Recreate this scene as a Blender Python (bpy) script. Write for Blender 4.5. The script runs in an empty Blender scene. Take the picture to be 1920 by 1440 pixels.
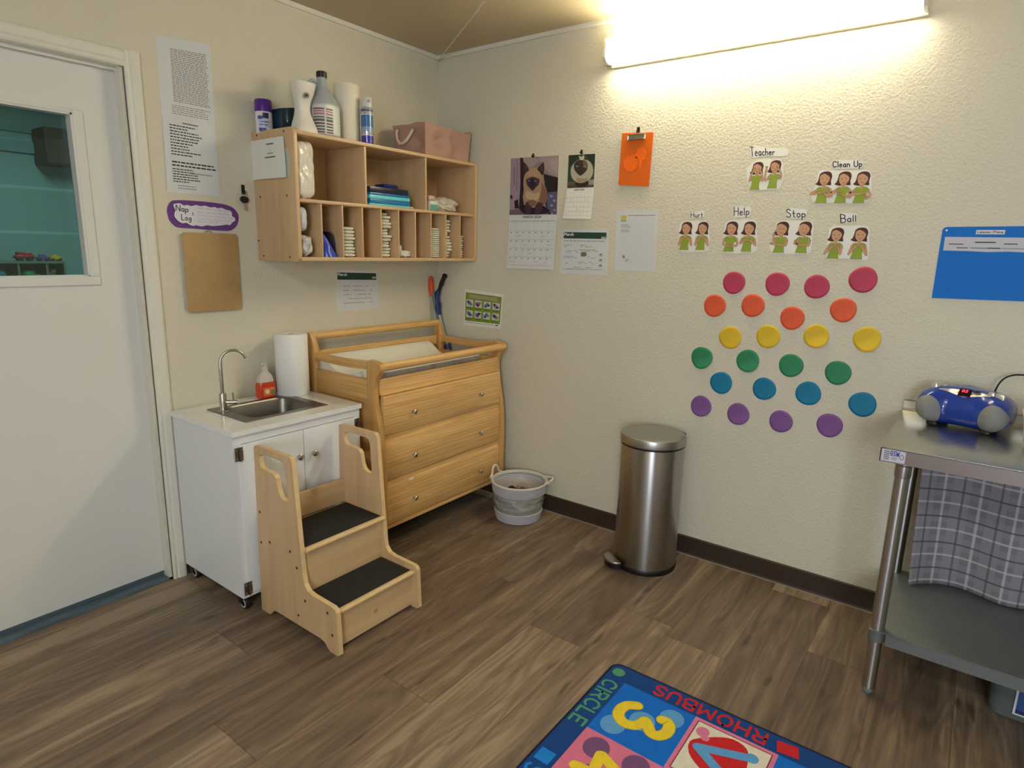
import bpy, bmesh, math, random
from mathutils import Vector, Matrix, noise
random.seed(7)
PI = math.pi
SC = bpy.context.scene
COL = SC.collection

# ------------------------------------------------------------------ materials
def lin(c):
    return tuple(((v / 255.0) / 12.92 if v / 255.0 <= 0.04045 else ((v / 255.0 + 0.055) / 1.055) ** 2.4) for v in c) + (1.0,)

MATS = {}
def mat(name, color, rough=0.6, metal=0.0, var=0.0, vscale=8.0, bump=0.0, bscale=60.0, emit=None, estr=0.0,
        trans=0.0, alpha=1.0, coat=0.0, ior=1.45, stretch=(1, 1, 1), spec=0.5, sheen=0.0):
    if name in MATS:
        return MATS[name]
    m = bpy.data.materials.new(name); m.use_nodes = True
    nt = m.node_tree; b = nt.nodes['Principled BSDF']
    b.inputs['Base Color'].default_value = lin(color)
    b.inputs['Roughness'].default_value = rough
    b.inputs['Metallic'].default_value = metal
    b.inputs['IOR'].default_value = ior
    b.inputs['Transmission Weight'].default_value = trans
    b.inputs['Alpha'].default_value = alpha
    b.inputs['Coat Weight'].default_value = coat
    b.inputs['Specular IOR Level'].default_value = spec
    b.inputs['Sheen Weight'].default_value = sheen
    if emit:
        b.inputs['Emission Color'].default_value = lin(emit); b.inputs['Emission Strength'].default_value = estr
    if var > 0 or bump > 0:
        tc = nt.nodes.new('ShaderNodeTexCoord'); mp = nt.nodes.new('ShaderNodeMapping')
        mp.inputs['Scale'].default_value = stretch
        nt.links.new(tc.outputs['Object'], mp.inputs['Vector'])
    if var > 0:
        n = nt.nodes.new('ShaderNodeTexNoise'); n.inputs['Scale'].default_value = vscale; n.inputs['Detail'].default_value = 5
        nt.links.new(mp.outputs['Vector'], n.inputs['Vector'])
        r = nt.nodes.new('ShaderNodeValToRGB')
        c = lin(color)
        r.color_ramp.elements[0].position = 0.3; r.color_ramp.elements[1].position = 0.7
        r.color_ramp.elements[0].color = tuple(v * (1 - var) for v in c[:3]) + (1,)
        r.color_ramp.elements[1].color = tuple(min(1, v * (1 + var)) for v in c[:3]) + (1,)
        nt.links.new(n.outputs['Fac'], r.inputs['Fac']); nt.links.new(r.outputs['Color'], b.inputs['Base Color'])
    if bump > 0:
        n2 = nt.nodes.new('ShaderNodeTexNoise'); n2.inputs['Scale'].default_value = bscale; n2.inputs['Detail'].default_value = 3
        bp = nt.nodes.new('ShaderNodeBump'); bp.inputs['Strength'].default_value = min(1, bump); bp.inputs['Distance'].default_value = 0.002 * max(1, bump)
        nt.links.new(mp.outputs['Vector'], n2.inputs['Vector']); nt.links.new(n2.outputs['Fac'], bp.inputs['Height'])
        nt.links.new(bp.outputs['Normal'], b.inputs['Normal'])
    MATS[name] = m
    return m

def wood(name, c1, c2, axis='x', scale=1.0, rough=0.45, waves=0.0, coat=0.0):
    """grain runs along the given object axis"""
    if name in MATS:
        return MATS[name]
    m = bpy.data.materials.new(name); m.use_nodes = True
    nt = m.node_tree; b = nt.nodes['Principled BSDF']; N = nt.nodes.new; L = nt.links.new
    tc = N('ShaderNodeTexCoord'); mp = N('ShaderNodeMapping')
    s = [14.0, 14.0, 14.0]; s['xyz'.index(axis)] = 1.1
    mp.inputs['Scale'].default_value = [v * scale for v in s]
    L(tc.outputs['Object'], mp.inputs['Vector'])
    n1 = N('ShaderNodeTexNoise'); n1.inputs['Scale'].default_value = 1.6; n1.inputs['Detail'].default_value = 6; n1.inputs['Distortion'].default_value = 0.6
    L(mp.outputs['Vector'], n1.inputs['Vector'])
    fac = n1.outputs['Fac']
    if waves > 0:
        w = N('ShaderNodeTexWave'); w.wave_type = 'RINGS'; w.rings_direction = axis.upper(); w.inputs['Scale'].default_value = 0.9
        w.inputs['Distortion'].default_value = 9.0; w.inputs['Detail'].default_value = 2.0; w.inputs['Detail Scale'].default_value = 0.5
        L(mp.outputs['Vector'], w.inputs['Vector'])
        mx = N('ShaderNodeMix'); mx.data_type = 'FLOAT'; mx.inputs[0].default_value = waves
        L(fac, mx.inputs[2]); L(w.outputs['Fac'], mx.inputs[3]); fac = mx.outputs[0]
    r = N('ShaderNodeValToRGB'); r.color_ramp.elements[0].position = 0.28; r.color_ramp.elements[1].position = 0.72
    r.color_ramp.elements[0].color = lin(c1); r.color_ramp.elements[1].color = lin(c2)
    L(fac, r.inputs['Fac']); L(r.outputs['Color'], b.inputs['Base Color'])
    b.inputs['Roughness'].default_value = rough; b.inputs['Coat Weight'].default_value = coat; b.inputs['Coat Roughness'].default_value = 0.25
    bp = N('ShaderNodeBump'); bp.inputs['Strength'].default_value = 0.12; bp.inputs['Distance'].default_value = 0.001
    L(fac, bp.inputs['Height']); L(bp.outputs['Normal'], b.inputs['Normal'])
    MATS[name] = m
    return m

def brushed(name, color, rough=0.36, aniso=0.9):
    """brushed round metal: highlights stretch along the height"""
    m = mat(name, color, rough, 1.0); nt = m.node_tree; b = nt.nodes['Principled BSDF']
    tg = nt.nodes.new('ShaderNodeTangent'); tg.direction_type = 'RADIAL'; tg.axis = 'Z'
    nt.links.new(tg.outputs[0], b.inputs['Tangent']); b.inputs['Anisotropic'].default_value = aniso; b.inputs['Anisotropic Rotation'].default_value = 0.25
    return m

# ------------------------------------------------------------------ mesh builder
class MB:
    def __init__(self):
        self.v = []; self.f = []; self.mi = []
    def add(self, verts, faces, mi=0):
        o = len(self.v)
        self.v += [Vector(p) for p in verts]
        for f in faces:
            self.f.append([i + o for i in f]); self.mi.append(mi)
        return self
    def from_bm(self, bm, mi=0, M=None):
        bm.verts.ensure_lookup_table(); bm.verts.index_update()
        self.add([(M @ v.co if M else v.co.copy()) for v in bm.verts], [[v.index for v in f.verts] for f in bm.faces], mi)
        bm.free(); return self
    def box(self, a, b, bev=0.0, mi=0, M=None, seg=2):
        bm = bmesh.new(); bmesh.ops.create_cube(bm, size=1.0)
        a = Vector(a); b = Vector(b); c = (a + b) / 2; d = b - a
        for v in bm.verts:
            v.co = Vector((c[i] + v.co[i] * d[i] for i in range(3)))
        if bev > 0:
            bev = min(bev, 0.49 * min(abs(x) for x in d))
            bmesh.ops.bevel(bm, geom=bm.edges[:], offset=bev, segments=seg, profile=0.5, affect='EDGES')
        return self.from_bm(bm, mi, M)
    def prism(self, poly, axis, lo, hi, bev=0.0, mi=0, M=None, holes=None):
        """poly in the two other axes (in xyz order), extruded along axis"""
        bm = bmesh.new()
        def P(p, w):
            q = [0, 0, 0]; k = 'xyz'.index(axis); o = [i for i in range(3) if i != k]
            q[o[0]] = p[0]; q[o[1]] = p[1]; q[k] = w
            return q
        if holes:
            loops = [poly] + holes
            ed = []
            for lp in loops:
                vs = [bm.verts.new(P(p, lo)) for p in lp]
                ed += [bm.edges.new((vs[i], vs[(i + 1) % len(vs)])) for i in range(len(vs))]
            r = bmesh.ops.triangle_fill(bm, use_beauty=True, use_dissolve=False, edges=ed)
            fs = [g for g in r['geom'] if isinstance(g, bmesh.types.BMFace)]
            e = bmesh.ops.extrude_face_region(bm, geom=fs)
            nv = [g for g in e['geom'] if isinstance(g, bmesh.types.BMVert)]
            k = 'xyz'.index(axis); d = Vector((0, 0, 0)); d[k] = hi - lo
            bmesh.ops.translate(bm, verts=nv, vec=d)
            bmesh.ops.recalc_face_normals(bm, faces=bm.faces[:])
            # dissolve the inner triangulation so that bevelling only meets true edges
        else:
            vs = [bm.verts.new(P(p, lo)) for p in poly]; f = bm.faces.new(vs)
            e = bmesh.ops.extrude_face_region(bm, geom=[f])
            nv = [g for g in e['geom'] if isinstance(g, bmesh.types.BMVert)]
            k = 'xyz'.index(axis); d = Vector((0, 0, 0)); d[k] = hi - lo
            bmesh.ops.translate(bm, verts=nv, vec=d)
            bmesh.ops.recalc_face_normals(bm, faces=bm.faces[:])
        if bev > 0:
            k = 'xyz'.index(axis)
            es = [e for e in bm.edges if len(e.link_faces) == 2 and e.calc_face_angle(0) > 0.9 and abs((e.verts[0].co - e.verts[1].co)[k]) < 1e-6]
            bmesh.ops.bevel(bm, geom=es, offset=bev, segments=2, profile=0.5, affect='EDGES')
        return self.from_bm(bm, mi, M)
    def lathe(self, prof, c=(0, 0, 0), seg=32, mi=0, M=None, axis='z'):
        """prof: (r, h) bottom to top"""
        vs = []; fs = []
        for r, h in prof:
            for i in range(seg):
                a = 2 * PI * i / seg
                p = (r * math.cos(a), r * math.sin(a), h)
                if axis == 'x': p = (h, p[0], p[1])
                elif axis == 'y': p = (p[0], h, p[1])
                vs.append(Vector(p) + Vector(c))
        n = len(prof)
        for j in range(n - 1):
            for i in range(seg):
                k = (i + 1) % seg
                fs.append([j * seg + i, j * seg + k, (j + 1) * seg + k, (j + 1) * seg + i])
        if prof[0][0] > 1e-5: fs.append([i for i in range(seg)][::-1])
        if prof[-1][0] > 1e-5: fs.append([(n - 1) * seg + i for i in range(seg)])
        if M: vs = [M @ v for v in vs]
        return self.add(vs, fs, mi)
    def tube(self, pts, r, seg=10, mi=0, cap=True, closed=False):
        pts = [Vector(p) for p in pts]; n = len(pts)
        rr = r if isinstance(r, (list, tuple)) else [r] * n
        vs = []; fs = []; up = None
        for i, p in enumerate(pts):
            if closed: t = pts[(i + 1) % n] - pts[i - 1]
            else: t = pts[min(i + 1, n - 1)] - pts[max(i - 1, 0)]
            t.normalize()
            if up is None:
                up = Vector((0, 0, 1)) if abs(t.z) < 0.9 else Vector((1, 0, 0))
            s = t.cross(up)
            if s.length < 1e-6: s = t.cross(Vector((0, 1, 0)))
            s.normalize(); up = s.cross(t).normalized()
            for k in range(seg):
                a = 2 * PI * k / seg
                vs.append(p + (s * math.cos(a) + up * math.sin(a)) * rr[i])
        m = n if closed else n - 1
        for i in range(m):
            j = (i + 1) % n
            for k in range(seg):
                l = (k + 1) % seg
                fs.append([i * seg + k, j * seg + k, j * seg + l, i * seg + l])
        if cap and not closed:
            fs.append(list(range(seg))); fs.append([(n - 1) * seg + k for k in range(seg)][::-1])
        return self.add(vs, fs, mi)
    def blob(self, c, size, amp=0.1, freq=3.0, seed=0, power=2.0, sub=4, mi=0, M=None, flat=None):
        """superellipsoid with noise folds"""
        bm = bmesh.new(); bmesh.ops.create_icosphere(bm, subdivisions=sub, radius=1.0)
        for v in bm.verts:
            d = v.co.normalized()
            if power != 2.0:
                k = (abs(d.x) ** power + abs(d.y) ** power + abs(d.z) ** power) ** (-1.0 / power); d = d * k
            nn = noise.noise(v.co * freq + Vector((seed * 3.1, seed * 1.7, 0))) + 0.5 * noise.noise(v.co * freq * 2.3 + Vector((0, seed, seed)))
            q = d * (1 + amp * nn)
            p = Vector((c[0] + q.x * size[0] / 2, c[1] + q.y * size[1] / 2, c[2] + q.z * size[2] / 2))
            if flat is not None and p.z < flat: p.z = flat
            v.co = p
        return self.from_bm(bm, mi, M)
    def grid(self, fn, nu, nv, mi=0, closed_u=False):
        vs = [fn(i / (nu if closed_u else nu - 1), j / (nv - 1)) for j in range(nv) for i in range(nu)]
        fs = []
        for j in range(nv - 1):
            for i in range(nu if closed_u else nu - 1):
                k = (i + 1) % nu
                fs.append([j * nu + i, j * nu + k, (j + 1) * nu + k, (j + 1) * nu + i])
        return self.add(vs, fs, mi)
    def mesh(self, name, mats, origin=(0, 0, 0), smooth=True, angle=35):
        me = bpy.data.meshes.new(name)
        o = Vector(origin)
        me.from_pydata([tuple(p - o) for p in self.v], [], self.f)
        for m in (mats if isinstance(mats, (list, tuple)) else [mats]): me.materials.append(m)
        me.polygons.foreach_set('material_index', self.mi)
        me.polygons.foreach_set('use_smooth', [smooth] * len(self.f))
        me.update()
        if smooth: me.set_sharp_from_angle(angle=math.radians(angle))
        return me

# ------------------------------------------------------------------ objects
def thing(name, label, cat, loc=(0, 0, 0), group=None, rz=0.0):
    o = bpy.data.objects.new(name, None); COL.objects.link(o)
    o.location = loc; o.rotation_euler = (0, 0, rz); o.empty_display_size = 0.05
    o['label'] = label; o['category'] = cat
    if group: o['group'] = group
    return o
def part(name, mb, mats, parent, label=None, world=True, smooth=True, angle=35, kind=None):
    """a mesh below a thing (or below a part); world=True: the builder's coordinates are world ones"""
    root = parent
    off = Vector((0, 0, 0))
    while root is not None:
        off += root.location; root = root.parent
    me = mb.mesh(name, mats, off if world else (0, 0, 0), smooth, angle)
    o = bpy.data.objects.new(name, me); COL.objects.link(o); o.parent = parent
    if label: o['label'] = label
    if kind: o['kind'] = kind
    return o
def solo(name, mb, mats, label, cat, loc=(0, 0, 0), group=None, smooth=True, angle=35, rot=None):
    me = mb.mesh(name, mats, loc, smooth, angle)
    o = bpy.data.objects.new(name, me); COL.objects.link(o); o.location = loc
    if rot: o.rotation_euler = rot
    o['label'] = label; o['category'] = cat
    if group: o['group'] = group
    return o
def struct(name, mb, mats, smooth=False, parent=None):
    me = mb.mesh(name, mats, (0, 0, 0), smooth)
    o = bpy.data.objects.new(name, me); COL.objects.link(o); o['kind'] = 'structure'
    if parent: o.parent = parent
    return o
def copy_tree(src, loc, label=None, group=None, rz=None):
    r = src.copy(); COL.objects.link(r); r.location = loc
    if rz is not None: r.rotation_euler = (0, 0, rz)
    if label: r['label'] = label
    if group: r['group'] = group
    for ch in list(src.children):
        c = ch.copy(); COL.objects.link(c); c.parent = r
        for g in list(ch.children):
            d = g.copy(); COL.objects.link(d); d.parent = c
    return r

# ------------------------------------------------------------------ flat printed / cut work
PL = {'R': lambda u, v, w: (-w, -u, v),      # on the right wall: u runs away from the corner, v up
      'L': lambda u, v, w: (u, -w, v),       # on the left wall
      'F': lambda u, v, w: (u, v, w)}        # on the floor
class Flat:
    """thin sheet with printed shapes: every shape is a polygon a hair above the one below"""
    def __init__(self, plane, base=0.0, step=0.00025):
        self.P = PL[plane] if isinstance(plane, str) else plane
        self.mb = MB(); self.mats = []; self.base = base; self.step = step; self.map = None
    def mi(self, m):
        if m not in self.mats: self.mats.append(m)
        return self.mats.index(m)
    def quad_map(self, q):
        """q: TL, TR, BR, BL -> unit coordinates s right, t down"""
        self.map = lambda s, t: ((q[0][0] * (1 - s) + q[1][0] * s) * (1 - t) + (q[3][0] * (1 - s) + q[2][0] * s) * t,
                                 (q[0][1] * (1 - s) + q[1][1] * s) * (1 - t) + (q[3][1] * (1 - s) + q[2][1] * s) * t)
        return self
    def pt(self, p): return self.map(*p) if self.map else p
    def slab(self, poly, m, th=0.0008):
        n = len(poly); P = [self.pt(p) for p in poly]
        vs = [self.P(u, v, self.base) for u, v in P] + [self.P(u, v, self.base + th) for u, v in P]
        self.mb.add(vs, [list(range(n)), [n + i for i in range(n)][::-1]] + [[i, (i + 1) % n, n + (i + 1) % n, n + i] for i in range(n)], self.mi(m))
        self.base += th; return self
    def poly(self, poly, m, layer=1):
        w = self.base + self.step * layer
        self.mb.add([self.P(*self.pt(p), w) for p in poly], [list(range(len(poly)))], self.mi(m)); return self
    def rect(self, s0, t0, s1, t1, m, layer=1): return self.poly([(s0, t0), (s1, t0), (s1, t1), (s0, t1)], m, layer)
    def disc(self, c, rx, ry, m, layer=1, n=24, rot=0.0):
        cs, sn = math.cos(rot), math.sin(rot)
        return self.poly([(c[0] + rx * math.cos(a) * cs - ry * math.sin(a) * sn, c[1] + rx * math.cos(a) * sn + ry * math.sin(a) * cs) for a in [2 * PI * i / n for i in range(n)]], m, layer)
    def line(self, pts, w, m, layer=1, caps=True, raw=False):
        """thick polyline as one ribbon with rounded ends; w in plane metres"""
        W = [Vector(p if raw else self.pt(p)) for p in pts]
        W = [p for i, p in enumerate(W) if i == 0 or (p - W[i - 1]).length > 1e-7]
        if len(W) < 2: return self
        keep = self.map; self.map = None; h = w / 2
        D = [(W[i + 1] - W[i]).normalized() for i in range(len(W) - 1)]
        for i, p in enumerate(W[1:-1], 1):          # very sharp bends are split into two ribbons
            if D[i - 1].dot(D[i]) < -0.3:
                self.line([tuple(q) for q in W[:i + 1]], w, m, layer, caps, True); self.line([tuple(q) for q in W[i:]], w, m, layer + 0.12, caps, True)
                self.map = keep; return self
        L_ = []; R_ = []
        for i, p in enumerate(W):
            d0 = D[max(i - 1, 0)]; d1 = D[min(i, len(D) - 1)]; t = (d0 + d1).normalized(); n = Vector((-t.y, t.x))
            k = h / max(0.6, n.dot(Vector((-d1.y, d1.x)))); L_.append(p + n * k); R_.append(p - n * k)
        cap1 = []; cap0 = []
        if caps:
            for ctr, d, out in ((W[-1], D[-1], cap1), (W[0], -D[0], cap0)):
                a0 = math.atan2(d.y, d.x)
                for q in range(1, 6): out.append(ctr + h * Vector((math.cos(a0 + PI / 2 - PI * q / 6), math.sin(a0 + PI / 2 - PI * q / 6))))
        wz = self.base + self.step * layer; mi = self.mi(m)
        vs = [self.P(q.x, q.y, wz) for q in L_ + R_]; n = len(W)
        self.mb.add(vs, [[i, i + 1, n + i + 1, n + i] for i in range(n - 1)], mi)
        if caps:
            e = [L_[-1]] + cap1 + [R_[-1]]; self.mb.add([self.P(q.x, q.y, wz) for q in e], [list(range(len(e)))], mi)
            e = [R_[0]] + cap0 + [L_[0]]; self.mb.add([self.P(q.x, q.y, wz) for q in e], [list(range(len(e)))], mi)
        self.map = keep; return self

GL = {
 'A': (.7, [[(0, 0), (.35, 1), (.7, 0)], [(.12, .35), (.58, .35)]]),
 'B': (.58, [[(0, 0), (0, 1), (.38, 1), (.52, .88), (.52, .66), (.38, .53), (0, .53)], [(.38, .53), (.58, .4), (.58, .14), (.4, 0), (0, 0)]]),
 'C': (.6, [[(.6, .82), (.45, .97), (.25, .99), (.08, .85), (0, .6), (0, .4), (.08, .15), (.25, .01), (.45, .03), (.6, .18)]]),
 'E': (.5, [[(.5, 1), (0, 1), (0, 0), (.5, 0)], [(0, .52), (.4, .52)]]),
 'G': (.65, [[(.6, .84), (.42, .99), (.2, .97), (.04, .75), (0, .45), (.1, .13), (.3, 0), (.52, .06), (.62, .22), (.62, .45), (.36, .45)]]),
 'H': (.6, [[(0, 0), (0, 1)], [(.6, 0), (.6, 1)], [(0, .52), (.6, .52)]]),
 'I': (.05, [[(.02, 0), (.02, 1)]]),
 'L': (.48, [[(0, 1), (0, 0), (.48, 0)]]),
 'M': (.78, [[(0, 0), (.06, 1), (.39, .3), (.72, 1), (.78, 0)]]),
 'N': (.62, [[(0, 0), (0, 1), (.62, 0), (.62, 1)]]),
 'O': (.7, [[(.35, 1), (.1, .88), (0, .5), (.1, .12), (.35, 0), (.6, .12), (.7, .5), (.6, .88), (.35, 1)]]),
 'P': (.55, [[(0, 0), (0, 1), (.38, 1), (.55, .85), (.55, .62), (.38, .47), (0, .47)]]),
 'Q': (.7, [[(.35, 1), (.1, .88), (0, .5), (.1, .12), (.35, 0), (.6, .12), (.7, .5), (.6, .88), (.35, 1)], [(.45, .25), (.72, -.03)]]),
 'R': (.58, [[(0, 0), (0, 1), (.38, 1), (.54, .85), (.54, .64), (.38, .5), (0, .5)], [(.3, .5), (.58, 0)]]),
 'S': (.55, [[(.53, .85), (.38, .98), (.17, .98), (.03, .84), (.06, .65), (.28, .53), (.5, .4), (.54, .2), (.4, .03), (.18, 0), (0, .14)]]),
 'T': (.62, [[(0, 1), (.62, 1)], [(.31, 1), (.31, 0)]]),
 'U': (.6, [[(0, 1), (0, .25), (.12, .05), (.3, 0), (.48, .05), (.6, .25), (.6, 1)]]),
 'W': (.9, [[(0, 1), (.22, 0), (.45, .7), (.68, 0), (.9, 1)]]),
 '0': (.55, [[(.27, 1), (.06, .85), (0, .5), (.06, .15), (.27, 0), (.49, .15), (.55, .5), (.49, .85), (.27, 1)]]),
 '2': (.52, [[(.02, .8), (.15, .97), (.38, .97), (.5, .78), (.44, .55), (0, 0), (.52, 0)]]),
 '4': (.55, [[(.42, 0), (.42, 1), (0, .32), (.55, .32)]]),
 'a': (.42, [[(.4, .5), (.2, .54), (.03, .4), (0, .2), (.12, .02), (.28, .05), (.4, .25), (.4, .52), (.42, 0)]]),
 'c': (.38, [[(.38, .44), (.22, .53), (.05, .42), (0, .24), (.08, .05), (.22, 0), (.38, .09)]]),
 'e': (.4, [[(.02, .27), (.38, .32), (.32, .5), (.16, .53), (.02, .38), (.02, .15), (.15, 0), (.38, .07)]]),
 'g': (.42, [[(.4, .45), (.2, .54), (.03, .4), (.04, .15), (.2, .05), (.4, .2), (.4, .5), (.41, -.15), (.28, -.33), (.05, -.28)]]),
 'h': (.4, [[(0, 1), (0, 0)], [(0, .35), (.18, .52), (.36, .45), (.4, .25), (.4, 0)]]),
 'l': (.06, [[(.03, 1), (.03, 0)]]),
 'n': (.4, [[(0, .52), (0, 0)], [(0, .35), (.18, .52), (.36, .45), (.4, .25), (.4, 0)]]),
 'o': (.42, [[(.2, .54), (.03, .42), (0, .2), (.1, .03), (.25, 0), (.4, .14), (.41, .36), (.3, .52), (.2, .54)]]),
 'p': (.42, [[(0, .52), (0, -.36)], [(0, .4), (.2, .54), (.4, .42), (.4, .18), (.22, .02), (0, .12)]]),
 'r': (.3, [[(0, .52), (0, 0)], [(0, .32), (.12, .5), (.3, .5)]]),
 's': (.34, [[(.33, .46), (.17, .54), (.03, .42), (.15, .29), (.33, .18), (.2, 0), (0, .07)]]),
 't': (.34, [[(.15, .85), (.15, .08), (.3, .02)], [(0, .52), (.34, .52)]]),
 'u': (.4, [[(0, .52), (0, .15), (.14, 0), (.3, .06), (.4, .25)], [(.4, .52), (.41, 0)]]),
 ':': (.1, [[(.04, .5), (.06, .46)], [(.04, .08), (.06, .04)]]),
 ' ': (.3, []),
}
def text_polys(txt, gap=0.17):
    x = 0; out = []
    for ch in txt:
        w, st = GL[ch]
        for s in st: out.append([(x + p[0], p[1]) for p in s])
        x += w + gap
    return out, x - gap
def write(fl, txt, quad, w, m, layer=2, gap=0.17):
    """letters stretched into a quad TL TR BR BL (plane coordinates)"""
    st, W = text_polys(txt, gap)
    def f(x, y):
        s = x / W; t = 1 - y
        return ((quad[0][0] * (1 - s) + quad[1][0] * s) * (1 - t) + (quad[3][0] * (1 - s) + quad[2][0] * s) * t,
                (quad[0][1] * (1 - s) + quad[1][1] * s) * (1 - t) + (quad[3][1] * (1 - s) + quad[2][1] * s) * t)
    for i, s in enumerate(st): fl.line([f(*p) for p in s], w, m, layer + 0.06 * (i % 5), raw=True)
def textlines(fl, s0, s1, t0, t1, n, m, layer=2, fill=0.9, seed=1, h=0.45, ragged=0.3):
    """rows of printed words too small to read: short dashes"""
    rnd = random.Random(seed); dt = (t1 - t0) / n
    for i in range(n):
        t = t0 + dt * (i + 0.5); s = s0; end = s1 - (s1 - s0) * ragged * rnd.random()
        while s < end:
            wd = (s1 - s0) * rnd.uniform(0.04, 0.12)
            e = min(s + wd, end)
            if rnd.random() < fill: fl.rect(s, t - dt * h / 2, e, t + dt * h / 2, m, layer)
            s = e + (s1 - s0) * 0.018
# ------------------------------------------------------------------ camera
CAMP = Vector((-2.75587, -2.61452, 1.41545)); YAW, PITCH, ROLL = 0.638865, -0.210807, 0.024088
fwd = Vector((math.cos(PITCH) * math.cos(YAW), math.cos(PITCH) * math.sin(YAW), math.sin(PITCH)))
rt = fwd.cross(Vector((0, 0, 1))).normalized(); up = rt.cross(fwd)
r2 = rt * math.cos(ROLL) + up * math.sin(ROLL); u2 = -rt * math.sin(ROLL) + up * math.cos(ROLL)
cam = bpy.data.cameras.new('camera'); co = bpy.data.objects.new('camera', cam); COL.objects.link(co)
R3 = Matrix((r2, u2, -fwd)).transposed()
co.matrix_world = Matrix.Translation(CAMP) @ R3.to_4x4()
cam.sensor_fit = 'HORIZONTAL'; cam.sensor_width = 36.0; cam.lens = 36.0 * 1173.07 / 1920.0; cam.clip_start = 0.05
SC.camera = co

# ------------------------------------------------------------------ setting materials
def wall_mat(name, color, bstr=0.5, scale=75.0):
    m = bpy.data.materials.new(name); m.use_nodes = True; nt = m.node_tree; b = nt.nodes['Principled BSDF']
    N = nt.nodes.new; L = nt.links.new
    b.inputs['Base Color'].default_value = lin(color); b.inputs['Roughness'].default_value = 0.62
    b.inputs['Specular IOR Level'].default_value = 0.35
    tc = N('ShaderNodeTexCoord')
    n = N('ShaderNodeTexNoise'); n.inputs['Scale'].default_value = scale; n.inputs['Detail'].default_value = 4; n.inputs['Roughness'].default_value = 0.55
    n.inputs['Distortion'].default_value = 0.4
    L(tc.outputs['Object'], n.inputs['Vector'])
    r = N('ShaderNodeValToRGB'); r.color_ramp.elements[0].position = 0.42; r.color_ramp.elements[1].position = 0.62
    L(n.outputs['Fac'], r.inputs['Fac'])
    bp = N('ShaderNodeBump'); bp.inputs['Strength'].default_value = bstr; bp.inputs['Distance'].default_value = 0.0022
    L(r.outputs['Color'], bp.inputs['Height']); L(bp.outputs['Normal'], b.inputs['Normal'])
    return m
WALL = wall_mat('wall_paint', (219, 214, 195), 0.5, 95.0)
CEIL = wall_mat('ceiling_paint', (198, 184, 152), 0.25)
TRIM = mat('trim_paint', (228, 226, 214), 0.45, bump=0.3, bscale=30)
DOORP = mat('door_paint', (224, 225, 220), 0.42, bump=0.25, bscale=25)
BASE = mat('baseboard_vinyl', (58, 44, 34), 0.5)
SLATE = mat('slate_paint', (92, 110, 120), 0.6, var=0.25, vscale=6, stretch=(1, 8, 8))

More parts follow.
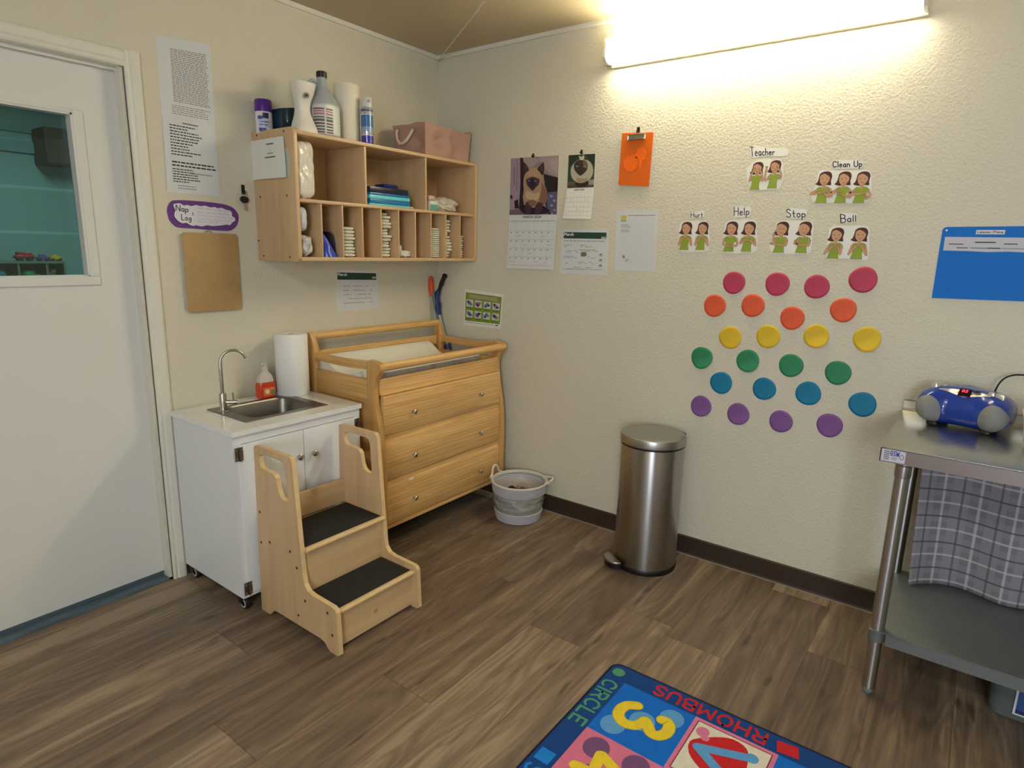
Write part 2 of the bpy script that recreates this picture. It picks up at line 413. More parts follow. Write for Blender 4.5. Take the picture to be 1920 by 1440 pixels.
# floor: one mesh, one face per plank, plank data in attributes
XL, XR, YN, YB, H = -4.85, 0.0, -5.4, 0.0, 2.455
def floor_mat():
    m = bpy.data.materials.new('vinyl_plank'); m.use_nodes = True; nt = m.node_tree; b = nt.nodes['Principled BSDF']
    N = nt.nodes.new; L = nt.links.new
    uv = N('ShaderNodeUVMap'); uv.uv_map = 'plank'
    at = N('ShaderNodeAttribute'); at.attribute_name = 'tone'
    sep = N('ShaderNodeSeparateXYZ'); L(uv.outputs['UV'], sep.inputs[0])
    rnd = N('ShaderNodeMath'); rnd.operation = 'MULTIPLY'; rnd.inputs[1].default_value = 37.0; L(at.outputs['Fac'], rnd.inputs[0])
    cmb = N('ShaderNodeCombineXYZ'); L(sep.outputs[0], cmb.inputs[0]); L(sep.outputs[1], cmb.inputs[1]); L(rnd.outputs[0], cmb.inputs[2])
    def noise_at(sx, sy, sc, det, dist=0.0):
        mp = N('ShaderNodeMapping'); mp.inputs['Scale'].default_value = (sx, sy, 1); L(cmb.outputs[0], mp.inputs['Vector'])
        n = N('ShaderNodeTexNoise'); n.inputs['Scale'].default_value = sc; n.inputs['Detail'].default_value = det; n.inputs['Distortion'].default_value = dist
        L(mp.outputs[0], n.inputs['Vector']); return n.outputs['Fac']
    broad = noise_at(0.6, 11.0, 1.3, 3, 0.6)        # wide tonal bands along the plank
    fine = noise_at(5.0, 130.0, 1.0, 6, 0.2)       # fine streaks
    mp = N('ShaderNodeMapping'); mp.inputs['Scale'].default_value = (1.1, 7.0, 1); L(cmb.outputs[0], mp.inputs['Vector'])
    wv = N('ShaderNodeTexNoise'); wv.inputs['Scale'].default_value = 1.4; wv.inputs['Detail'].default_value = 1.0; L(mp.outputs[0], wv.inputs['Vector'])
    ml = N('ShaderNodeMath'); ml.operation = 'MULTIPLY'; ml.inputs[1].default_value = 9.0; L(wv.outputs['Fac'], ml.inputs[0])
    fr = N('ShaderNodeMath'); fr.operation = 'PINGPONG'; fr.inputs[1].default_value = 0.5; L(ml.outputs[0], fr.inputs[0])   # cathedral rings
    kn = noise_at(3.0, 12.0, 1.6, 2, 0.0)          # knots
    kr = N('ShaderNodeValToRGB'); kr.color_ramp.elements[0].position = 0.66; kr.color_ramp.elements[1].position = 0.76; L(kn, kr.inputs['Fac'])
    ramp = N('ShaderNodeValToRGB'); e = ramp.color_ramp.elements
    e[0].position = 0.30; e[0].color = lin((88, 71, 57)); e[1].position = 0.72; e[1].color = lin((160, 140, 116))
    k = e.new(0.48); k.color = lin((112, 95, 80)); k = e.new(0.6); k.color = lin((132, 113, 92))
    a1 = N('ShaderNodeMath'); a1.operation = 'MULTIPLY'; a1.inputs[1].default_value = 0.62; L(broad, a1.inputs[0])
    a2 = N('ShaderNodeMath'); a2.operation = 'MULTIPLY_ADD'; a2.inputs[1].default_value = 0.26; L(fine, a2.inputs[0]); L(a1.outputs[0], a2.inputs[2])
    a3 = N('ShaderNodeMath'); a3.operation = 'MULTIPLY_ADD'; a3.inputs[1].default_value = 0.2; L(fr.outputs[0], a3.inputs[0]); L(a2.outputs[0], a3.inputs[2])
    t1 = N('ShaderNodeMath'); t1.operation = 'MULTIPLY_ADD'; t1.inputs[1].default_value = 0.16; L(at.outputs['Fac'], t1.inputs[0]); L(a3.outputs[0], t1.inputs[2])
    a4 = N('ShaderNodeMath'); a4.operation = 'SUBTRACT'; a4.inputs[1].default_value = 0.03; L(t1.outputs[0], a4.inputs[0])
    L(a4.outputs[0], ramp.inputs['Fac'])
    mk = N('ShaderNodeMix'); mk.data_type = 'RGBA'; mk.inputs['B'].default_value = lin((62, 48, 40))
    km = N('ShaderNodeMath'); km.operation = 'MULTIPLY'; km.inputs[1].default_value = 0.7; L(kr.outputs['Color'], km.inputs[0])
    L(km.outputs[0], mk.inputs['Factor']); L(ramp.outputs['Color'], mk.inputs['A'])
    # seams: uv x in metres from plank start; second uv map gives 0..1 across and along
    uv2 = N('ShaderNodeUVMap'); uv2.uv_map = 'edge'; s2 = N('ShaderNodeSeparateXYZ'); L(uv2.outputs['UV'], s2.inputs[0])
    def edge(sock, w):
        p = N('ShaderNodeMath'); p.operation = 'PINGPONG'; p.inputs[1].default_value = 0.5; L(sock, p.inputs[0])
        c = N('ShaderNodeMath'); c.operation = 'LESS_THAN'; c.inputs[1].default_value = w; L(p.outputs[0], c.inputs[0]); return c.outputs[0]
    mxm = N('ShaderNodeMath'); mxm.operation = 'MAXIMUM'; L(edge(s2.outputs[0], 0.0012), mxm.inputs[0]); L(edge(s2.outputs[1], 0.0055), mxm.inputs[1])
    sm = N('ShaderNodeMath'); sm.operation = 'MULTIPLY'; sm.inputs[1].default_value = 0.5; L(mxm.outputs[0], sm.inputs[0])
    m2 = N('ShaderNodeMix'); m2.data_type = 'RGBA'; m2.inputs['B'].default_value = lin((50, 40, 32)); L(sm.outputs[0], m2.inputs['Factor']); L(mk.outputs['Result'], m2.inputs['A'])
    L(m2.outputs['Result'], b.inputs['Base Color'])
    b.inputs['Roughness'].default_value = 0.42; b.inputs['Specular IOR Level'].default_value = 0.4
    bp = N('ShaderNodeBump'); bp.inputs['Strength'].default_value = 0.15; bp.inputs['Distance'].default_value = 0.001
    L(fine, bp.inputs['Height']); L(bp.outputs['Normal'], b.inputs['Normal'])
    return m
def build_floor():
    W = 0.2225; L0 = 1.22; rnd = random.Random(11)
    fixed = {2: -1.727, 4: -1.971, 5: -1.506, 6: -0.955, 7: -0.62, 3: -1.16, 8: -0.69, 9: -1.3, 10: -0.45}
    me = bpy.data.meshes.new('floor'); vs = []; fs = []; uv = []; ed = []; tone = []
    k = -1
    y = -0.28 + W
    rows = []
    yy = 0.14
    tops = [0.165 - 0.2225 * i for i in range(27)]
    # seams sit at -0.28 - 0.2225 k
    tops = [-0.28 + 0.2225 * (2 - i) for i in range(28)]
    for i in range(27):
        y1, y0 = tops[i], tops[i + 1]
        if y0 < YN - 0.3: break
        off = fixed.get(i - 1, rnd.uniform(-2, -0.7))
        x = off - L0 * 6
        while x < 0.2:
            if x + L0 > XL - 0.1:
                n = len(vs); t = rnd.random(); o = rnd.uniform(0, 20)
                vs += [(x, y0, 0), (x + L0, y0, 0), (x + L0, y1, 0), (x, y1, 0)]
                fs.append((n, n + 1, n + 2, n + 3)); tone.append(t)
                uv += [(o, 0), (o + L0, 0), (o + L0, W), (o, W)]; ed += [(0, 0), (1, 0), (1, 1), (0, 1)]
            x += L0
    me.from_pydata(vs, [], fs)
    u1 = me.uv_layers.new(name='plank'); u2_ = me.uv_layers.new(name='edge')
    for i, c in enumerate(uv): u1.data[i].uv = c
    for i, c in enumerate(ed): u2_.data[i].uv = c
    at = me.attributes.new('tone', 'FLOAT', 'FACE')
    for i, t in enumerate(tone): at.data[i].value = t
    me.materials.append(floor_mat())
    o = bpy.data.objects.new('floor', me); COL.objects.link(o); o['kind'] = 'structure'
build_floor()

T = 0.12
# left wall (y = 0) with the door opening
DX0, DX1, DZ = -2.52, -1.660, 2.045
b = MB().box((XL, 0, 0), (DX0, T, H)).box((DX1, 0, 0), (0 + T, T, H)).box((DX0, 0, DZ), (DX1, T, H))
struct('wall_left', b, WALL)
struct('wall_right', MB().box((0, YN, 0), (T, 0, H)), WALL)
WY0, WY1, WZ0, WZ1 = -4.25, -3.15, 0.95, 2.15
struct('wall_far', MB().box((XL - T, YN, 0), (XL, WY0, H)).box((XL - T, WY1, 0), (XL, T, H)).box((XL - T, WY0, 0), (XL, WY1, WZ0)).box((XL - T, WY0, WZ1), (XL, WY1, H)), WALL)
struct('wall_near', MB().box((XL - T, YN - T, 0), (T, YN, H)), WALL)
struct('ceiling', MB().box((XL - T, YN - T, H), (T, T, H + 0.1)), CEIL)
struct('trim_1', MB().prism([(0, 2.436), (-0.010, 2.436), (-0.013, 2.441), (-0.013, 2.455), (0, 2.455)], 'x', XL, -0.0), TRIM)
struct('trim_2', MB().prism([(0, 2.436), (-0.010, 2.436), (-0.013, 2.441), (-0.013, 2.455), (0, 2.455)], 'y', YN, -0.0), TRIM)
struct('baseboard_right', MB().prism([(0, 0), (-0.012, 0), (-0.008, 0.012), (-0.006, 0.088), (0, 0.093)], 'y', YN, 0), BASE)
struct('trim_5', MB().box((-0.0145, YN, 0), (-0.011, 0, 0.004)), mat('caulk', (150, 138, 120), 0.7))
struct('baseboard_left', MB().prism([(0, 0), (-0.008, 0), (-0.006, 0.088), (0, 0.093)], 'x', -1.588, 0), BASE)
# door casing, jamb and stop
def casing_prof():   # across the width, from the opening outwards: (offset, depth)
    return [(0, 0), (0, -0.010), (0.006, -0.014), (0.016, -0.011), (0.022, -0.016), (0.044, -0.018), (0.052, -0.015), (0.0565, -0.008), (0.0565, 0)]
ci = -1.6455; ct = 2.032; cl = -2.535
b = MB()
b.prism([(ci + a, d) for a, d in casing_prof()], 'z', 0, ct + 0.0565)
b.prism([(cl - a, d) for a, d in casing_prof()], 'z', 0, ct + 0.0565)
b.prism([(d, ct + a) for a, d in casing_prof()], 'x', cl - 0.03, ci + 0.0005)
b.box((ci - 0.003, 0.0, 0), (ci + 0.004, T, ct + 0.003)); b.box((cl - 0.004, 0, 0), (cl + 0.003, T, ct + 0.003)); b.box((cl, 0, ct - 0.002), (ci, T, ct + 0.013))
b.box((DX1, 0.001, 0), (ci, T, DZ)); b.box((DX0, 0.001, 0), (cl, T, DZ))
b.box((ci - 0.012, 0.028, 0), (ci, 0.044, ct)); b.box((cl, 0.028, 0), (cl + 0.012, 0.044, ct)); b.box((cl, 0.028, ct - 0.013), (ci, 0.044, ct))
struct('trim_3', b, TRIM)
struct('trim_4', MB().box((cl + 0.003, 0.0, 0), (ci - 0.003, T, 0.010)), SLATE)
# door leaf with a window
dx0, dx1, dz0, dz1, dy0, dy1 = cl + 0.005, ci - 0.006, 0.028, 2.022, 0.048, 0.088
gx0, gx1, gz0, gz1 = -2.37, -1.813, 1.284, 1.850
b = MB().box((dx0, dy0, dz0), (gx0, dy1, dz1)).box((gx1, dy0, dz0), (dx1, dy1, dz1)).box((gx0, dy0, dz0), (gx1, dy1, gz0)).box((gx0, dy0, gz1), (gx1, dy1, dz1))
door = struct('door_1', b, DOORP)
fr = MB()
fr.box((gx0 - 0.03, dy0 - 0.008, gz0 - 0.033), (gx1 + 0.034, dy0 + 0.001, gz0 - 0.002), 0.003)
fr.box((gx1 + 0.002, dy0 - 0.008, gz0 - 0.002), (gx1 + 0.034, dy0 + 0.001, gz1 + 0.014), 0.003)
fr.box((gx0 - 0.03, dy0 - 0.008, gz1), (gx1 + 0.002, dy0 + 0.001, gz1 + 0.014), 0.003)
fr.box((gx0 - 0.03, dy0 - 0.008, gz0 - 0.002), (gx0, dy0 + 0.001, gz1), 0.003)
for q in ((gx0, gx0 + 0.008, gz0, gz1), (gx1 - 0.006, gx1 + 0.002, gz0, gz1), (gx0, gx1, gz0 - 0.002, gz0 + 0.004), (gx0, gx1, gz1 - 0.006, gz1)):
    fr.box((q[0], dy0 - 0.006, q[2]), (q[1], dy1, q[3]))
struct('window_frame', fr, DOORP, parent=door)
gm = bpy.data.materials.new('tinted_glass'); gm.use_nodes = True; nt = gm.node_tree
for n in list(nt.nodes):
    if n.type != 'OUTPUT_MATERIAL': nt.nodes.remove(n)
tr = nt.nodes.new('ShaderNodeBsdfTransparent'); tr.inputs[0].default_value = lin((158, 184, 180))
gl = nt.nodes.new('ShaderNodeBsdfGlossy'); gl.inputs['Roughness'].default_value = 0.03; gl.inputs[0].default_value = (0.8, 0.95, 1, 1)
mx = nt.nodes.new('ShaderNodeMixShader'); mx.inputs[0].default_value = 0.09
nt.links.new(tr.outputs[0], mx.inputs[1]); nt.links.new(gl.outputs[0], mx.inputs[2]); nt.links.new(mx.outputs[0], nt.nodes['Material Output'].inputs[0])
MATS['glass'] = gm
struct('window_pane', MB().box((gx0 + 0.0002, 0.0835, gz0), (gx1 + 0.0015, 0.0865, gz1 - 0.001)), gm, parent=door)
struct('door_sweep', MB().box((dx0, dy0 - 0.002, 0.011), (dx1, dy1, 0.0285)), mat('sweep_rubber', (78, 96, 106), 0.6), parent=door)
# exterior window in the far wall (daylight), out of this view but seen in reflections
wf = MB()
for q in ((WY0, WY0 + 0.05, WZ0, WZ1), (WY1 - 0.05, WY1, WZ0, WZ1), (WY0, WY1, WZ0, WZ0 + 0.05), (WY0, WY1, WZ1 - 0.05, WZ1), ((WY0 + WY1) / 2 - 0.02, (WY0 + WY1) / 2 + 0.02, WZ0, WZ1)):
    wf.box((XL - 0.08, q[0], q[2]), (XL - 0.02, q[1], q[3]))
struct('window_2', wf, TRIM)

# room beyond the door
RB0, RB1, RY = -4.6, 0.2, 3.1
wm = bpy.data.materials.new('painted_block'); wm.use_nodes = True; nt = wm.node_tree; bb = nt.nodes['Principled BSDF']
tc = nt.nodes.new('ShaderNodeTexCoord'); sp = nt.nodes.new('ShaderNodeSeparateXYZ'); nt.links.new(tc.outputs['Object'], sp.inputs[0])
ad = nt.nodes.new('ShaderNodeMath'); ad.operation = 'ADD'; ad.inputs[1].default_value = -0.180; nt.links.new(sp.outputs[2], ad.inputs[0])
md = nt.nodes.new('ShaderNodeMath'); md.operation = 'PINGPONG'; md.inputs[1].default_value = 0.16; nt.links.new(ad.outputs[0], md.inputs[0])
ls = nt.nodes.new('ShaderNodeMath'); ls.operation = 'LESS_THAN'; ls.inputs[1].default_value = 0.010; nt.links.new(md.outputs[0], ls.inputs[0])
mxx = nt.nodes.new('ShaderNodeMix'); mxx.data_type = 'RGBA'; mxx.inputs['A'].default_value = lin((150, 172, 172)); mxx.inputs['B'].default_value = lin((182, 200, 198))
nt.links.new(ls.outputs[0], mxx.inputs['Factor']); nt.links.new(mxx.outputs['Result'], bb.inputs['Base Color']); bb.inputs['Roughness'].default_value = 0.6
struct('wall_back_room', MB().box((RB0, RY, 0), (RB1, RY + T, 2.6)), wm)
struct('wall_back_room_sides', MB().box((RB0 - T, T, 0), (RB0, RY + T, 2.6)).box((RB1, T, 0), (RB1 + T, RY + T, 2.6)), wm)
struct('ceiling_back_room', MB().box((RB0 - T, T, 2.45), (RB1 + T, RY + T, 2.55)), mat('teal_ceiling', (120, 150, 160), 0.7))
struct('floor_back_room', MB().box((RB0 - T, T, -0.05), (RB1 + T, RY + T, 0.0)), mat('dark_floor', (96, 84, 70), 0.5))
struct('trim_6', MB().box((RB0, RY - 0.03, 2.02), (RB1, RY, 2.10)).box((RB0, RY - 0.02, 2.16), (RB1, RY, 2.20)), mat('teal_trim', (130, 158, 162), 0.6))

# ------------------------------------------------------------------ lamps
def fixture(name, label, c, horizontal_axis, L, wall=True, strength=10.0, color=(255, 236, 190)):
    """wrap-around fluorescent fitting, c = middle of its back plate"""
    t = thing(name, label, 'light fixture', c)
    lens_m = mat(name + '_lens', (250, 248, 240), 0.4, emit=color, estr=strength)
    house = mat('lamp_housing', (225, 215, 190), 0.4)
    cap_m = mat('lamp_end_cap', (236, 230, 212), 0.4)
    h = L / 2
    if wall:   # back plate on the wall x = 0, profile in (x, z)
        hs = MB().box((-0.022, c[1] - h, c[2] - 0.062), (-0.001, c[1] + h, c[2] + 0.062), 0.003)
        prof = [(-0.020, -0.050), (-0.060, -0.056), (-0.085, -0.050), (-0.098, -0.034), (-0.098, 0.030), (-0.085, 0.046), (-0.055, 0.054), (-0.020, 0.050)]
        ln = MB().prism([(a, c[2] + z) for a, z in prof], 'y', c[1] - h + 0.012, c[1] + h - 0.012)
        part('housing', hs, house, t)
        part('diffuser', ln, lens_m, t, smooth=False)
        for s in (-1, 1):
            y = c[1] + s * (h - 0.006)
            part('end_cap', MB().prism([(a * 1.02, c[2] + z * 1.03) for a, z in prof], 'y', y - 0.006, y + 0.006), cap_m, t)
    else:      # on the ceiling, long side along y
        hs = MB().box((c[0] - 0.12, c[1] - h, c[2] - 0.025), (c[0] + 0.12, c[1] + h, c[2]), 0.003)
        ln = MB().prism([(c[0] - 0.11, c[2] - 0.025), (c[0] - 0.09, c[2] - 0.07), (c[0] - 0.05, c[2] - 0.085), (c[0] + 0.05, c[2] - 0.085), (c[0] + 0.09, c[2] - 0.07), (c[0] + 0.11, c[2] - 0.025)], 'y', c[1] - h + 0.01, c[1] + h - 0.01)
        part('housing', hs, house, t); part('diffuser', ln, lens_m, t, smooth=False)
        for s in (-1, 1):
            y = c[1] + s * (h - 0.005)
            part('end_cap', MB().box((c[0] - 0.112, y - 0.005, c[2] - 0.087), (c[0] + 0.112, y + 0.005, c[2] - 0.0)), cap_m, t)
    return t
KEY, FILL, DAY, BACK = 27.0, 24.0, 80.0, 75.0
fixture('wall_light', 'long lit fluorescent fitting on the right wall just under the ceiling', (0, -1.7125, 2.300), 'y', 1.222, True, KEY, (255, 244, 210))
fixture('ceiling_fill_light', 'added fill light, a fluorescent fitting on the unseen ceiling behind the viewer', (-3.35, -2.3, H), 'y', 1.222, False, FILL, (252, 252, 250))  # unseen fitting added as fill, set nearer the left wall to brighten it
def area(name, loc, size, size_y, energy, color, rot):
    l = bpy.data.lights.new(name, 'AREA'); l.shape = 'RECTANGLE'; l.size = size; l.size_y = size_y; l.energy = energy; l.color = color
    o = bpy.data.objects.new(name, l); COL.objects.link(o); o.location = loc; o.rotation_euler = rot; return o
area('daylight', (XL - 0.13, (WY0 + WY1) / 2, (WZ0 + WZ1) / 2), 1.05, 1.15, DAY, (0.80, 0.90, 1.0), (0, -PI / 2, 0))
area('back_room_lamp', (-1.3, 1.5, 2.42), 0.25, 1.2, BACK, (0.92, 1.0, 0.96), (0, 0, 0))
w = bpy.data.worlds.new('world'); SC.world = w; w.use_nodes = True
w.node_tree.nodes['Background'].inputs[0].default_value = (0.55, 0.65, 0.8, 1); w.node_tree.nodes['Background'].inputs[1].default_value = 0.4
SC.view_settings.view_transform = 'Standard'; SC.view_settings.look = 'None'; SC.view_settings.gamma = 1.0; SC.view_settings.exposure = 0.10; SC.view_settings.use_curve_mapping = False
# ------------------------------------------------------------------ shared object materials
PLY = wood('birch_ply', (196, 162, 120), (216, 184, 142), 'z', 0.8, 0.42, 0.0, 0.15)
PLYX = wood('birch_ply_flat', (198, 164, 120), (218, 188, 144), 'x', 0.8, 0.42, 0.0, 0.15)
PLYE = mat('ply_edge', (222, 192, 142), 0.45, var=0.06, vscale=40)
SCREW = mat('screw_plug', (88, 62, 44), 0.5)
PINEX = wood('pine_x', (204, 156, 92), (236, 196, 132), 'x', 1.7, 0.38, 0.16, 0.15)
PINEZ = wood('pine_z', (190, 140, 78), (220, 176, 112), 'z', 1.4, 0.38, 0.12, 0.15)
PINEY = wood('pine_y', (194, 146, 84), (222, 180, 116), 'y', 1.4, 0.38, 0.12, 0.15)
NICKEL = mat('brushed_nickel', (190, 184, 174), 0.28, 1.0)
STEEL = mat('stainless', (168, 166, 162), 0.30, 1.0, bump=0.15, bscale=40, stretch=(1, 1, 12))
STEEL2 = mat('stainless_sheet', (186, 186, 182), 0.26, 1.0, var=0.05, vscale=3)
BLACKP = mat('black_plastic', (24, 23, 24), 0.4)
WHITEP = mat('white_plastic', (232, 232, 228), 0.35)
WHITEC = mat('cabinet_white', (226, 229, 232), 0.3)
PAPER = mat('paper', (232, 232, 224), 0.8)
PAPERC = mat('paper_cool', (216, 220, 222), 0.75)
INK = mat('print_ink', (104, 104, 104), 0.8)
INKL = mat('print_ink_light', (150, 152, 156), 0.8)
INKD = mat('marker_ink', (34, 34, 38), 0.7)

# ------------------------------------------------------------------ wall cubby shelf
def shelf():
    x0, x1, yf, z0, z1 = -1.157, -0.004, -0.303, 1.345, 1.882
    t = thing('cubby_shelf', 'birch plywood cubby shelf hung on the left wall above the changing table', 'wall shelf', ((x0 + x1) / 2, -0.001, z0))
    def panel(xa, xb):
        r = 0.028; pts = []
        for cy, cz, a0 in ((yf + r, z0 + r, 180), (yf + r, z1 - r, 90)):
            seq = [(cy + r * math.cos(math.radians(a)), cz + r * math.sin(math.radians(a))) for a in ([270, 247, 225, 202, 180] if a0 == 180 else [180, 157, 135, 112, 90])]
            pts += seq
        poly = [(-0.001, z0)] + pts + [(-0.001, z1)]
        return MB().prism(poly, 'x', xa, xb, 0.003)
    for xa, xb in ((x0, x0 + 0.018), (x1 - 0.018, x1)):
        p = part('side_panel', panel(xa, xb), PLY, t)
        if xa == x0:
            for y, z in ((-.045, 1.867), (-.240, 1.867), (-.045, 1.615), (-.240, 1.615), (-.012, 1.43), (-.046, 1.3645), (-.240, 1.3645)):
                part('screw', MB().lathe([(0.0045, -0.0012), (0.0045, 0.0), (0.003, 0.0006)], (x0 - 0.0006, y, z), 10, axis='x'), SCREW, p)
    a, b_ = x0 + 0.018, x1 - 0.018
    part('top_board', MB().box((a, yf + 0.008, 1.856), (b_, -0.001, 1.872), 0.003), [PLYX], t)
    part('middle_board', MB().box((a, yf + 0.008, 1.590), (b_, -0.012, 1.605), 0.003), PLYX, t)
    part('bottom_board', MB().box((a, yf + 0.008, 1.349), (b_, -0.001, 1.366), 0.003), PLYX, t)
    bp = MB().box((a, -0.012, 1.366), (b_, -0.002, 1.856))
    part('back_panel', bp, wood('birch_back', (184, 150, 106), (206, 172, 128), 'z', 0.6), t)
    for x in (-0.779, -0.392):
        part('divider', MB().box((x - 0.006, yf + 0.012, 1.605), (x + 0.006, -0.012, 1.856), 0.002), PLY, t)
    for px in DIVX:
        part('divider', MB().box((px - 0.004, yf + 0.012, 1.366), (px + 0.004, -0.012, 1.590), 0.0015), PLY, t)
    for x, z in ((-.70, 1.80), (-.70, 1.77), (-.31, 1.775), (-.31, 1.745)):
        part('screw', MB().lathe([(0.005, -0.003), (0.005, 0)], (x, -0.0125, z), 10, axis='y'), BLACKP, t)
DIVX = [-1.139 + 0.1118 * k for k in range(1, 10)]
shelf()

def crumple_mat(name, col, rough=0.3, bump=1.0, trans=0.0, bscale=22):
    return mat(name, col, rough, bump=bump, bscale=bscale, trans=trans, coat=0.3)

# things on top of the shelf (top surface z = 1.872)
ZT = 1.8722
t = thing('spray_can', 'short white aerosol can with a purple cap on the left end of the cubby shelf', 'spray can', (-1.124, -0.052, ZT))
part('can', MB().lathe([(0.032, 0), (0.035, 0.003), (0.035, 0.090), (0.0345, 0.092)], (-1.124, -0.052, ZT)), mat('can_white', (226, 226, 232), 0.25, coat=0.4), t)
part('cap', MB().lathe([(0.0355, 0.090), (0.0355, 0.131), (0.033, 0.139), (0.029, 0.1405), (0.0, 0.141)], (-1.124, -0.052, ZT)), mat('cap_purple', (84, 32, 138), 0.3, coat=0.4), t)
lb = MB()
for a0, a1, za, zb, mi in ((170, 205, .058, .072, 0), (205, 245, .062, .084, 1), (175, 255, .026, .060, 2), (175, 225, .010, .024, 0), (180, 240, .034, .038, 0), (190, 246, .046, .050, 1)):
    n = 8
    vs = []; 
    for i in range(n + 1):
        a = math.radians(a0 + (a1 - a0) * i / n + 25)
        for z in (za, zb): vs.append((-1.124 + 0.0354 * math.cos(a), -0.052 + 0.0354 * math.sin(a), ZT + z))
    lb.add(vs, [[2 * i, 2 * i + 2, 2 * i + 3, 2 * i + 1] for i in range(n)], mi)
part('label', lb, [mat('label_blue', (70, 84, 158), 0.4), mat('label_dark', (46, 40, 78), 0.4), mat('label_lilac', (196, 196, 226), 0.4)], t)

solo('storage_box', MB().prism([(-1.084, ZT), (-1.024, ZT), (-1.018, ZT + 0.122), (-1.086, ZT + 0.108)], 'y', -0.125, -0.050, 0.004), mat('box_dark_teal', (28, 58, 72), 0.3, var=0.3, vscale=12, coat=0.4), 'small dark teal box on the cubby shelf behind the purple capped can', 'box', (-1.06, -0.11, ZT))

t = thing('air_freshener', 'waisted white automatic air freshener dispenser on the cubby shelf', 'air freshener', (-1.051, -0.225, ZT))
def waist(u, v):
    z = v * 0.198; k = 0.043 + 0.010 * math.cos(v * 2 * PI) - 0.004 * v
    a = u * 2 * PI; c, s = math.cos(a), math.sin(a)
    p = 3.0; q = (abs(c) ** p + abs(s) ** p) ** (-1 / p)
    sh = 0.015 * math.sin(v * PI) 
    return Vector((-1.051 + k * q * c - 0.0, -0.225 + (k - 0.008) * q * s - 0.004 * math.cos(v * 2 * PI), ZT + z))
b = MB().grid(waist, 36, 24, closed_u=True)
b.add([waist(i / 36, 1) for i in range(36)], [list(range(36))]); b.add([waist(i / 36, 0) for i in range(36)], [list(range(36))[::-1]])
part('shell', b, mat('freshener_white', (228, 224, 214), 0.45), t, angle=60)
part('nozzle_ring', MB().lathe([(0.012, -0.004), (0.012, 0.0), (0.009, 0.001), (0.008, -0.003), (0.0, -0.003)], (-1.056, -0.2572, ZT + 0.148), 20, axis='y', M=Matrix.Translation((0, 0, 0))), mat('ring_grey', (110, 108, 104), 0.4), t)
part('nozzle', MB().lathe([(0.006, -0.004), (0.005, 0), (0, 0.0)], (-1.054, -0.264, ZT + 0.148), 14, axis='y'), BLACKP, t)

t = thing('gallon_jug', 'translucent grey gallon jug with a black cap and printed label', 'jug', (-0.936, -0.205, ZT))
def jugf(u, v):
    a = u * 2 * PI; c, s = math.cos(a), math.sin(a)
    z = v * 0.252
    if z < 0.006: r = 0.056 + z
    elif z < 0.135: r = 0.062
    elif z < 0.21: r = 0.062 - 0.038 * ((z - 0.135) / 0.075) ** 1.25
    else: r = 0.024 - 0.004 * (z - 0.21) / 0.042
    p = 2.0 + 1.6 * max(0, 1 - max(0, z - 0.12) / 0.06)
    q = (abs(c) ** p + abs(s) ** p) ** (-1 / p)
    return Vector((-0.936 + r * q * c, -0.205 + r * q * s, ZT + z))
JM = mat('jug_plastic', (186, 194, 200), 0.35, trans=0.25, ior=1.3)
b = MB().grid(jugf, 40, 50, closed_u=True); b.add([jugf(i / 40, 0) for i in range(40)], [list(range(40))[::-1]]); b.add([jugf(i / 40, 1) for i in range(40)], [list(range(40))])
part('bottle', b, JM, t, angle=60)
part('cap', MB().lathe([(0.022, 0.246), (0.0225, 0.250), (0.0225, 0.268), (0.020, 0.271), (0, 0.271)], (-0.936, -0.205, ZT), 24), mat('jug_cap', (40, 26, 34), 0.4), t)
part('handle', MB().tube([(-0.956, -0.200, ZT + 0.226), (-0.974, -0.192, ZT + 0.232), (-0.986, -0.186, ZT + 0.222), (-0.990, -0.184, ZT + 0.196), (-0.986, -0.186, ZT + 0.165), (-0.976, -0.190, ZT + 0.140)], 0.008, 10), JM, t)
def jl(u, v):
    p = jugf((190 + 160 * u) / 360, (0.012 + 0.116 * v) / 0.252); c = Vector((-0.936, -0.205, p.z)); return c + (p - c) * 1.012
b = MB().grid(jl, 24, 4)
for r_, (za, zb, mi) in enumerate(((.108, .113, 1), (.098, .104, 2), (.086, .094, 2), (.074, .080, 3), (.060, .070, 3), (.048, .055, 1), (.036, .043, 3), (.024, .031, 3), (.014, .020, 1))):
    for ua, ub in ((0.04, 0.30), (0.34, 0.52), (0.74, 0.96)):
        def f(u, v, za=za, zb=zb, ua=ua, ub=ub):
            p = jugf((190 + 160 * (ua + (ub - ua) * u)) / 360, (za + (zb - za) * v) / 0.252); c = Vector((-0.936, -0.205, p.z)); return c + (p - c) * 1.02
        b.grid(f, 6, 2, mi)
part('label', b, [mat('jug_label', (206, 208, 206), 0.35), mat('jug_red', (120, 58, 66), 0.5), mat('jug_pink', (176, 120, 128), 0.5), INK], t, angle=60)

def paper_roll(c, r, h, name, label, rough_m, quilt=0.0):
    t = thing(name, label, 'paper towel roll', c)
    part('roll', MB().lathe([(r * 0.32, 0.001), (r - 0.004, 0), (r, 0.004), (r, h - 0.004), (r - 0.003, h), (r * 0.34, h), (r * 0.32, h - 0.002), (r * 0.32, 0.02)], c, 48), rough_m, t, angle=50)
    part('core', MB().lathe([(r * 0.315, 0.002), (r * 0.315, h - 0.004), (r * 0.27, h - 0.004), (r * 0.27, 0.002)], c, 24), mat('cardboard_core', (120, 104, 86), 0.8), t)
    return t
PT = mat('towel_paper', (238, 238, 236), 0.85, bump=0.6, bscale=90)
paper_roll((-0.790, -0.185, ZT), 0.0570, 0.250, 'paper_towel_roll', 'plain paper towel roll standing on top of the cubby shelf', mat('towel_paper_warm', (232, 226, 208), 0.85, bump=0.5, bscale=80))

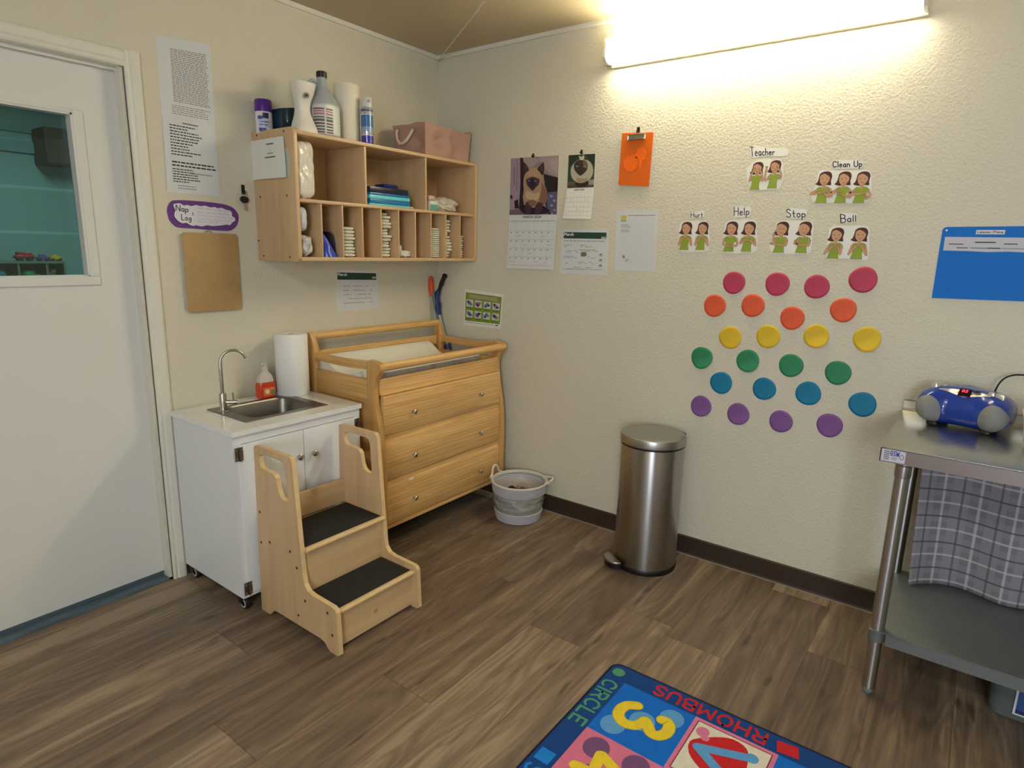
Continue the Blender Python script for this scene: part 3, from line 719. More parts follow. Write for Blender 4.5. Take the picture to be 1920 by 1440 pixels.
t = thing('aerosol_can', 'slim blue aerosol can with a clear cap beside the towel roll on the shelf', 'spray can', (-0.743, -0.266, ZT))
A = (-0.743, -0.266, ZT)
part('can', MB().lathe([(0.0245, 0), (0.0265, 0.003), (0.0265, 0.150), (0.022, 0.158)], A), mat('can_sheen', (196, 204, 214), 0.22, 0.5), t)
part('cap', MB().lathe([(0.0235, 0.152), (0.0235, 0.192), (0.021, 0.197), (0, 0.198)], A), mat('cap_clear', (214, 214, 214), 0.25), t)
part('nozzle', MB().lathe([(0.0065, -0.003), (0.006, 0), (0, 0)], (A[0] - 0.008, A[1] - 0.0235, A[2] + 0.180), 12, axis='y'), mat('nozzle_grey', (150, 140, 140), 0.5), t)
lb = MB().lathe([(0.0268, 0.001), (0.0268, 0.036)], A, 40, 0); lb.f = lb.f[:-2]; lb.mi = lb.mi[:-2]
b2 = MB()
for za, zb, mi in ((.001, .034, 0), (.034, .036, 1), (.052, .072, 2), (.072, .122, 3), (.122, .124, 1), (.137, .144, 4)):
    n = 40; vs = []
    for i in range(n):
        a = 2 * PI * i / n
        for z in (za, zb): vs.append((A[0] + 0.0269 * math.cos(a), A[1] + 0.0269 * math.sin(a), A[2] + z))
    b2.add(vs, [[2 * i, 2 * ((i + 1) % n), 2 * ((i + 1) % n) + 1, 2 * i + 1] for i in range(n)], mi)
part('label', b2, [mat('aero_navy', (62, 58, 168), 0.25, coat=.5), mat('aero_white', (226, 226, 236), 0.3), mat('aero_pale', (134, 160, 196), 0.25, coat=.5), mat('aero_blue', (58, 116, 176), 0.25, coat=.5), mat('aero_dark', (64, 84, 130), 0.3)], t, angle=60)

# pink fabric bin with rope handle
t = thing('fabric_bin', 'dusty pink fabric bin with a rope handle on the cubby shelf', 'storage bin', (-0.22, -0.17, ZT))
BX0, BX1, BY0, BY1, BZ = -0.392, -0.045, -0.285, -0.055, 0.152
def binf(u, v):
    c = [(BX0, BY0), (BX1, BY0), (BX1, BY1), (BX0, BY1)]
    k = u * 4; i = int(k) % 4; f = k - int(k)
    p0 = Vector(c[i]); p1 = Vector(c[(i + 1) % 4]); p = p0.lerp(p1, f)
    ctr = Vector(((BX0 + BX1) / 2, (BY0 + BY1) / 2)); sh = 0.93 + 0.08 * v
    p = ctr + (p - ctr) * sh
    wv = noise.noise(Vector((p.x * 9, p.y * 9, v * 2.2))) * 0.034 * math.sin(PI * f) * (0.4 + math.sin(PI * v)) + (0.010 * math.sin(PI * v) * math.sin(2 * PI * f))
    n = (p - ctr).normalized(); p = p + n * wv
    if i == 0:      # dents pressed into the long face
        p = p + Vector((0, 1)) * (0.030 * math.exp(-((f - 0.30) / 0.10) ** 2 - ((v - 0.45) / 0.22) ** 2) - 0.016 * math.exp(-((f - 0.48) / 0.09) ** 2 - ((v - 0.62) / 0.25) ** 2) + 0.022 * math.exp(-((f - 0.78) / 0.12) ** 2 - ((v - 0.30) / 0.2) ** 2))
    if i == 3:
        p = p + Vector((1, 0)) * 0.016 * math.exp(-((f - 0.75) / 0.15) ** 2 - ((v - 0.35) / 0.2) ** 2)
    z = ZT + BZ * v + (0.010 * noise.noise(Vector((p.x * 14, p.y * 14, 5))) if v > 0.7 else 0)
    if i == 0: z += -0.010 * f * v
    return Vector((p.x, p.y, z))
b = MB().grid(binf, 96, 18, closed_u=True)
def bini(u, v):
    p = binf(u, 1 - v * 0.93); c = Vector(((BX0 + BX1) / 2, (BY0 + BY1) / 2, p.z)); return c + (p - c) * 0.985
b.grid(bini, 96, 8, closed_u=True); b.add([bini(i / 96, 1) for i in range(96)], [list(range(96))]); b.add([binf(i / 96, 0) for i in range(96)], [list(range(96))[::-1]])
b.add([binf(i / 96, 1) for i in range(96)] + [bini(i / 96, 0) for i in range(96)], [[i, (i + 1) % 96, 96 + (i + 1) % 96, 96 + i] for i in range(96)])
part('bin_body', b, mat('pink_felt', (182, 146, 132), 0.9, bump=0.4, bscale=120), t, angle=60)
hp = [(BX0 - 0.006, -0.095, ZT + 0.128), (BX0 - 0.014, -0.098, ZT + 0.108), (BX0 - 0.019, -0.108, ZT + 0.082), (BX0 - 0.022, -0.128, ZT + 0.060), (BX0 - 0.022, -0.152, ZT + 0.058), (BX0 - 0.020, -0.178, ZT + 0.074), (BX0 - 0.014, -0.198, ZT + 0.100), (BX0 - 0.006, -0.206, ZT + 0.122)]
part('rope_handle', MB().tube(hp, 0.0075, 10), mat('rope', (226, 216, 196), 0.9, bump=1.5, bscale=160, stretch=(1, 1, 2)), t)
for q in (hp[0], hp[-1]):
    part('grommet', MB().lathe([(0.009, -0.003), (0.011, 0.0), (0.006, 0.003)], (BX0 + 0.001, q[1], q[2]), 14, axis='x'), NICKEL, t)

# paper pinned to the shelf side
def curlx(u, v): return -1.1585 - 0.10 * max(0, u - 0.12) ** 1.6 - 0.9 * max(0, 1.715 - v) ** 1.7 - 0.004 * (1 - math.cos(u * 20))
b = MB()
def nsh(s, t_):
    v = 1.846 - 0.160 * t_; u = (-0.012 + 0.012 * t_) + (0.259 + 0.004 * t_ - 0.008 * t_) * s
    return Vector((curlx(u, v), -u, v))
b.grid(nsh, 14, 12); b.grid(lambda s, t_: nsh(s, t_) + Vector((0.0006, 0, 0)), 14, 12)
for (ua, ub, v, h_) in ((.125, .178, 1.823, .0055), (.150, .156, 1.797, .004), (.13, .172, 1.786, .003), (.108, .188, 1.771, .005)):
    b.grid(lambda s, t_, ua=ua, ub=ub, v=v, h_=h_: Vector((curlx(ua + (ub - ua) * s, v) - 0.0008, -(ua + (ub - ua) * s), v + h_ / 2 - h_ * t_)), 6, 2, 1)
solo('notice_sheet', b, [PAPER, INK], 'white notice sheet curling off the left side of the cubby shelf', 'paper sheet', (-1.16, -0.12, 1.77))
fl = Flat(lambda u, v, w: (-1.1571 - w, -u, v), base=0.0)
solo('backing_sheet', fl.slab([(0.03, 1.80), (0.262, 1.80), (0.272, 1.745), (0.268, 1.693), (0.03, 1.692)], mat('paper_green', (196, 206, 190), 0.8), 0.0003).mb, fl.mats, 'pale green sheet edge behind the notice on the shelf side', 'paper sheet', (-1.157, -0.15, 1.74))

# inside the upper row
solo('diaper_package', MB().blob((-1.088, -0.19, 1.722), (0.094, 0.19, 0.232), 0.07, 2.6, 3, 7.0, 5, flat=None), crumple_mat('film_white', (226, 220, 206), 0.22, 2.0, bscale=30), 'shiny white plastic wrapped package standing in the upper left cubby', 'package', (-1.088, -0.19, 1.606))
names = [('turquoise', (104, 212, 222), .0085), ('blue', (28, 118, 176), .021), ('turquoise', (104, 216, 224), .017), ('blue', (22, 108, 178), .011), ('navy', (28, 32, 56), .026)]
z = 1.6056; pos = ['at the very bottom of the stack', 'second from the bottom of the stack', 'in the middle of the stack', 'just under the navy one', 'on top of the stack']
for i, (nm, c, h_) in enumerate(names):
    bx = MB().box((-0.752 + 0.002 * (i % 2), -0.285, z), (-0.498 - 0.003 * (i % 2) - (0.012 if i == 4 else 0), -0.07, z + h_ - 0.0004), 0.0025)
    solo('foam_tray', bx, mat('tray_' + nm, c, 0.35, coat=0.2), 'flat %s tray in the upper middle cubby, %s' % (nm, pos[i]), 'tray', (-0.62, -0.18, z), 'stack of blue trays in the upper middle cubby')
    z += h_
solo('fabric_pouch', MB().blob((-0.590, -0.22, z + 0.0105), (0.095, 0.08, 0.022), 0.10, 3, 5, 5.0, 4), mat('pouch_navy', (30, 40, 112), 0.7), 'small dark blue pouch lying on the tray stack', 'pouch', (-0.59, -0.22, z))
solo('wipes_packet', MB().box((-0.345, -0.275, 1.6056), (-0.288, -0.215, 1.655), 0.008).box((-0.342, -0.2765, 1.609), (-0.296, -0.274, 1.636), 0, 1).blob((-0.318, -0.245, 1.668), (0.052, 0.05, 0.03), 0.15, 4, 2, 3, 3, mi=2), [mat('wipes_white', (220, 222, 214), 0.4), mat('wipes_teal', (98, 168, 160), 0.4), mat('wipes_mixed', (196, 176, 166), 0.4, var=0.4, vscale=30)], 'small wipes packet with a teal label in the upper right cubby', 'packet', (-0.315, -0.245, 1.6056))
solo('plastic_bag', MB().blob((-0.200, -0.21, 1.641), (0.165, 0.13, 0.078), 0.20, 2.4, 8, 3.0, 5, flat=1.6058), crumple_mat('bag_grey', (196, 190, 174), 0.3, 1.5, bscale=18), 'crumpled pale grey plastic bag in the upper right cubby', 'plastic bag', (-0.2, -0.21, 1.6056))
solo('tissue_scrap', MB().blob((-0.475, -0.255, 1.6105), (0.05, 0.04, 0.010), 0.2, 4, 1, 2, 3, flat=1.6058), mat('tissue', (222, 208, 184), 0.8), 'small tan scrap beside the blue tray stack', 'scrap', (-0.475, -0.255, 1.6056))

# lower row: slot k lies between divider k-1 and k
SL = [-1.139] + [x + 0.004 for x in DIVX]
ZB = 1.3665
solo('diaper_package', MB().blob((-1.112, -0.20, 1.523), (0.048, 0.17, 0.104), 0.05, 3, 12, 4.5, 4), crumple_mat('film_blue_white', (206, 208, 216), 0.28, 1.2, bscale=24), 'upper of two pale packages in the leftmost lower cubby', 'package', (-1.112, -0.2, 1.46))
solo('diaper_package', MB().blob((-1.098, -0.21, 1.413), (0.070, 0.165, 0.090), 0.16, 2.4, 15, 3.0, 4, flat=ZB), crumple_mat('film_grey', (204, 200, 200), 0.28, 1.5, bscale=20), 'lower crumpled package in the leftmost lower cubby', 'package', (-1.098, -0.21, ZB))
BG = mat('bag_blue', (44, 72, 190), 0.35, coat=0.3, bump=1.2, bscale=20)
b = MB()
def bagf(u, v):
    a = u * 2 * PI; k = (1 - v) ** 0.7
    x = -0.974 - 0.022 * v + (0.040 * k + 0.005) * math.cos(a); y = -0.240 + (0.040 * k + 0.01) * math.sin(a)
    q = 1 + 0.14 * noise.noise(Vector((math.cos(a) * 2, math.sin(a) * 2, v * 3)))
    return Vector((-0.972 + (x + 0.972) * q, -0.240 + (y + 0.240) * q, ZB + 0.102 * v))
b.grid(bagf, 28, 14, closed_u=True); b.add([bagf(i / 28, 1) for i in range(28)], [list(range(28))]); b.add([bagf(i / 28, 0) for i in range(28)], [list(range(28))[::-1]])
solo('plastic_bag', b, BG, 'bright blue plastic bag in the second lower cubby', 'plastic bag', (-0.97, -0.215, ZB), angle=60)
cq = [(-1.021, 1.476), (-0.990, 1.480), (-0.955, 1.478), (-0.935, 1.462), (-0.926, 1.43), (-0.922, 1.368)]
solo('picture_card', MB().prism(cq + [(x - 0.0015 if i > 2 else x, z - 0.002) for i, (x, z) in reversed(list(enumerate(cq)))], 'y', -0.245, -0.05), mat('card_dark', (84, 78, 84), 0.3), 'dark bent card arching over the blue bag in the second lower cubby', 'card', (-0.975, -0.15, ZB), smooth=False)

DW = mat('diaper_white', (230, 228, 214), 0.8, bump=0.4, bscale=60)
DG = mat('diaper_print', (206, 210, 186), 0.8, var=0.15, vscale=60)
def diaper_proto(w, h, label, group, loc):
    t = thing('folded_diaper', label, 'diaper', loc, group)
    part('pad', MB().blob((0, 0, h / 2), (w, 0.17, h * 1.12), 0.04, 2.5, 2, 4.0, 4), DW, t, world=False)
    part('print_band', MB().box((-w * 0.30, -0.0862, h * 0.30), (w * 0.18, -0.084, h * 0.62), 0.0008), DG, t, world=False)
    return t
def stack(k, w, h, n, yf, seed, label, group, rough=0.0):
    rnd = random.Random(seed); x = SL[k] + w / 2 + 0.003; y = yf + 0.085
    p = diaper_proto(w, h, label, group, (x, y, ZB + 0.0012))
    lim = (SL[k + 1] - 0.008 if k < 9 else -0.024) - w / 2 - 0.001
    for i in range(1, n):
        xx = min(max(x + rough * rnd.uniform(-0.3, 1), SL[k] + w / 2 + 0.001), lim)
        c = copy_tree(p, (xx, y + rough * rnd.uniform(-0.8, 1.2), ZB + 0.0012 + h * i), rz=rough * rnd.uniform(-2, 2) * (0.4 if w > 0.06 else 0.2))
stack(2, 0.092, 0.0148, 9, -0.268, 3, 'folded white diaper in the short stack in the third lower cubby', 'diapers stacked in the third lower cubby', 0.006)
stack(4, 0.086, 0.0150, 14, -0.262, 5, 'folded white diaper in the tall stack in the fifth lower cubby', 'diapers stacked in the fifth lower cubby', 0.013)
stack(7, 0.098, 0.0108, 14, -0.268, 7, 'folded white diaper in the neat stack in the eighth lower cubby', 'diapers stacked in the eighth lower cubby', 0.001)
stack(8, 0.072, 0.0165, 12, -0.255, 9, 'folded white diaper in the untidy stack in the ninth lower cubby', 'diapers stacked in the ninth lower cubby', 0.014)
stack(9, 0.066, 0.0120, 10, -0.258, 4, 'folded white diaper in the stack in the rightmost lower cubby', 'diapers stacked in the rightmost lower cubby', 0.005)
solo('wipes_packet', MB().blob((-0.515, -0.215, 1.385), (0.084, 0.12, 0.035), 0.12, 2.6, 4, 3.5, 4, flat=ZB), crumple_mat('film_wipes', (222, 220, 216), 0.3), 'flat white packet lying in the sixth lower cubby', 'packet', (-0.515, -0.215, ZB))
solo('wipes_packet', MB().box((-0.560, -0.25, 1.397), (-0.522, -0.20, 1.428), 0.006, M=Matrix.Translation((0, 0, 0))), mat('packet_white', (214, 210, 206), 0.4, var=0.1, vscale=30), 'small square packet standing on the flat white packet', 'packet', (-0.54, -0.225, 1.397))
solo('index_card', MB().box((SL[6] + 0.001, -0.262, ZB), (SL[6] + 0.0035, -0.15, 1.432), 0.0008), PAPER, 'thin white card standing at the left of the seventh lower cubby', 'card', (SL[6] + 0.002, -0.2, ZB))

# ------------------------------------------------------------------ sink cabinet
CX0, CX1, CYF, CYB, CZ = -1.604, -1.001, -0.487, -0.022, 0.738
t = thing('sink_cabinet', 'white portable sink cabinet on casters beside the door', 'sink cabinet', ((CX0 + CX1) / 2, -0.25, 0))
bz = 0.060; bx0, bx1, by0, by1, bt = CX0 + 0.006, CX1 - 0.006, CYF + 0.010, CYB - 0.003, CZ - 0.020
b = MB().box((bx0, by0 + 0.018, bz), (bx0 + 0.018, by1 - 0.012, bt)).box((bx1 - 0.018, by0 + 0.018, bz), (bx1, by1 - 0.012, bt))
b.box((bx0 + 0.018, by0 + 0.018, bz), (bx1 - 0.018, by1 - 0.012, bz + 0.018)).box((bx0, by1 - 0.012, bz), (bx1, by1, bt)).box((bx0 + 0.030, by0, bt - 0.034), (bx1 - 0.030, by0 + 0.018, bt))
b.box((bx0, by0, bz), (bx0 + 0.030, by0 + 0.018, bt), 0.0).box((bx1 - 0.030, by0, bz), (bx1, by0 + 0.018, bt), 0.0).box((bx0 + 0.030, by0, bz), (bx1 - 0.030, by0 + 0.018, bz + 0.018))
part('cabinet_body', b, WHITEC, t)
sx0, sx1, sy0, sy1 = -1.472, -1.140, -0.382, -0.128     # sink opening
CT = mat('counter_laminate', (232, 234, 234), 0.16, var=0.03, vscale=30, coat=0.3)
b = MB().box((CX0, CYF, CZ - 0.020), (sx0, CYB, CZ)).box((sx1, CYF, CZ - 0.020), (CX1, CYB, CZ)).box((sx0, CYF, CZ - 0.020), (sx1, sy0, CZ)).box((sx0, sy1, CZ - 0.020), (sx1, CYB, CZ))
part('countertop', b, CT, t, smooth=False)
dz0_, dz1_ = 0.078, CZ - 0.056
gapx = (CX0 + CX1) / 2 + 0.002
for xa, xb, kx, hx in ((bx0 + 0.020, gapx - 0.0015, gapx - 0.030, bx0 + 0.018), (gapx + 0.0015, bx1 - 0.020, gapx + 0.040, bx1 - 0.018)):
    d = part('door', MB().box((xa, by0 - 0.008, dz0_), (xb, by0 + 0.004, dz1_), 0.0015), WHITEC, t)
    part('knob', MB().lathe([(0.0, -0.026), (0.008, -0.0255), (0.0125, -0.022), (0.0135, -0.018), (0.010, -0.013), (0.005, -0.010), (0.005, 0)], (kx, by0 - 0.008, 0.578), 24, axis='y'), NICKEL, d)
    for zc in (dz1_ - 0.033, dz0_ + 0.024):
        hb = MB().box((hx - 0.016, by0 - 0.0105, zc - 0.026), (hx + 0.016, by0 - 0.0075, zc + 0.026), 0.001)
        hb.tube([(hx + 0.003, by0 - 0.013, zc - 0.027), (hx + 0.003, by0 - 0.013, zc + 0.027)], 0.0045, 12)
        for sx in (-0.010, 0.011):
            for sz in (-0.017, 0.017): hb.lathe([(0.0035, -0.0015), (0.0035, 0)], (hx + sx, by0 - 0.0105, zc + sz), 10, 1, axis='y')
        part('hinge', hb, [mat('hinge_metal', (128, 118, 106), 0.35, 1.0), NICKEL], d)
# basin with rounded corners
def rrect(x0, x1, y0, y1, r, n=6):
    out = []
    for cx, cy, a0 in ((x1 - r, y1 - r, 0), (x0 + r, y1 - r, 90), (x0 + r, y0 + r, 180), (x1 - r, y0 + r, 270)):
        for i in range(n + 1):
            a = math.radians(a0 + 90 * i / n); out.append((cx + r * math.cos(a), cy + r * math.sin(a)))
    return out
loops = [(rrect(-1.497, -1.115, -0.404, -0.104, 0.004), CZ + 0.0005), (rrect(-1.496, -1.116, -0.403, -0.105, 0.004), CZ + 0.0030), (rrect(-1.452, -1.150, -0.376, -0.136, 0.05), CZ + 0.0030),
         (rrect(-1.448, -1.154, -0.372, -0.140, 0.05), CZ - 0.004), (rrect(-1.440, -1.162, -0.364, -0.148, 0.05), CZ - 0.125), (rrect(-1.425, -1.177, -0.349, -0.163, 0.04), CZ - 0.14)]
vs = []; fs = []
for lp, z in loops: vs += [(x, y, z) for x, y in lp]
n = len(loops[0][0])
for j in range(len(loops) - 1):
    for i in range(n): fs.append([j * n + i, j * n + (i + 1) % n, (j + 1) * n + (i + 1) % n, (j + 1) * n + i])
fs.append([(len(loops) - 1) * n + i for i in range(n)])
bs = part('sink_basin', MB().add(vs, fs), mat('sink_steel', (128, 126, 122), 0.34, 1.0), t, angle=40)
part('drain', MB().lathe([(0.030, 0.001), (0.030, 0.003), (0.020, 0.003), (0.016, 0.0015), (0, 0.0015)], (-1.30, -0.256, CZ - 0.14), 24), NICKEL, bs)
F = (-1.469, -0.190)
ft = part('faucet', MB().lathe([(0.020, 0), (0.020, 0.003), (0.0145, 0.005), (0.0145, 0.072), (0.013, 0.076), (0.0, 0.076)], (F[0], F[1], CZ + 0.003), 24), NICKEL, t)
pts = [(F[0], F[1], CZ + 0.07)] + [(F[0], F[1], CZ + 0.12)] + [(F[0], F[1], CZ + 0.205)]
d = Vector((0.93, -0.37)).normalized(); R = 0.049
for i in range(1, 13):
    a = PI - math.radians(165) * i / 12
    pts.append((F[0] + d.x * (R + R * math.cos(a)), F[1] + d.y * (R + R * math.cos(a)), CZ + 0.205 + R * math.sin(a)))
part('spout', MB().tube(pts, [0.0075] * 3 + [0.0055] * 11 + [0.006], 12), NICKEL, ft)
part('lever', MB().tube([(F[0] + 0.008, F[1] - 0.006, CZ + 0.042), (F[0] + 0.044, F[1] - 0.030, CZ + 0.040)], 0.008, 12).tube([(F[0] + 0.033, F[1] - 0.022, CZ + 0.044), (F[0] + 0.032, F[1] - 0.022, CZ + 0.080)], 0.0032, 8), NICKEL, ft)
TYRE = mat('tyre_black', (26, 26, 28), 0.5)
for cx, cy in ((CX0 + 0.03, by0 + 0.03), (CX1 - 0.03, by0 + 0.03), (CX0 + 0.03, by1 - 0.04), (CX1 - 0.03, by1 - 0.04)):
    c_ = part('caster', MB().lathe([(0.023, -0.011), (0.025, -0.008), (0.025, 0.008), (0.023, 0.011)], (cx, cy, 0.025), 24, axis='x'), TYRE, t)
    part('wheel_rim', MB().lathe([(0.012, -0.0118), (0.018, -0.0118), (0.018, 0.0118), (0.012, 0.0118), (0.012, -0.0118)], (cx, cy, 0.025), 20, axis='x'), mat('wheel_white', (206, 206, 202), 0.4), c_)
    part('caster_fork', MB().box((cx - 0.016, cy - 0.004, 0.022), (cx - 0.0125, cy + 0.028, 0.056), 0.001).box((cx + 0.0125, cy - 0.004, 0.022), (cx + 0.016, cy + 0.028, 0.056), 0.001).box((cx - 0.020, cy - 0.006, 0.055), (cx + 0.020, cy + 0.034, 0.0605), 0.001).tube([(cx - 0.016, cy, 0.025), (cx + 0.016, cy, 0.025)], 0.004, 8), BLACKP, c_)

# soap pump bottle
S0 = (-1.207, -0.078, CZ)
t = thing('soap_bottle', 'clear soap pump bottle with orange liquid on the sink counter', 'soap bottle', S0)
def sb(w, dd, z): return [(S0[0] + x, S0[1] + y, S0[2] + z) for x, y in rrect(-w, w, -dd, dd, min(w, dd) * 0.8, 5)]
def skin(levels, mi=0, b=None):
    b = b or MB(); vs = []; n = len(levels[0])
    for l in levels: vs += l
    fs = [[j * n + i, j * n + (i + 1) % n, (j + 1) * n + (i + 1) % n, (j + 1) * n + i] for j in range(len(levels) - 1) for i in range(n)]
    fs.append(list(range(n))[::-1]); fs.append([(len(levels) - 1) * n + i for i in range(n)])
    return b.add(vs, fs, mi)
LQ = mat('soap_orange', (232, 78, 40), 0.15, trans=0.25, coat=0.4)
CLR = mat('clear_plastic', (240, 228, 222), 0.15, trans=0.35, ior=1.2)
part('liquid', skin([sb(.041, .022, .002), sb(.045, .025, .012), sb(.0445, .0245, .045), sb(.040, .0225, .071)]), LQ, t, angle=60)
part('bottle', skin([sb(.038, .0223, .0718), sb(.034, .020, .090), sb(.024, .016, .108), sb(.013, .012, .116), sb(.012, .012, .124)]), CLR, t, angle=60)
lbm = MB().box((S0[0] - 0.026, S0[1] - 0.0262, CZ + 0.012), (S0[0] + 0.030, S0[1] - 0.0250, CZ + 0.048), 0.0003)
lbm.lathe([(0.011, -0.0005), (0.011, 0)], (S0[0] - 0.008, S0[1] - 0.0262, CZ + 0.030), 16, 1, axis='y')
lbm.box((S0[0] + 0.010, S0[1] - 0.0266, CZ + 0.014), (S0[0] + 0.028, S0[1] - 0.0258, CZ + 0.036), 0, 2)
part('label', lbm, [mat('soap_label', (226, 118, 78), 0.4), mat('label_cream', (236, 214, 184), 0.4), mat('label_green', (108, 132, 84), 0.4)], t)
part('pump', MB().lathe([(0.014, 0.124), (0.014, 0.136), (0.006, 0.139), (0.005, 0.150), (0.009, 0.152), (0.009, 0.158), (0, 0.159)], S0, 18).tube([(S0[0], S0[1], CZ + .155), (S0[0] - 0.016, S0[1] - 0.012, CZ + .155), (S0[0] - 0.022, S0[1] - 0.016, CZ + .149)], 0.0035, 8), CLR, t)
paper_roll((-1.085, -0.108, CZ + 0.0002), 0.0725, 0.282, 'paper_towel_roll', 'large white paper towel roll standing on the sink counter', PT)
# ------------------------------------------------------------------ changing table dresser
GX0, GX1 = -0.966, -0.065
t = thing('changing_table', 'honey pine changing table with three drawers against the left wall', 'changing table', ((GX0 + GX1) / 2, -0.31, 0))
def smooth_pts(pts, n=4):
    out = []
    for i in range(len(pts) - 1):
        p0 = pts[max(i - 1, 0)]; p1 = pts[i]; p2 = pts[i + 1]; p3 = pts[min(i + 2, len(pts) - 1)]
        for k in range(n):
            s = k / n
            out.append(tuple(0.5 * ((2 * p1[j]) + (-p0[j] + p2[j]) * s + (2 * p0[j] - 5 * p1[j] + 4 * p2[j] - p3[j]) * s * s + (-p0[j] + 3 * p1[j] - 3 * p2[j] + p3[j]) * s ** 3) for j in range(len(p1))))
    out.append(tuple(pts[-1])); return out
front = smooth_pts([(-0.568, 0.918), (-0.574, 0.895), (-0.556, 0.866), (-0.536, 0.835), (-0.530, 0.800), (-0.536, 0.74), (-0.550, 0.66), (-0.564, 0.58), (-0.572, 0.47), (-0.574, 0.30), (-0.572, 0.12), (-0.574, 0.0)])
back = smooth_pts([(-0.522, 0.0), (-0.520, 0.12), (-0.508, 0.30), (-0.500, 0.50), (-0.490, 0.66), (-0.482, 0.76), (-0.482, 0.86), (-0.490, 0.924), (-0.540, 0.926), (-0.568, 0.918)])
post = front + back[:-1]
post = [post[i] for i in range(len(post)) if i == 0 or (abs(post[i][0] - post[i - 1][0]) + abs(post[i][1] - post[i - 1][1])) > 1e-4]
for xa, xb in ((GX0, GX0 + 0.030), (GX1 - 0.030, GX1)):
    s = part('side_frame', MB().prism(post, 'x', xa, xb, 0.004), PINEZ, t)
    xm0, xm1 = xa + 0.004, xb - 0.004
    part('back_post', MB().prism([(-0.108, 0), (-0.062, 0), (-0.058, 0.93), (-0.052, 1.0), (-0.060, 1.008), (-0.078, 1.006), (-0.100, 0.97), (-0.112, 0.93)], 'x', xa, xb, 0.004), PINEZ, s)
    part('side_rail', MB().prism(smooth_pts([(-0.100, 0.884), (-0.30, 0.877), (-0.486, 0.884)], 5) + smooth_pts([(-0.486, 0.922), (-0.30, 0.914), (-0.100, 0.920)], 5), 'x', xm0, xm1, 0.003), PINEY, s)
    part('side_board', MB().box((xm0, -0.490, 0.733), (xm1, -0.100, 0.838), 0.003), PINEY, s)
    part('side_panel', MB().box((xm0 + 0.005, -0.505, 0.135), (xm1 - 0.002, -0.100, 0.733)), PINEY, s)
IX0, IX1 = GX0 + 0.030, GX1 - 0.030
part('front_rail', MB().tube([(GX0 + 0.006, -0.556, 0.900), (GX1 - 0.004, -0.556, 0.900)], 0.0185, 20), PINEX, t)
part('back_rail', MB().tube([(GX0 + 0.004, -0.068, 0.990), (GX1 - 0.026, -0.068, 0.990)], 0.0185, 20), PINEX, t)
part('back_board', MB().box((IX0, -0.078, 0.865), (IX1, -0.060, 0.918), 0.003), PINEX, t)
part('lower_back_board', MB().box((IX0, -0.078, 0.14), (IX1, -0.066, 0.80), 0.002), PINEX, t)
part('tray_board', MB().box((IX0, -0.530, 0.795), (IX1, -0.080, 0.807), 0.001), PINEX, t)
part('apron', MB().box((IX0, -0.538, 0.771), (IX1, -0.520, 0.843), 0.002).box((IX0, -0.552, 0.770), (IX1, -0.520, 0.779), 0.002), PINEX, t)
for za, zb in ((0.553, 0.590), (0.340, 0.376)): part('drawer_rail', MB().box((IX0, -0.545, za), (IX1, -0.537, zb)), PINEX, t)
part('bottom_rail', MB().box((IX0, -0.552, 0.130), (IX1, -0.530, 0.148), 0.002), PINEX, t)
part('dust_board', MB().box((IX0, -0.525, 0.150), (IX1, -0.080, 0.160)), mat('dark_board', (104, 78, 48), 0.6), t)
DFRONT = [(0.5865, 0.768), (0.372, 0.5555), (0.151, 0.3435)]
for i, (za, zb) in enumerate(DFRONT):
    yb = -0.535
    prof = [(yb, za), (-0.553, za + 0.001), (-0.556, za + 0.006), (-0.556, zb - 0.012), (-0.553, zb - 0.003), (-0.548, zb), (yb, zb)]
    d = part('drawer', MB().prism(prof, 'x', IX0 + 0.002, IX1 - 0.002, 0.0).box((IX0 + 0.02, -0.535, za + 0.02), (IX1 - 0.02, -0.12, za + 0.14)), PINEX, t)
    for kx in (-0.757, -0.269):
        kz = (0.668, 0.457, 0.240)[i]
        part('knob', MB().lathe([(0, -0.024), (0.008, -0.0235), (0.0115, -0.020), (0.0115, -0.017), (0.006, -0.012), (0.0045, -0.008), (0.0065, 0)], (kx, -0.556, kz), 20, axis='y'), NICKEL, d)
solo('tape_scrap', MB().box((-0.787, -0.5585, 0.334), (-0.757, -0.5565, 0.344), 0.0005), PAPER, 'scrap of white tape on the top edge of the lowest drawer', 'tape', (-0.77, -0.557, 0.335))
# contoured changing pad in the tray
padp = smooth_pts([(-0.100, 0.812), (-0.098, 0.885), (-0.120, 0.902), (-0.150, 0.893), (-0.215, 0.850), (-0.290, 0.838), (-0.360, 0.846), (-0.430, 0.872), (-0.470, 0.878), (-0.500, 0.865), (-0.508, 0.812)], 4)
def pad_mat():
    m = bpy.data.materials.new('pad_vinyl'); m.use_nodes = True; nt = m.node_tree; b = nt.nodes['Principled BSDF']
    tc = nt.nodes.new('ShaderNodeTexCoord'); v = nt.nodes.new('ShaderNodeTexVoronoi'); v.inputs['Scale'].default_value = 22
    nt.links.new(tc.outputs['Object'], v.inputs['Vector'])
    r = nt.nodes.new('ShaderNodeValToRGB'); r.color_ramp.elements[0].position = 0.25; r.color_ramp.elements[0].color = lin((196, 206, 178)); r.color_ramp.elements[1].position = 0.42; r.color_ramp.elements[1].color = lin((236, 234, 222))
    nt.links.new(v.outputs['Distance'], r.inputs[0]); nt.links.new(r.outputs[0], b.inputs['Base Color']); b.inputs['Roughness'].default_value = 0.35; b.inputs['Coat Weight'].default_value = 0.2
    return m
PADW = mat('pad_top', (238, 237, 226), 0.35, bump=0.6, bscale=12)
cp = thing('changing_pad', 'white contoured changing pad lying in the tray of the changing table', 'changing pad', (-0.57, -0.3, 0.808))
part('cushion', MB().prism(padp, 'x', -0.930, -0.208, 0.006), [PADW], cp)
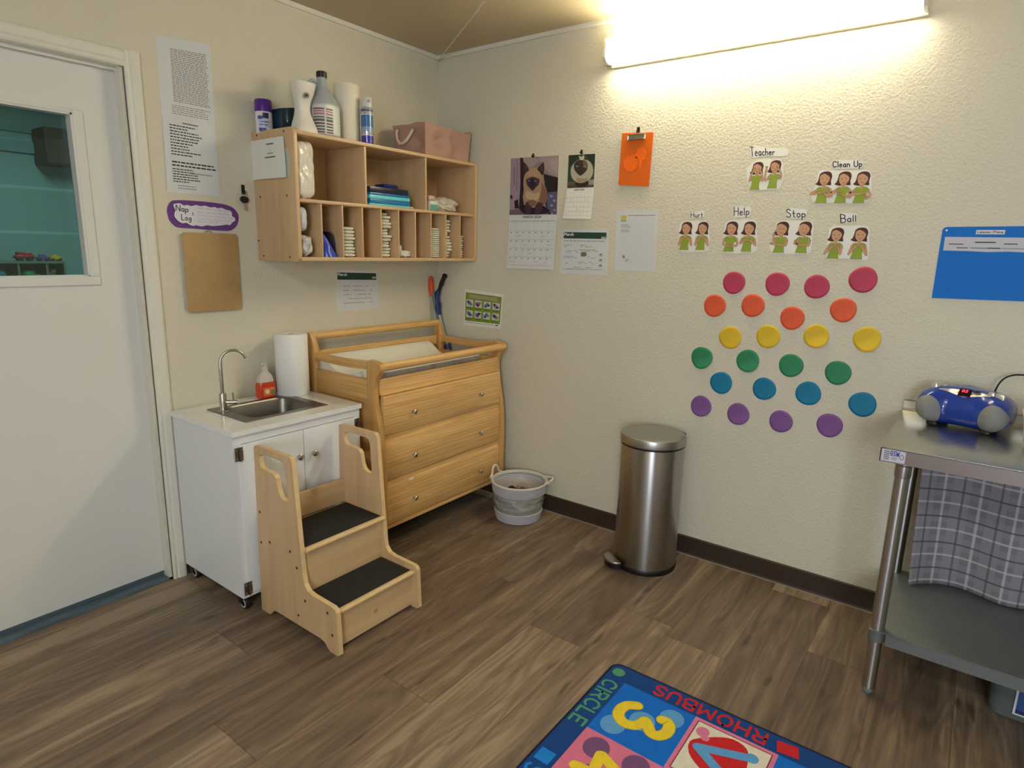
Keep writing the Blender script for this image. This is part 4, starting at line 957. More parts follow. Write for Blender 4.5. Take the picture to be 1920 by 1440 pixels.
part('end_panel', MB().prism([(y, 0.812 + (z - 0.812) * 0.96) for y, z in padp], 'x', -0.9335, -0.9300, 0.0), pad_mat(), cp)
part('front_panel', MB().box((-0.925, -0.5105, 0.812), (-0.212, -0.508, 0.862), 0.0), mat('pad_side_grey', (170, 164, 154), 0.5, var=0.25, vscale=25), cp)

# ------------------------------------------------------------------ step stool with handles
SX0, SX1 = -1.540, -1.134
t = thing('step_stool', 'two step birch plywood toddler stool with side handles and black treads', 'step stool', ((SX0 + SX1) / 2, -0.75, 0))
def arc(cx, cy, r, a0, a1, n=5):
    return [(cx + r * math.cos(math.radians(a0 + (a1 - a0) * i / n)), cy + r * math.sin(math.radians(a0 + (a1 - a0) * i / n))) for i in range(n + 1)]
outl = [(-0.503, 0.0), (-0.560, 0.0), (-0.570, 0.006), (-0.585, 0.024), (-0.600, 0.030), (-0.880, 0.030), (-0.905, 0.024), (-0.922, 0.006), (-0.935, 0.0), (-0.975, 0.0), (-0.984, 0.006),
        (-0.977, 0.168), (-0.970, 0.178), (-0.955, 0.183)] + [(-0.845, 0.186), (-0.815, 0.192), (-0.797, 0.212), (-0.790, 0.245)] + [(-0.757, 0.668), (-0.752, 0.680), (-0.742, 0.686)] + [(-0.530, 0.684), (-0.522, 0.680), (-0.519, 0.672)]
slot = [(-0.573, 0.658), (-0.690, 0.659), (-0.708, 0.652), (-0.715, 0.636), (-0.722, 0.520), (-0.717, 0.511), (-0.690, 0.511), (-0.674, 0.520), (-0.664, 0.540), (-0.655, 0.583), (-0.645, 0.594), (-0.628, 0.599), (-0.575, 0.601), (-0.560, 0.606), (-0.552, 0.622), (-0.553, 0.645), (-0.560, 0.655)]
outl = outl[::-1]
def bevel_panel(xa, xb):
    b = MB().prism(outl, 'x', xa, xb, 0.0, holes=[slot])
    return b
for xa, xb in ((SX0, SX0 + 0.018), (SX1 - 0.018, SX1)):
    m = MB(); n = len(outl)
    core = bevel_panel(xa, xb)
    # give the plywood rim its own lighter face material
    core.mi = [1 if abs((core.v[f[1]] - core.v[f[0]]).cross(core.v[f[2]] - core.v[f[1]]).normalized().x) < 0.5 else 0 for f in core.f]
    p = part('side_panel', core, [PLY, PLYE], t, angle=30)
    if xa == SX0:
        for y, z in ((-.534, .421), (-.53, .295), (-.589, .314), (-.719, .318), (-.756, .265), (-.797, .148), (-.927, .151), (-.751, .072), (-.949, .072)):
            part('screw', MB().lathe([(0.0055, -0.0012), (0.0055, 0.0), (0.003, 0.0006)], (xa - 0.0004, y, z), 10, axis='x'), SCREW, p)
TX0, TX1 = SX0 + 0.018, SX1 - 0.018
GRIP = mat('grip_black', (30, 31, 33), 0.75, bump=1.2, bscale=260, var=0.15, vscale=20)
for (ya, yb, zt, ga, gb) in ((-0.798, -0.548, 0.345, -0.780, -0.560), (-0.965, -0.760, 0.162, -0.948, -0.775)):
    tr_ = part('tread', MB().box((TX0, ya, zt - 0.016), (TX1, yb, zt), 0.006, seg=3), [PLYX], t)
    part('nosing', MB().tube([(TX0 + 0.0002, ya + 0.0065, zt - 0.008), (TX1 - 0.0002, ya + 0.0065, zt - 0.008)], 0.0088, 14), PLYE, tr_)
    part('grip_pad', MB().box((TX0 + 0.006, ga, zt - 0.0005), (TX1 - 0.008, gb, zt + 0.0012), 0.0005), GRIP, tr_)
part('riser', MB().box((TX0, -0.775, 0.150), (TX1, -0.760, 0.3295)), PLYX, t)
fr_ = part('front_board', MB().box((TX0, -0.950, 0.012), (TX1, -0.935, 0.1455)), PLYX, t)
fl = Flat(lambda u, v, w: (u, -0.950 - w, v))
for k in range(3): fl.line([(-1.350 + k * 0.006, 0.066), (-1.3475 + k * 0.006, 0.078)], 0.0022, SCREW, 1)
part('stamp', fl.mb, fl.mats, fr_)
part('back_board', MB().box((TX0, -0.545, 0.345), (TX1, -0.530, 0.446), 0.002), PLYX, t)

# ------------------------------------------------------------------ rope basket with clear liner
BC = (-0.172, -0.757, 0.0)
t = thing('rope_basket', 'round pale grey rope basket lined with a clear bag, beside the changing table', 'basket', BC)
ROPE = mat('rope_lilac', (190, 189, 196), 0.85, bump=1.0, bscale=150)
def bctr(z): f = min(1, z / 0.215); return (BC[0] - 0.008 * f, BC[1] - 0.010 * f)
def coils(z0, z1, r0, r1, n, r=0.0055):
    b = MB()
    for i in range(n):
        f = i / max(1, n - 1); z = z0 + (z1 - z0) * f; R_ = r0 + (r1 - r0) * f; cx, cy = bctr(z)
        b.tube([(cx + R_ * math.cos(2 * PI * k / 48), cy + R_ * math.sin(2 * PI * k / 48), z) for k in range(48)], r, 10, closed=True)
    return b
part('bottom_coils', coils(0.0056, 0.052, 0.116, 0.126, 5).lathe([(0.0, 0.003), (0.114, 0.003), (0.114, 0.008), (0, 0.008)], BC, 40), ROPE, t)
part('top_coils', coils(0.160, 0.204, 0.138, 0.145, 5), ROPE, t)
rcx, rcy = bctr(0.212)
part('rim', MB().tube([(rcx + 0.147 * math.cos(2 * PI * k / 48), rcy + 0.147 * math.sin(2 * PI * k / 48), 0.2125) for k in range(48)], 0.006, 10, closed=True), mat('rim_rope', (214, 206, 200), 0.8, bump=0.8, bscale=150), t)
def meshf(u, v):
    a = u * 2 * PI; z = 0.050 + 0.112 * v; cx, cy = bctr(z)
    r = 0.125 + 0.013 * v + 0.004 * math.sin(v * PI) + 0.011 * math.sin(PI * v) * (noise.noise(Vector((math.cos(a) * 2.4, math.sin(a) * 2.4, z * 30))) + 0.4 * noise.noise(Vector((math.cos(a) * 6, math.sin(a) * 6, z * 60))))
    return Vector((cx + r * math.cos(a), cy + r * math.sin(a), z))
part('clear_wall', MB().grid(meshf, 96, 26, closed_u=True), mat('silver_mesh', (176, 178, 174), 0.22, metal=0.25, bump=1.2, bscale=30, coat=0.6), t, angle=80)
def linf(u, v):
    a = u * 2 * PI; r = 0.1375 - 0.030 * v + 0.007 * noise.noise(Vector((math.cos(a) * 5, math.sin(a) * 5, v * 3))) * v - (0.09 * max(0, v - 0.85) / 0.15)
    return Vector((rcx + r * math.cos(a), rcy + r * math.sin(a), 0.196 - 0.130 * min(1, v / 0.85) + 0.004 * math.sin(13 * a) * v))
part('bag_liner', MB().grid(linf, 90, 16, closed_u=True), mat('liner_film', (196, 192, 186), 0.3, bump=1.0, bscale=30), t, angle=80)
part('inner_coils', coils(0.160, 0.206, 0.1335, 0.1395, 5, 0.0045), ROPE, t)
for an in (98, -50):
    a = math.radians(an); ctr = Vector((rcx + 0.147 * math.cos(a), rcy + 0.147 * math.sin(a), 0.2125)); tn = Vector((-math.sin(a), math.cos(a), 0)); nn = Vector((math.cos(a), math.sin(a), 0))
    hh = 0.050 if an == 98 else 0.010; ou = 0.004 if an == 98 else 0.016
    pts = smooth_pts([tuple(ctr + tn * x + nn * o * ou + Vector((0, 0, z))) for x, z, o in ((-0.058, 0.002, 0), (-0.036, hh * 0.30, 0.6), (-0.024, hh * 0.85, 1.5), (0.0, hh * 1.1, 2), (0.024, hh * 0.85, 1.5), (0.036, hh * 0.30, 0.6), (0.058, 0.002, 0))], 4)
    part('handle', MB().tube(pts, 0.0062, 8), MATS['rim_rope'], t)
for i, (dx, dy, c, s_) in enumerate(((-0.020, 0.030, (52, 28, 42), .075), (0.030, -0.065, (232, 160, 132), .06), (0.010, -0.015, (104, 84, 76), .055), (0.050, 0.020, (168, 150, 132), .06))):
    solo('crumpled_wipe', MB().blob((rcx + dx, rcy + dy, 0.142), (s_, s_, 0.060), 0.25, 2.5, i + 4, 2, 3), mat('waste%d' % i, c, 0.8),
         ('dark maroon', 'peach', 'brown', 'tan')[i] + ' crumpled scrap of waste inside the rope basket', 'waste', (rcx + dx, rcy + dy, 0.10))
solo('crumpled_wipe', MB().blob((rcx, rcy, 0.100), (0.185, 0.185, 0.045), 0.2, 3, 9, 2.5, 4), mat('waste_pale', (198, 190, 180), 0.8), 'pale crumpled tissue heap at the bottom of the rope basket', 'waste', (rcx, rcy, 0.07))

# ------------------------------------------------------------------ pedal bin
TC = (-0.203, -1.516, 0.0)
t = thing('trash_can', 'tall round stainless steel pedal trash can against the right wall', 'trash can', TC)
TM = brushed('bin_steel', (176, 174, 172), 0.34)
part('body', MB().lathe([(0.1405, 0.022), (0.1415, 0.024), (0.1415, 0.582), (0.1405, 0.585)], TC, 72), TM, t)
part('lid', MB().lathe([(0.1435, 0.590), (0.146, 0.592), (0.146, 0.618), (0.143, 0.626), (0.135, 0.6295), (0.10, 0.631), (0.0, 0.6315)], TC, 72), mat('lid_steel', (172, 172, 166), 0.33, 1.0), t)
part('lid_gasket', MB().lathe([(0.1425, 0.582), (0.1425, 0.591)], TC, 72), BLACKP, t)
part('base_ring', MB().lathe([(0.143, 0.0), (0.1445, 0.004), (0.1445, 0.020), (0.142, 0.024)], TC, 72), BLACKP, t)
hd = Vector((0.80, -0.60, 0)).normalized()
hp_ = Vector(TC) + hd * 0.146
part('hinge', MB().box((-0.004, -0.018, 0.545), (0.012, 0.018, 0.622), 0.004, M=Matrix.Translation((hp_.x, hp_.y, 0)) @ Matrix.Rotation(math.atan2(hd.y, hd.x), 4, 'Z')), BLACKP, t)
pd = Vector((-0.80, 0.60, 0)).normalized(); pa = math.atan2(pd.y, pd.x)
M = Matrix.Translation((TC[0], TC[1], 0)) @ Matrix.Rotation(pa, 4, 'Z')
pl = [(0.150, -0.058), (0.168, -0.056), (0.186, -0.044), (0.198, -0.024), (0.202, 0.0), (0.198, 0.024), (0.186, 0.044), (0.168, 0.056), (0.150, 0.058)]
pp = part('pedal', MB().prism(pl, 'z', 0.030, 0.043, 0.005, M=M), mat('pedal_steel', (176, 170, 158), 0.35, 1.0), t)
part('pedal_base', MB().prism([(x * 0.98, y * 0.95) for x, y in pl], 'z', 0.010, 0.030, 0, M=M), BLACKP, pp)

# ------------------------------------------------------------------ floor squeegee and spray mop in the corner
b = MB().tube([(-0.066, -0.020, 1.175), (-0.049, -0.088, 0.842), (-0.036, -0.12, 0.03)], 0.0095, 12, 0)
b2 = MB().tube([(-0.071, -0.014, 1.140), (-0.070, -0.014, 1.160), (-0.071, -0.014, 1.180), (-0.073, -0.014, 1.225), (-0.073, -0.014, 1.248), (-0.072, -0.014, 1.256)], [0.010, 0.013, 0.0155, 0.016, 0.012, 0.006], 14)
t = thing('broom', 'grey pole with an orange grip leaning in the corner', 'broom', (-0.04, -0.30, 0))
part('pole', b, mat('pole_grey', (96, 104, 106), 0.4), t); part('grip', b2, mat('grip_orange', (222, 84, 34), 0.45), t)
part('brush_head', MB().box((-0.056, -0.19, 0.0), (-0.018, -0.05, 0.035), 0.006), mat('brush_grey', (88, 92, 94), 0.8), t)
t = thing('spray_mop', 'blue and grey spray mop with a black bent handle leaning in the corner', 'mop', (-0.04, -0.36, 0))
NV = mat('mop_blue', (38, 52, 104), 0.45)
gp = smooth_pts([(-0.050, -0.050, 1.158), (-0.050, -0.062, 1.190), (-0.050, -0.080, 1.225), (-0.050, -0.098, 1.256), (-0.050, -0.108, 1.268)], 4)
part('grip', MB().tube(gp, [0.0105] * 6 + [0.0125] * 6 + [0.0145] * 3 + [0.012, 0.006], 12), mat('grip_dark', (22, 18, 24), 0.5), t)
hb = smooth_pts([(-0.050, -0.056, 1.178), (-0.050, -0.040, 1.145), (-0.050, -0.040, 1.100), (-0.050, -0.048, 1.060), (-0.050, -0.056, 1.030)], 4)
part('handle_body', MB().tube(hb, [0.010, .012, .014, .016, .017, .017, .017, .018, .018, .019, .020, .020, .019, .018, .016, .015, .012], 14).tube([(-0.056, -0.062, 1.105), (-0.060, -0.078, 1.100), (-0.060, -0.080, 1.080)], 0.004, 8), NV, t)
part('tube', MB().tube([(-0.050, -0.056, 1.035), (-0.042, -0.118, 0.848), (-0.038, -0.17, 0.60), (-0.036, -0.26, 0.04)], 0.0105, 12), mat('tube_silver', (150, 156, 164), 0.35, 0.6), t)
part('tank', MB().tube([(-0.043, -0.112, 0.862), (-0.040, -0.150, 0.75)], 0.020, 16), NV, t)
part('mop_head', MB().box((-0.060, -0.34, 0.0), (-0.018, -0.21, 0.03), 0.008).box((-0.05, -0.28, 0.028), (-0.025, -0.24, 0.05), 0.004), mat('mop_head_grey', (60, 62, 70), 0.7), t)

# ------------------------------------------------------------------ steel work table
WX0, WX1, WYA, WYE, WZ = -0.617, -0.016, -2.430, -3.650, 0.858
t = thing('work_table', 'stainless steel work table with an undershelf by the right wall', 'work table', (-0.31, -3.04, 0))
b = MB().box((WX0, WYE, WZ - 0.003), (WX1, WYA, WZ), 0.001)
b.box((WX0, WYE, WZ - 0.045), (WX0 + 0.002, WYA, WZ - 0.0035)).box((WX0, WYA - 0.002, WZ - 0.045), (WX1, WYA, WZ - 0.0035)).box((WX0, WYE, WZ - 0.045), (WX1, WYE + 0.002, WZ - 0.0035))
b.box((WX0 + 0.002, WYE + 0.002, WZ - 0.045), (WX0 + 0.018, WYA - 0.002, WZ - 0.0435))
part('tabletop', b, STEEL2, t)
part('backsplash', MB().prism([(WX1, WZ), (WX1 - 0.010, WZ), (WX1 - 0.002, WZ + 0.010), (WX1 + 0.002, WZ + 0.036), (WX1 + 0.014, WZ + 0.040), (WX1 + 0.014, WZ)], 'y', WYE, WYA), STEEL2, t, smooth=False)
LEG = brushed('leg_steel', (180, 180, 174), 0.36, 0.8)
for lx, ly in ((-0.556, -2.492), (-0.075, -2.492), (-0.556, -3.588), (-0.075, -3.588)):
    l_ = part('leg', MB().lathe([(0.0205, 0.022), (0.0205, WZ - 0.045)], (lx, ly, 0), 28), LEG, t)
    part('foot', MB().lathe([(0.011, 0.0), (0.014, 0.004), (0.0165, 0.010), (0.0165, 0.026)], (lx, ly, 0), 20), mat('foot_grey', (120, 130, 128), 0.5), l_)
    part('socket', MB().lathe([(0.022, WZ - 0.10), (0.0235, WZ - 0.095), (0.0235, WZ - 0.062), (0.029, WZ - 0.056), (0.029, WZ - 0.0455)], (lx, ly, 0), 28), LEG, l_)
UZ = 0.236
b = MB().box((-0.580, -3.61, UZ - 0.002), (-0.050, -2.470, UZ), 0.0008)
b.box((-0.580, -3.56, UZ - 0.040), (-0.578, -2.520, UZ - 0.0025)).box((-0.540, -2.472, UZ - 0.040), (-0.09, -2.470, UZ - 0.0025))
for lx, ly in ((-0.556, -2.492), (-0.075, -2.492), (-0.556, -3.588), (-0.075, -3.588)):
    b.lathe([(0.0245, UZ - 0.040), (0.0245, UZ + 0.0008), (0.021, UZ + 0.0012)], (lx, ly, 0), 28)
part('undershelf', b, mat('galvanised', (132, 138, 136), 0.42, 0.6, var=0.08, vscale=6), t)
# maker's label on the front edge
fl = Flat(lambda u, v, w: (WX0 - w, -u, v), base=0.0002)
ly = 2.434
fl.slab([(ly, 0.853), (ly + 0.062, 0.853), (ly + 0.062, 0.8165), (ly, 0.8165)], mat('label_lilac_white', (206, 204, 214), 0.4), 0.0003)
GR = mat('label_grey', (120, 120, 128), 0.5); BL = mat('label_brand_blue', (52, 52, 150), 0.5)
for i in range(5): fl.poly([(ly + .006, .849 - i * .006), (ly + .021, .849 - i * .006), (ly + .021, .8455 - i * .006), (ly + .006, .8455 - i * .006)], GR, 1)
write(fl, 'GSW', [(ly + .0235, .850), (ly + .0455, .850), (ly + .0455, .836), (ly + .0235, .836)], 0.0024, BL, 1, 0.3)
for i, (ua, ub) in enumerate(((.027, .041), (.025, .043), (.028, .040))): fl.poly([(ly + ua, .832 - i * .0035), (ly + ub, .832 - i * .0035), (ly + ub, .8305 - i * .0035), (ly + ua, .8305 - i * .0035)], GR, 1)
fl.disc((ly + .0525, .835), .0062, .0085, GR, 1); fl.disc((ly + .0525, .835), .004, .006, fl.mats[0], 2)
part('maker_label', fl.mb, fl.mats, t, 'small printed maker label')

# plaid cloth hanging behind the undershelf
def plaid():
    m = bpy.data.materials.new('plaid_cloth'); m.use_nodes = True; nt = m.node_tree; b = nt.nodes['Principled BSDF']; N = nt.nodes.new; L = nt.links.new
    uv = N('ShaderNodeUVMap'); uv.uv_map = 'cloth'; s = N('ShaderNodeSeparateXYZ'); L(uv.outputs['UV'], s.inputs[0])
    def stripe(sock, period, off, w):
        a = N('ShaderNodeMath'); a.operation = 'ADD'; a.inputs[1].default_value = off; L(sock, a.inputs[0])
        w_ = N('ShaderNodeMath'); w_.operation = 'WRAP'; w_.inputs[1].default_value = 0; w_.inputs[2].default_value = period; L(a.outputs[0], w_.inputs[0])
        c = N('ShaderNodeMath'); c.operation = 'LESS_THAN'; c.inputs[1].default_value = w; L(w_.outputs[0], c.inputs[0]); return c.outputs[0]
    cur = None
    base = lin((122, 120, 126))
    def mixin(a, fac, col, amt):
        k = N('ShaderNodeMath'); k.operation = 'MULTIPLY'; k.inputs[1].default_value = amt; L(fac, k.inputs[0])
        x = N('ShaderNodeMix'); x.data_type = 'RGBA'; L(k.outputs[0], x.inputs['Factor']); x.inputs['B'].default_value = lin(col)
        if a is None: x.inputs['A'].default_value = base
        else: L(a, x.inputs['A'])
        return x.outputs['Result']
    cur = mixin(cur, stripe(s.outputs[0], .108, .0, .054), (146, 142, 150), 0.6)
    cur = mixin(cur, stripe(s.outputs[1], .100, .02, .05), (140, 138, 146), 0.5)
    cur = mixin(cur, stripe(s.outputs[0], .108, .028, .009), (200, 200, 206), 0.55)
    cur = mixin(cur, stripe(s.outputs[1], .100, .048, .007), (200, 200, 206), 0.6)
    cur = mixin(cur, stripe(s.outputs[0], .108, .078, .007), (70, 70, 76), 0.6)
    cur = mixin(cur, stripe(s.outputs[1], .100, .000, .006), (66, 66, 72), 0.75)
    L(cur, b.inputs['Base Color']); b.inputs['Roughness'].default_value = 0.9
    return m
nu, nv = 90, 26; vs = []; uvs = []
for j in range(nv):
    for i in range(nu):
        s = i / (nu - 1); v = j / (nv - 1); y = -2.520 - 1.02 * s; z = 0.2385 + 0.555 * v
        dep = -0.098 - 0.022 * math.cos(s * 21 + 0.6 * v) * (1 - 0.35 * v) - 0.055 * math.exp(-s * 22) * (1 - v)
        vs.append((dep, y + 0.01 * math.sin(s * 21) * 0.4 - 0.025 * (1 - v) * math.exp(-s * 9), z)); uvs.append((s * 1.06, z))
fs = [(j * nu + i, j * nu + i + 1, (j + 1) * nu + i + 1, (j + 1) * nu + i) for j in range(nv - 1) for i in range(nu - 1)]
b = MB().add(vs, fs); me = b.mesh('plaid_blanket', plaid(), (-0.1, -3.0, 0.24))
ul = me.uv_layers.new(name='cloth')
for lp in me.loops: ul.data[lp.index].uv = uvs[lp.vertex_index]
o = bpy.data.objects.new('plaid_blanket', me); COL.objects.link(o); o.location = (-0.1, -3.0, 0.24)
o['label'] = 'grey plaid blanket hanging behind the undershelf of the steel table'; o['category'] = 'blanket'
md_ = o.modifiers.new('thickness', 'SOLIDIFY'); md_.thickness = 0.003

# clear bin under the table
t = thing('storage_bin', 'clear grey plastic bin with a blue label on the floor under the steel table', 'storage bin', (-0.28, -3.0, 0))
CB = mat('bin_clear', (176, 190, 190), 0.15, trans=0.75, ior=1.15, coat=0.3)
def bl(k, z, y0=-2.812, y1=-3.26, x0=-0.425, x1=-0.12): return [(x, y, z) for x, y in rrect(x0 - k, x1 + k, y1 - k, y0 + k, 0.035, 5)]
part('tub', skin([bl(-0.012, 0.0), bl(-0.004, 0.006), bl(0.0, 0.10), bl(0.006, 0.135)]), CB, t, angle=50)
part('lid', skin([bl(0.012, 0.135), bl(0.014, 0.14), bl(0.012, 0.150)]), mat('bin_lid', (96, 98, 104), 0.4), t)
fl = Flat(lambda u, v, w: (-0.4305 - w, -u, v))
fl.slab([(2.873, .128), (2.99, .128), (2.99, .030), (2.873, .030)], mat('label_white', (206, 206, 210), 0.4), 0.0008)
fl.poly([(2.879, .122), (2.984, .122), (2.984, .036), (2.879, .036)], mat('bin_label_blue', (50, 78, 132), 0.4), 1)
fl.poly([(2.879, .122), (2.984, .122), (2.984, .106), (2.90, .104)], mat('bin_label_pink', (180, 150, 168), 0.4), 2)
fl.poly([(2.879, .048), (2.984, .044), (2.984, .036), (2.879, .036)], mat('bin_label_navy', (34, 38, 96), 0.4), 2)
part('picture_label', fl.mb, fl.mats, t, 'blue picture label with white border')

# ------------------------------------------------------------------ boombox
BXC = Vector((-0.155, -2.618, WZ + 0.0006)); bt_ = math.radians(12)
t = thing('boombox', 'blue portable boombox with grey speakers standing on the steel table', 'boombox', BXC, rz=-bt_)
BLU = mat('boombox_blue', (28, 62, 156), 0.22, coat=0.6)
GRL = mat('speaker_cloth', (134, 136, 136), 0.6, bump=0.8, bscale=220)
SLV = mat('boombox_silver', (206, 202, 192), 0.28, 0.6)
# local frame: front faces -x, left speaker towards +y
HW, HH, HD = 0.136, 0.140, 0.092
def ss(a, b_, x): x = min(1, max(0, (x - a) / (b_ - a))); return x * x * (3 - 2 * x)
def bf(u, v):
    y = -HW + 2 * HW * u; k = abs(y) / HW
    e = max(0.0, 1 - k ** 5) ** (1 / 2.2)
    fr = (0.064 + 0.034 * ss(0.30, 0.72, k)) * (0.30 + 0.70 * e)
    bk = 0.074 * (0.45 + 0.55 * e)
    hz = (0.0665 - 0.006 * ss(0.5, 1, k)) * (0.25 + 0.75 * e); cz = 0.0705 - 0.006 * k
    a = v * 2 * PI; c, s = math.cos(a), math.sin(a); p = 2.9; q = (abs(c) ** p + abs(s) ** p) ** (-1 / p)
    zz = cz + hz * q * s
    xx = -fr * q * c if c > 0 else -bk * q * c
    if c > 0: xx += 0.26 * max(0, zz - cz) * c ** 0.5 + 0.20 * max(0, cz - 0.03 - zz) * c ** 0.5
    return Vector((xx, y, zz))
nv_ = 56; nu_ = 60; b = MB()
us = [0.5 - 0.5 * math.cos(PI * i / (nu_ - 1)) for i in range(nu_)]
vs = [bf(us[i], j / nv_) for i in range(nu_) for j in range(nv_)]
fs = [[i * nv_ + j, i * nv_ + (j + 1) % nv_, (i + 1) * nv_ + (j + 1) % nv_, (i + 1) * nv_ + j] for i in range(nu_ - 1) for j in range(nv_)]
fs += [list(range(nv_)), [(nu_ - 1) * nv_ + j for j in range(nv_)][::-1]]
bb_ = b.add(vs, fs)
BOD = part('body', bb_, BLU, t, world=False, angle=60)
for sgn in (1, -1):
    def spt(r, a):
        yy = sgn * (0.0935 + 0.0405 * r * math.cos(a)); ang = -12 + 45 * r * math.sin(a) + 6 * r * math.cos(a)
        p = bf((yy + HW) / (2 * HW), (ang % 360) / 360.0); c = Vector((0.0, sgn * 0.07, 0.062)); return p + (p - c).normalized() * (0.0012 + 0.0022 * (1 - r ** 4))
    n = 44; vs = [spt(0, 0)] + [spt(j / 8, 2 * PI * i / n) for j in range(1, 9) for i in range(n)]
    fs = [[0, 1 + i, 1 + (i + 1) % n] for i in range(n)] + [[1 + (j - 1) * n + i, 1 + j * n + i, 1 + j * n + (i + 1) % n, 1 + (j - 1) * n + (i + 1) % n] for j in range(1, 8) for i in range(n)]
    part('speaker', MB().add(vs, fs), GRL, t, world=False, angle=70)
def onbody(y, ang):     # point on the body skin, ang in degrees from the front (0) up to the top (90)
    return bf((y + HW) / (2 * HW), ang / 360.0)
# silver band with display and printed panel
bd = MB(); n = 24
vs = []
for i in range(n + 1):
    y = 0.074 - 0.146 * i / n; k = abs(y + 0.0) / 0.074
    for e in (31 + 19 * k, 54 + 0 * k):
        p = onbody(y, e); c = Vector((0.0, y, 0.06)); vs.append(p + (p - c).normalized() * 0.0012)
bd.add(vs, [[2 * i, 2 * i + 2, 2 * i + 3, 2 * i + 1] for i in range(n)])
part('silver_band', bd, SLV, t, world=False, angle=60)
dm = MB()
for i, (ya, yb, e0, e1, off) in enumerate(((0.018, -0.018, 34, 58, 0.003),)):
    vs = []
    for j in range(7):
        y = ya + (yb - ya) * j / 6
        for e in (e0, e1):
            p = onbody(y, e); c = Vector((0.0, y, 0.06)); vs.append(p + (p - c).normalized() * off)
    dm.add(vs, [[2 * k, 2 * k + 2, 2 * k + 3, 2 * k + 1] for k in range(6)])
disp = part('display', dm, mat('display_dark', (34, 6, 10), 0.6, spec=0.1), t, world=False, smooth=False)
p0 = onbody(0.0, 46); nrm = (p0 - Vector((0.0, 0.0, 0.06))).normalized(); upv = Vector((0, 0, 1)) - nrm * nrm.z; upv.normalize(); rgt = Vector((0, -1, 0))
fl = Flat(lambda u, v, w: tuple(p0 + nrm * (0.0065 + w) + rgt * u + upv * v))
write(fl, '02', [(-0.0075, 0.006), (0.0075, 0.006), (0.0075, -0.006), (-0.0075, -0.006)], 0.0022, mat('led_red', (255, 60, 84), 0.4, emit=(255, 60, 90), estr=1.6), 1, 0.35)
part('digits', fl.mb, fl.mats, disp, world=False, smooth=False)
# lid of the disc tray, knobs, buttons
lidm = MB(); rr_ = 0.058
vs = [Vector((0.028, 0.004, HH + 0.0005))]
for j in range(1, 7):
    for i in range(40):
        a = 2 * PI * i / 40; x = 0.022 + 0.050 * (j / 6) * math.cos(a); y = 0.004 + 0.072 * (j / 6) * math.sin(a)
        vs.append(Vector((x, y, HH - 0.002 - 0.010 * (j / 6) ** 2)))
fs = [[0, 1 + i, 1 + (i + 1) % 40] for i in range(40)] + [[1 + (j - 1) * 40 + i, 1 + (j - 1) * 40 + (i + 1) % 40, 1 + j * 40 + (i + 1) % 40, 1 + j * 40 + i] for j in range(1, 6) for i in range(40)]
part('disc_lid', lidm.add(vs, fs), mat('lid_blue', (62, 84, 140), 0.3, coat=0.4), t, world=False)
part('lid_latch', MB().blob((-0.034, -0.030, HH - 0.008), (0.012, 0.026, 0.008), 0, 1, 0, 2, 3), mat('latch_blue', (20, 32, 92), 0.3), t, world=False)
part('volume_knob', MB().lathe([(0.013, HH - 0.024), (0.013, HH - 0.004), (0.011, HH), (0, HH + 0.0005)], (-0.022, 0.090, 0), 24).lathe([(0.008, HH - 0.02), (0.008, HH - 0.003), (0, HH - 0.002)], (-0.012, 0.066, 0), 18), SLV, t, world=False)
part('button_panel', MB().box((-0.044, -0.108, HH - 0.026), (-0.014, -0.082, HH - 0.005), 0.004).box((-0.043, -0.081, HH - 0.024), (-0.015, -0.062, HH - 0.004), 0.004), SLV, t, world=False)
for fx, fy in ((-0.07, 0.06), (-0.07, -0.09), (0.04, 0.06), (0.04, -0.09)): part('foot', MB().box((fx, fy, 0.0), (fx + 0.03, fy + 0.03, 0.012), 0.003), BLACKP, t, world=False)
cd = smooth_pts([(-0.062, -2.688, 0.958), (-0.060, -2.700, 1.008), (-0.055, -2.722, 1.034), (-0.045, -2.76, 1.042), (-0.035, -2.82, 1.034), (-0.022, -2.90, 0.98), (-0.016, -2.96, 0.93), (-0.012, -3.0, 0.905)], 5)
solo('power_cord', MB().tube(cd, 0.0028, 8), BLACKP, 'thin black power cord arching up behind the boombox', 'cord', (-0.05, -2.7, 0.95))
t = thing('wipes_tub', 'white plastic tub at the right edge of the steel table beside the boombox', 'tub', (-0.33, -2.83, WZ))
def wt(k, z): return [(x, y, z) for x, y in rrect(-0.40 - k, -0.28 + k, -2.930 - k, -2.774 + k, 0.03, 5)]
part('tub', skin([wt(-0.008, WZ + 0.0006), wt(-0.002, WZ + 0.012), wt(0.006, WZ + 0.075), wt(0.010, WZ + 0.105)]), mat('tub_mint', (206, 220, 212), 0.3), t, angle=50)
part('lid', skin([wt(0.013, WZ + 0.105), wt(0.014, WZ + 0.110), wt(0.010, WZ + 0.124)]), WHITEP, t, angle=50)
Q_L={'policy':[(-1.5217,2.1697),(-1.3123,2.1892),(-1.314,1.8852),(-1.5257,1.8895)],'schedule':[(-1.5235,1.8879),(-1.3153,1.8829),(-1.3152,1.6044),(-1.5288,1.6057)],'clip':[(-1.4925,1.455),(-1.2603,1.4544),(-1.2565,1.1319),(-1.4898,1.1349)],'march':[(-0.7427,1.298),(-0.4689,1.2896),(-0.4633,1.0874),(-0.7418,1.0903)]}
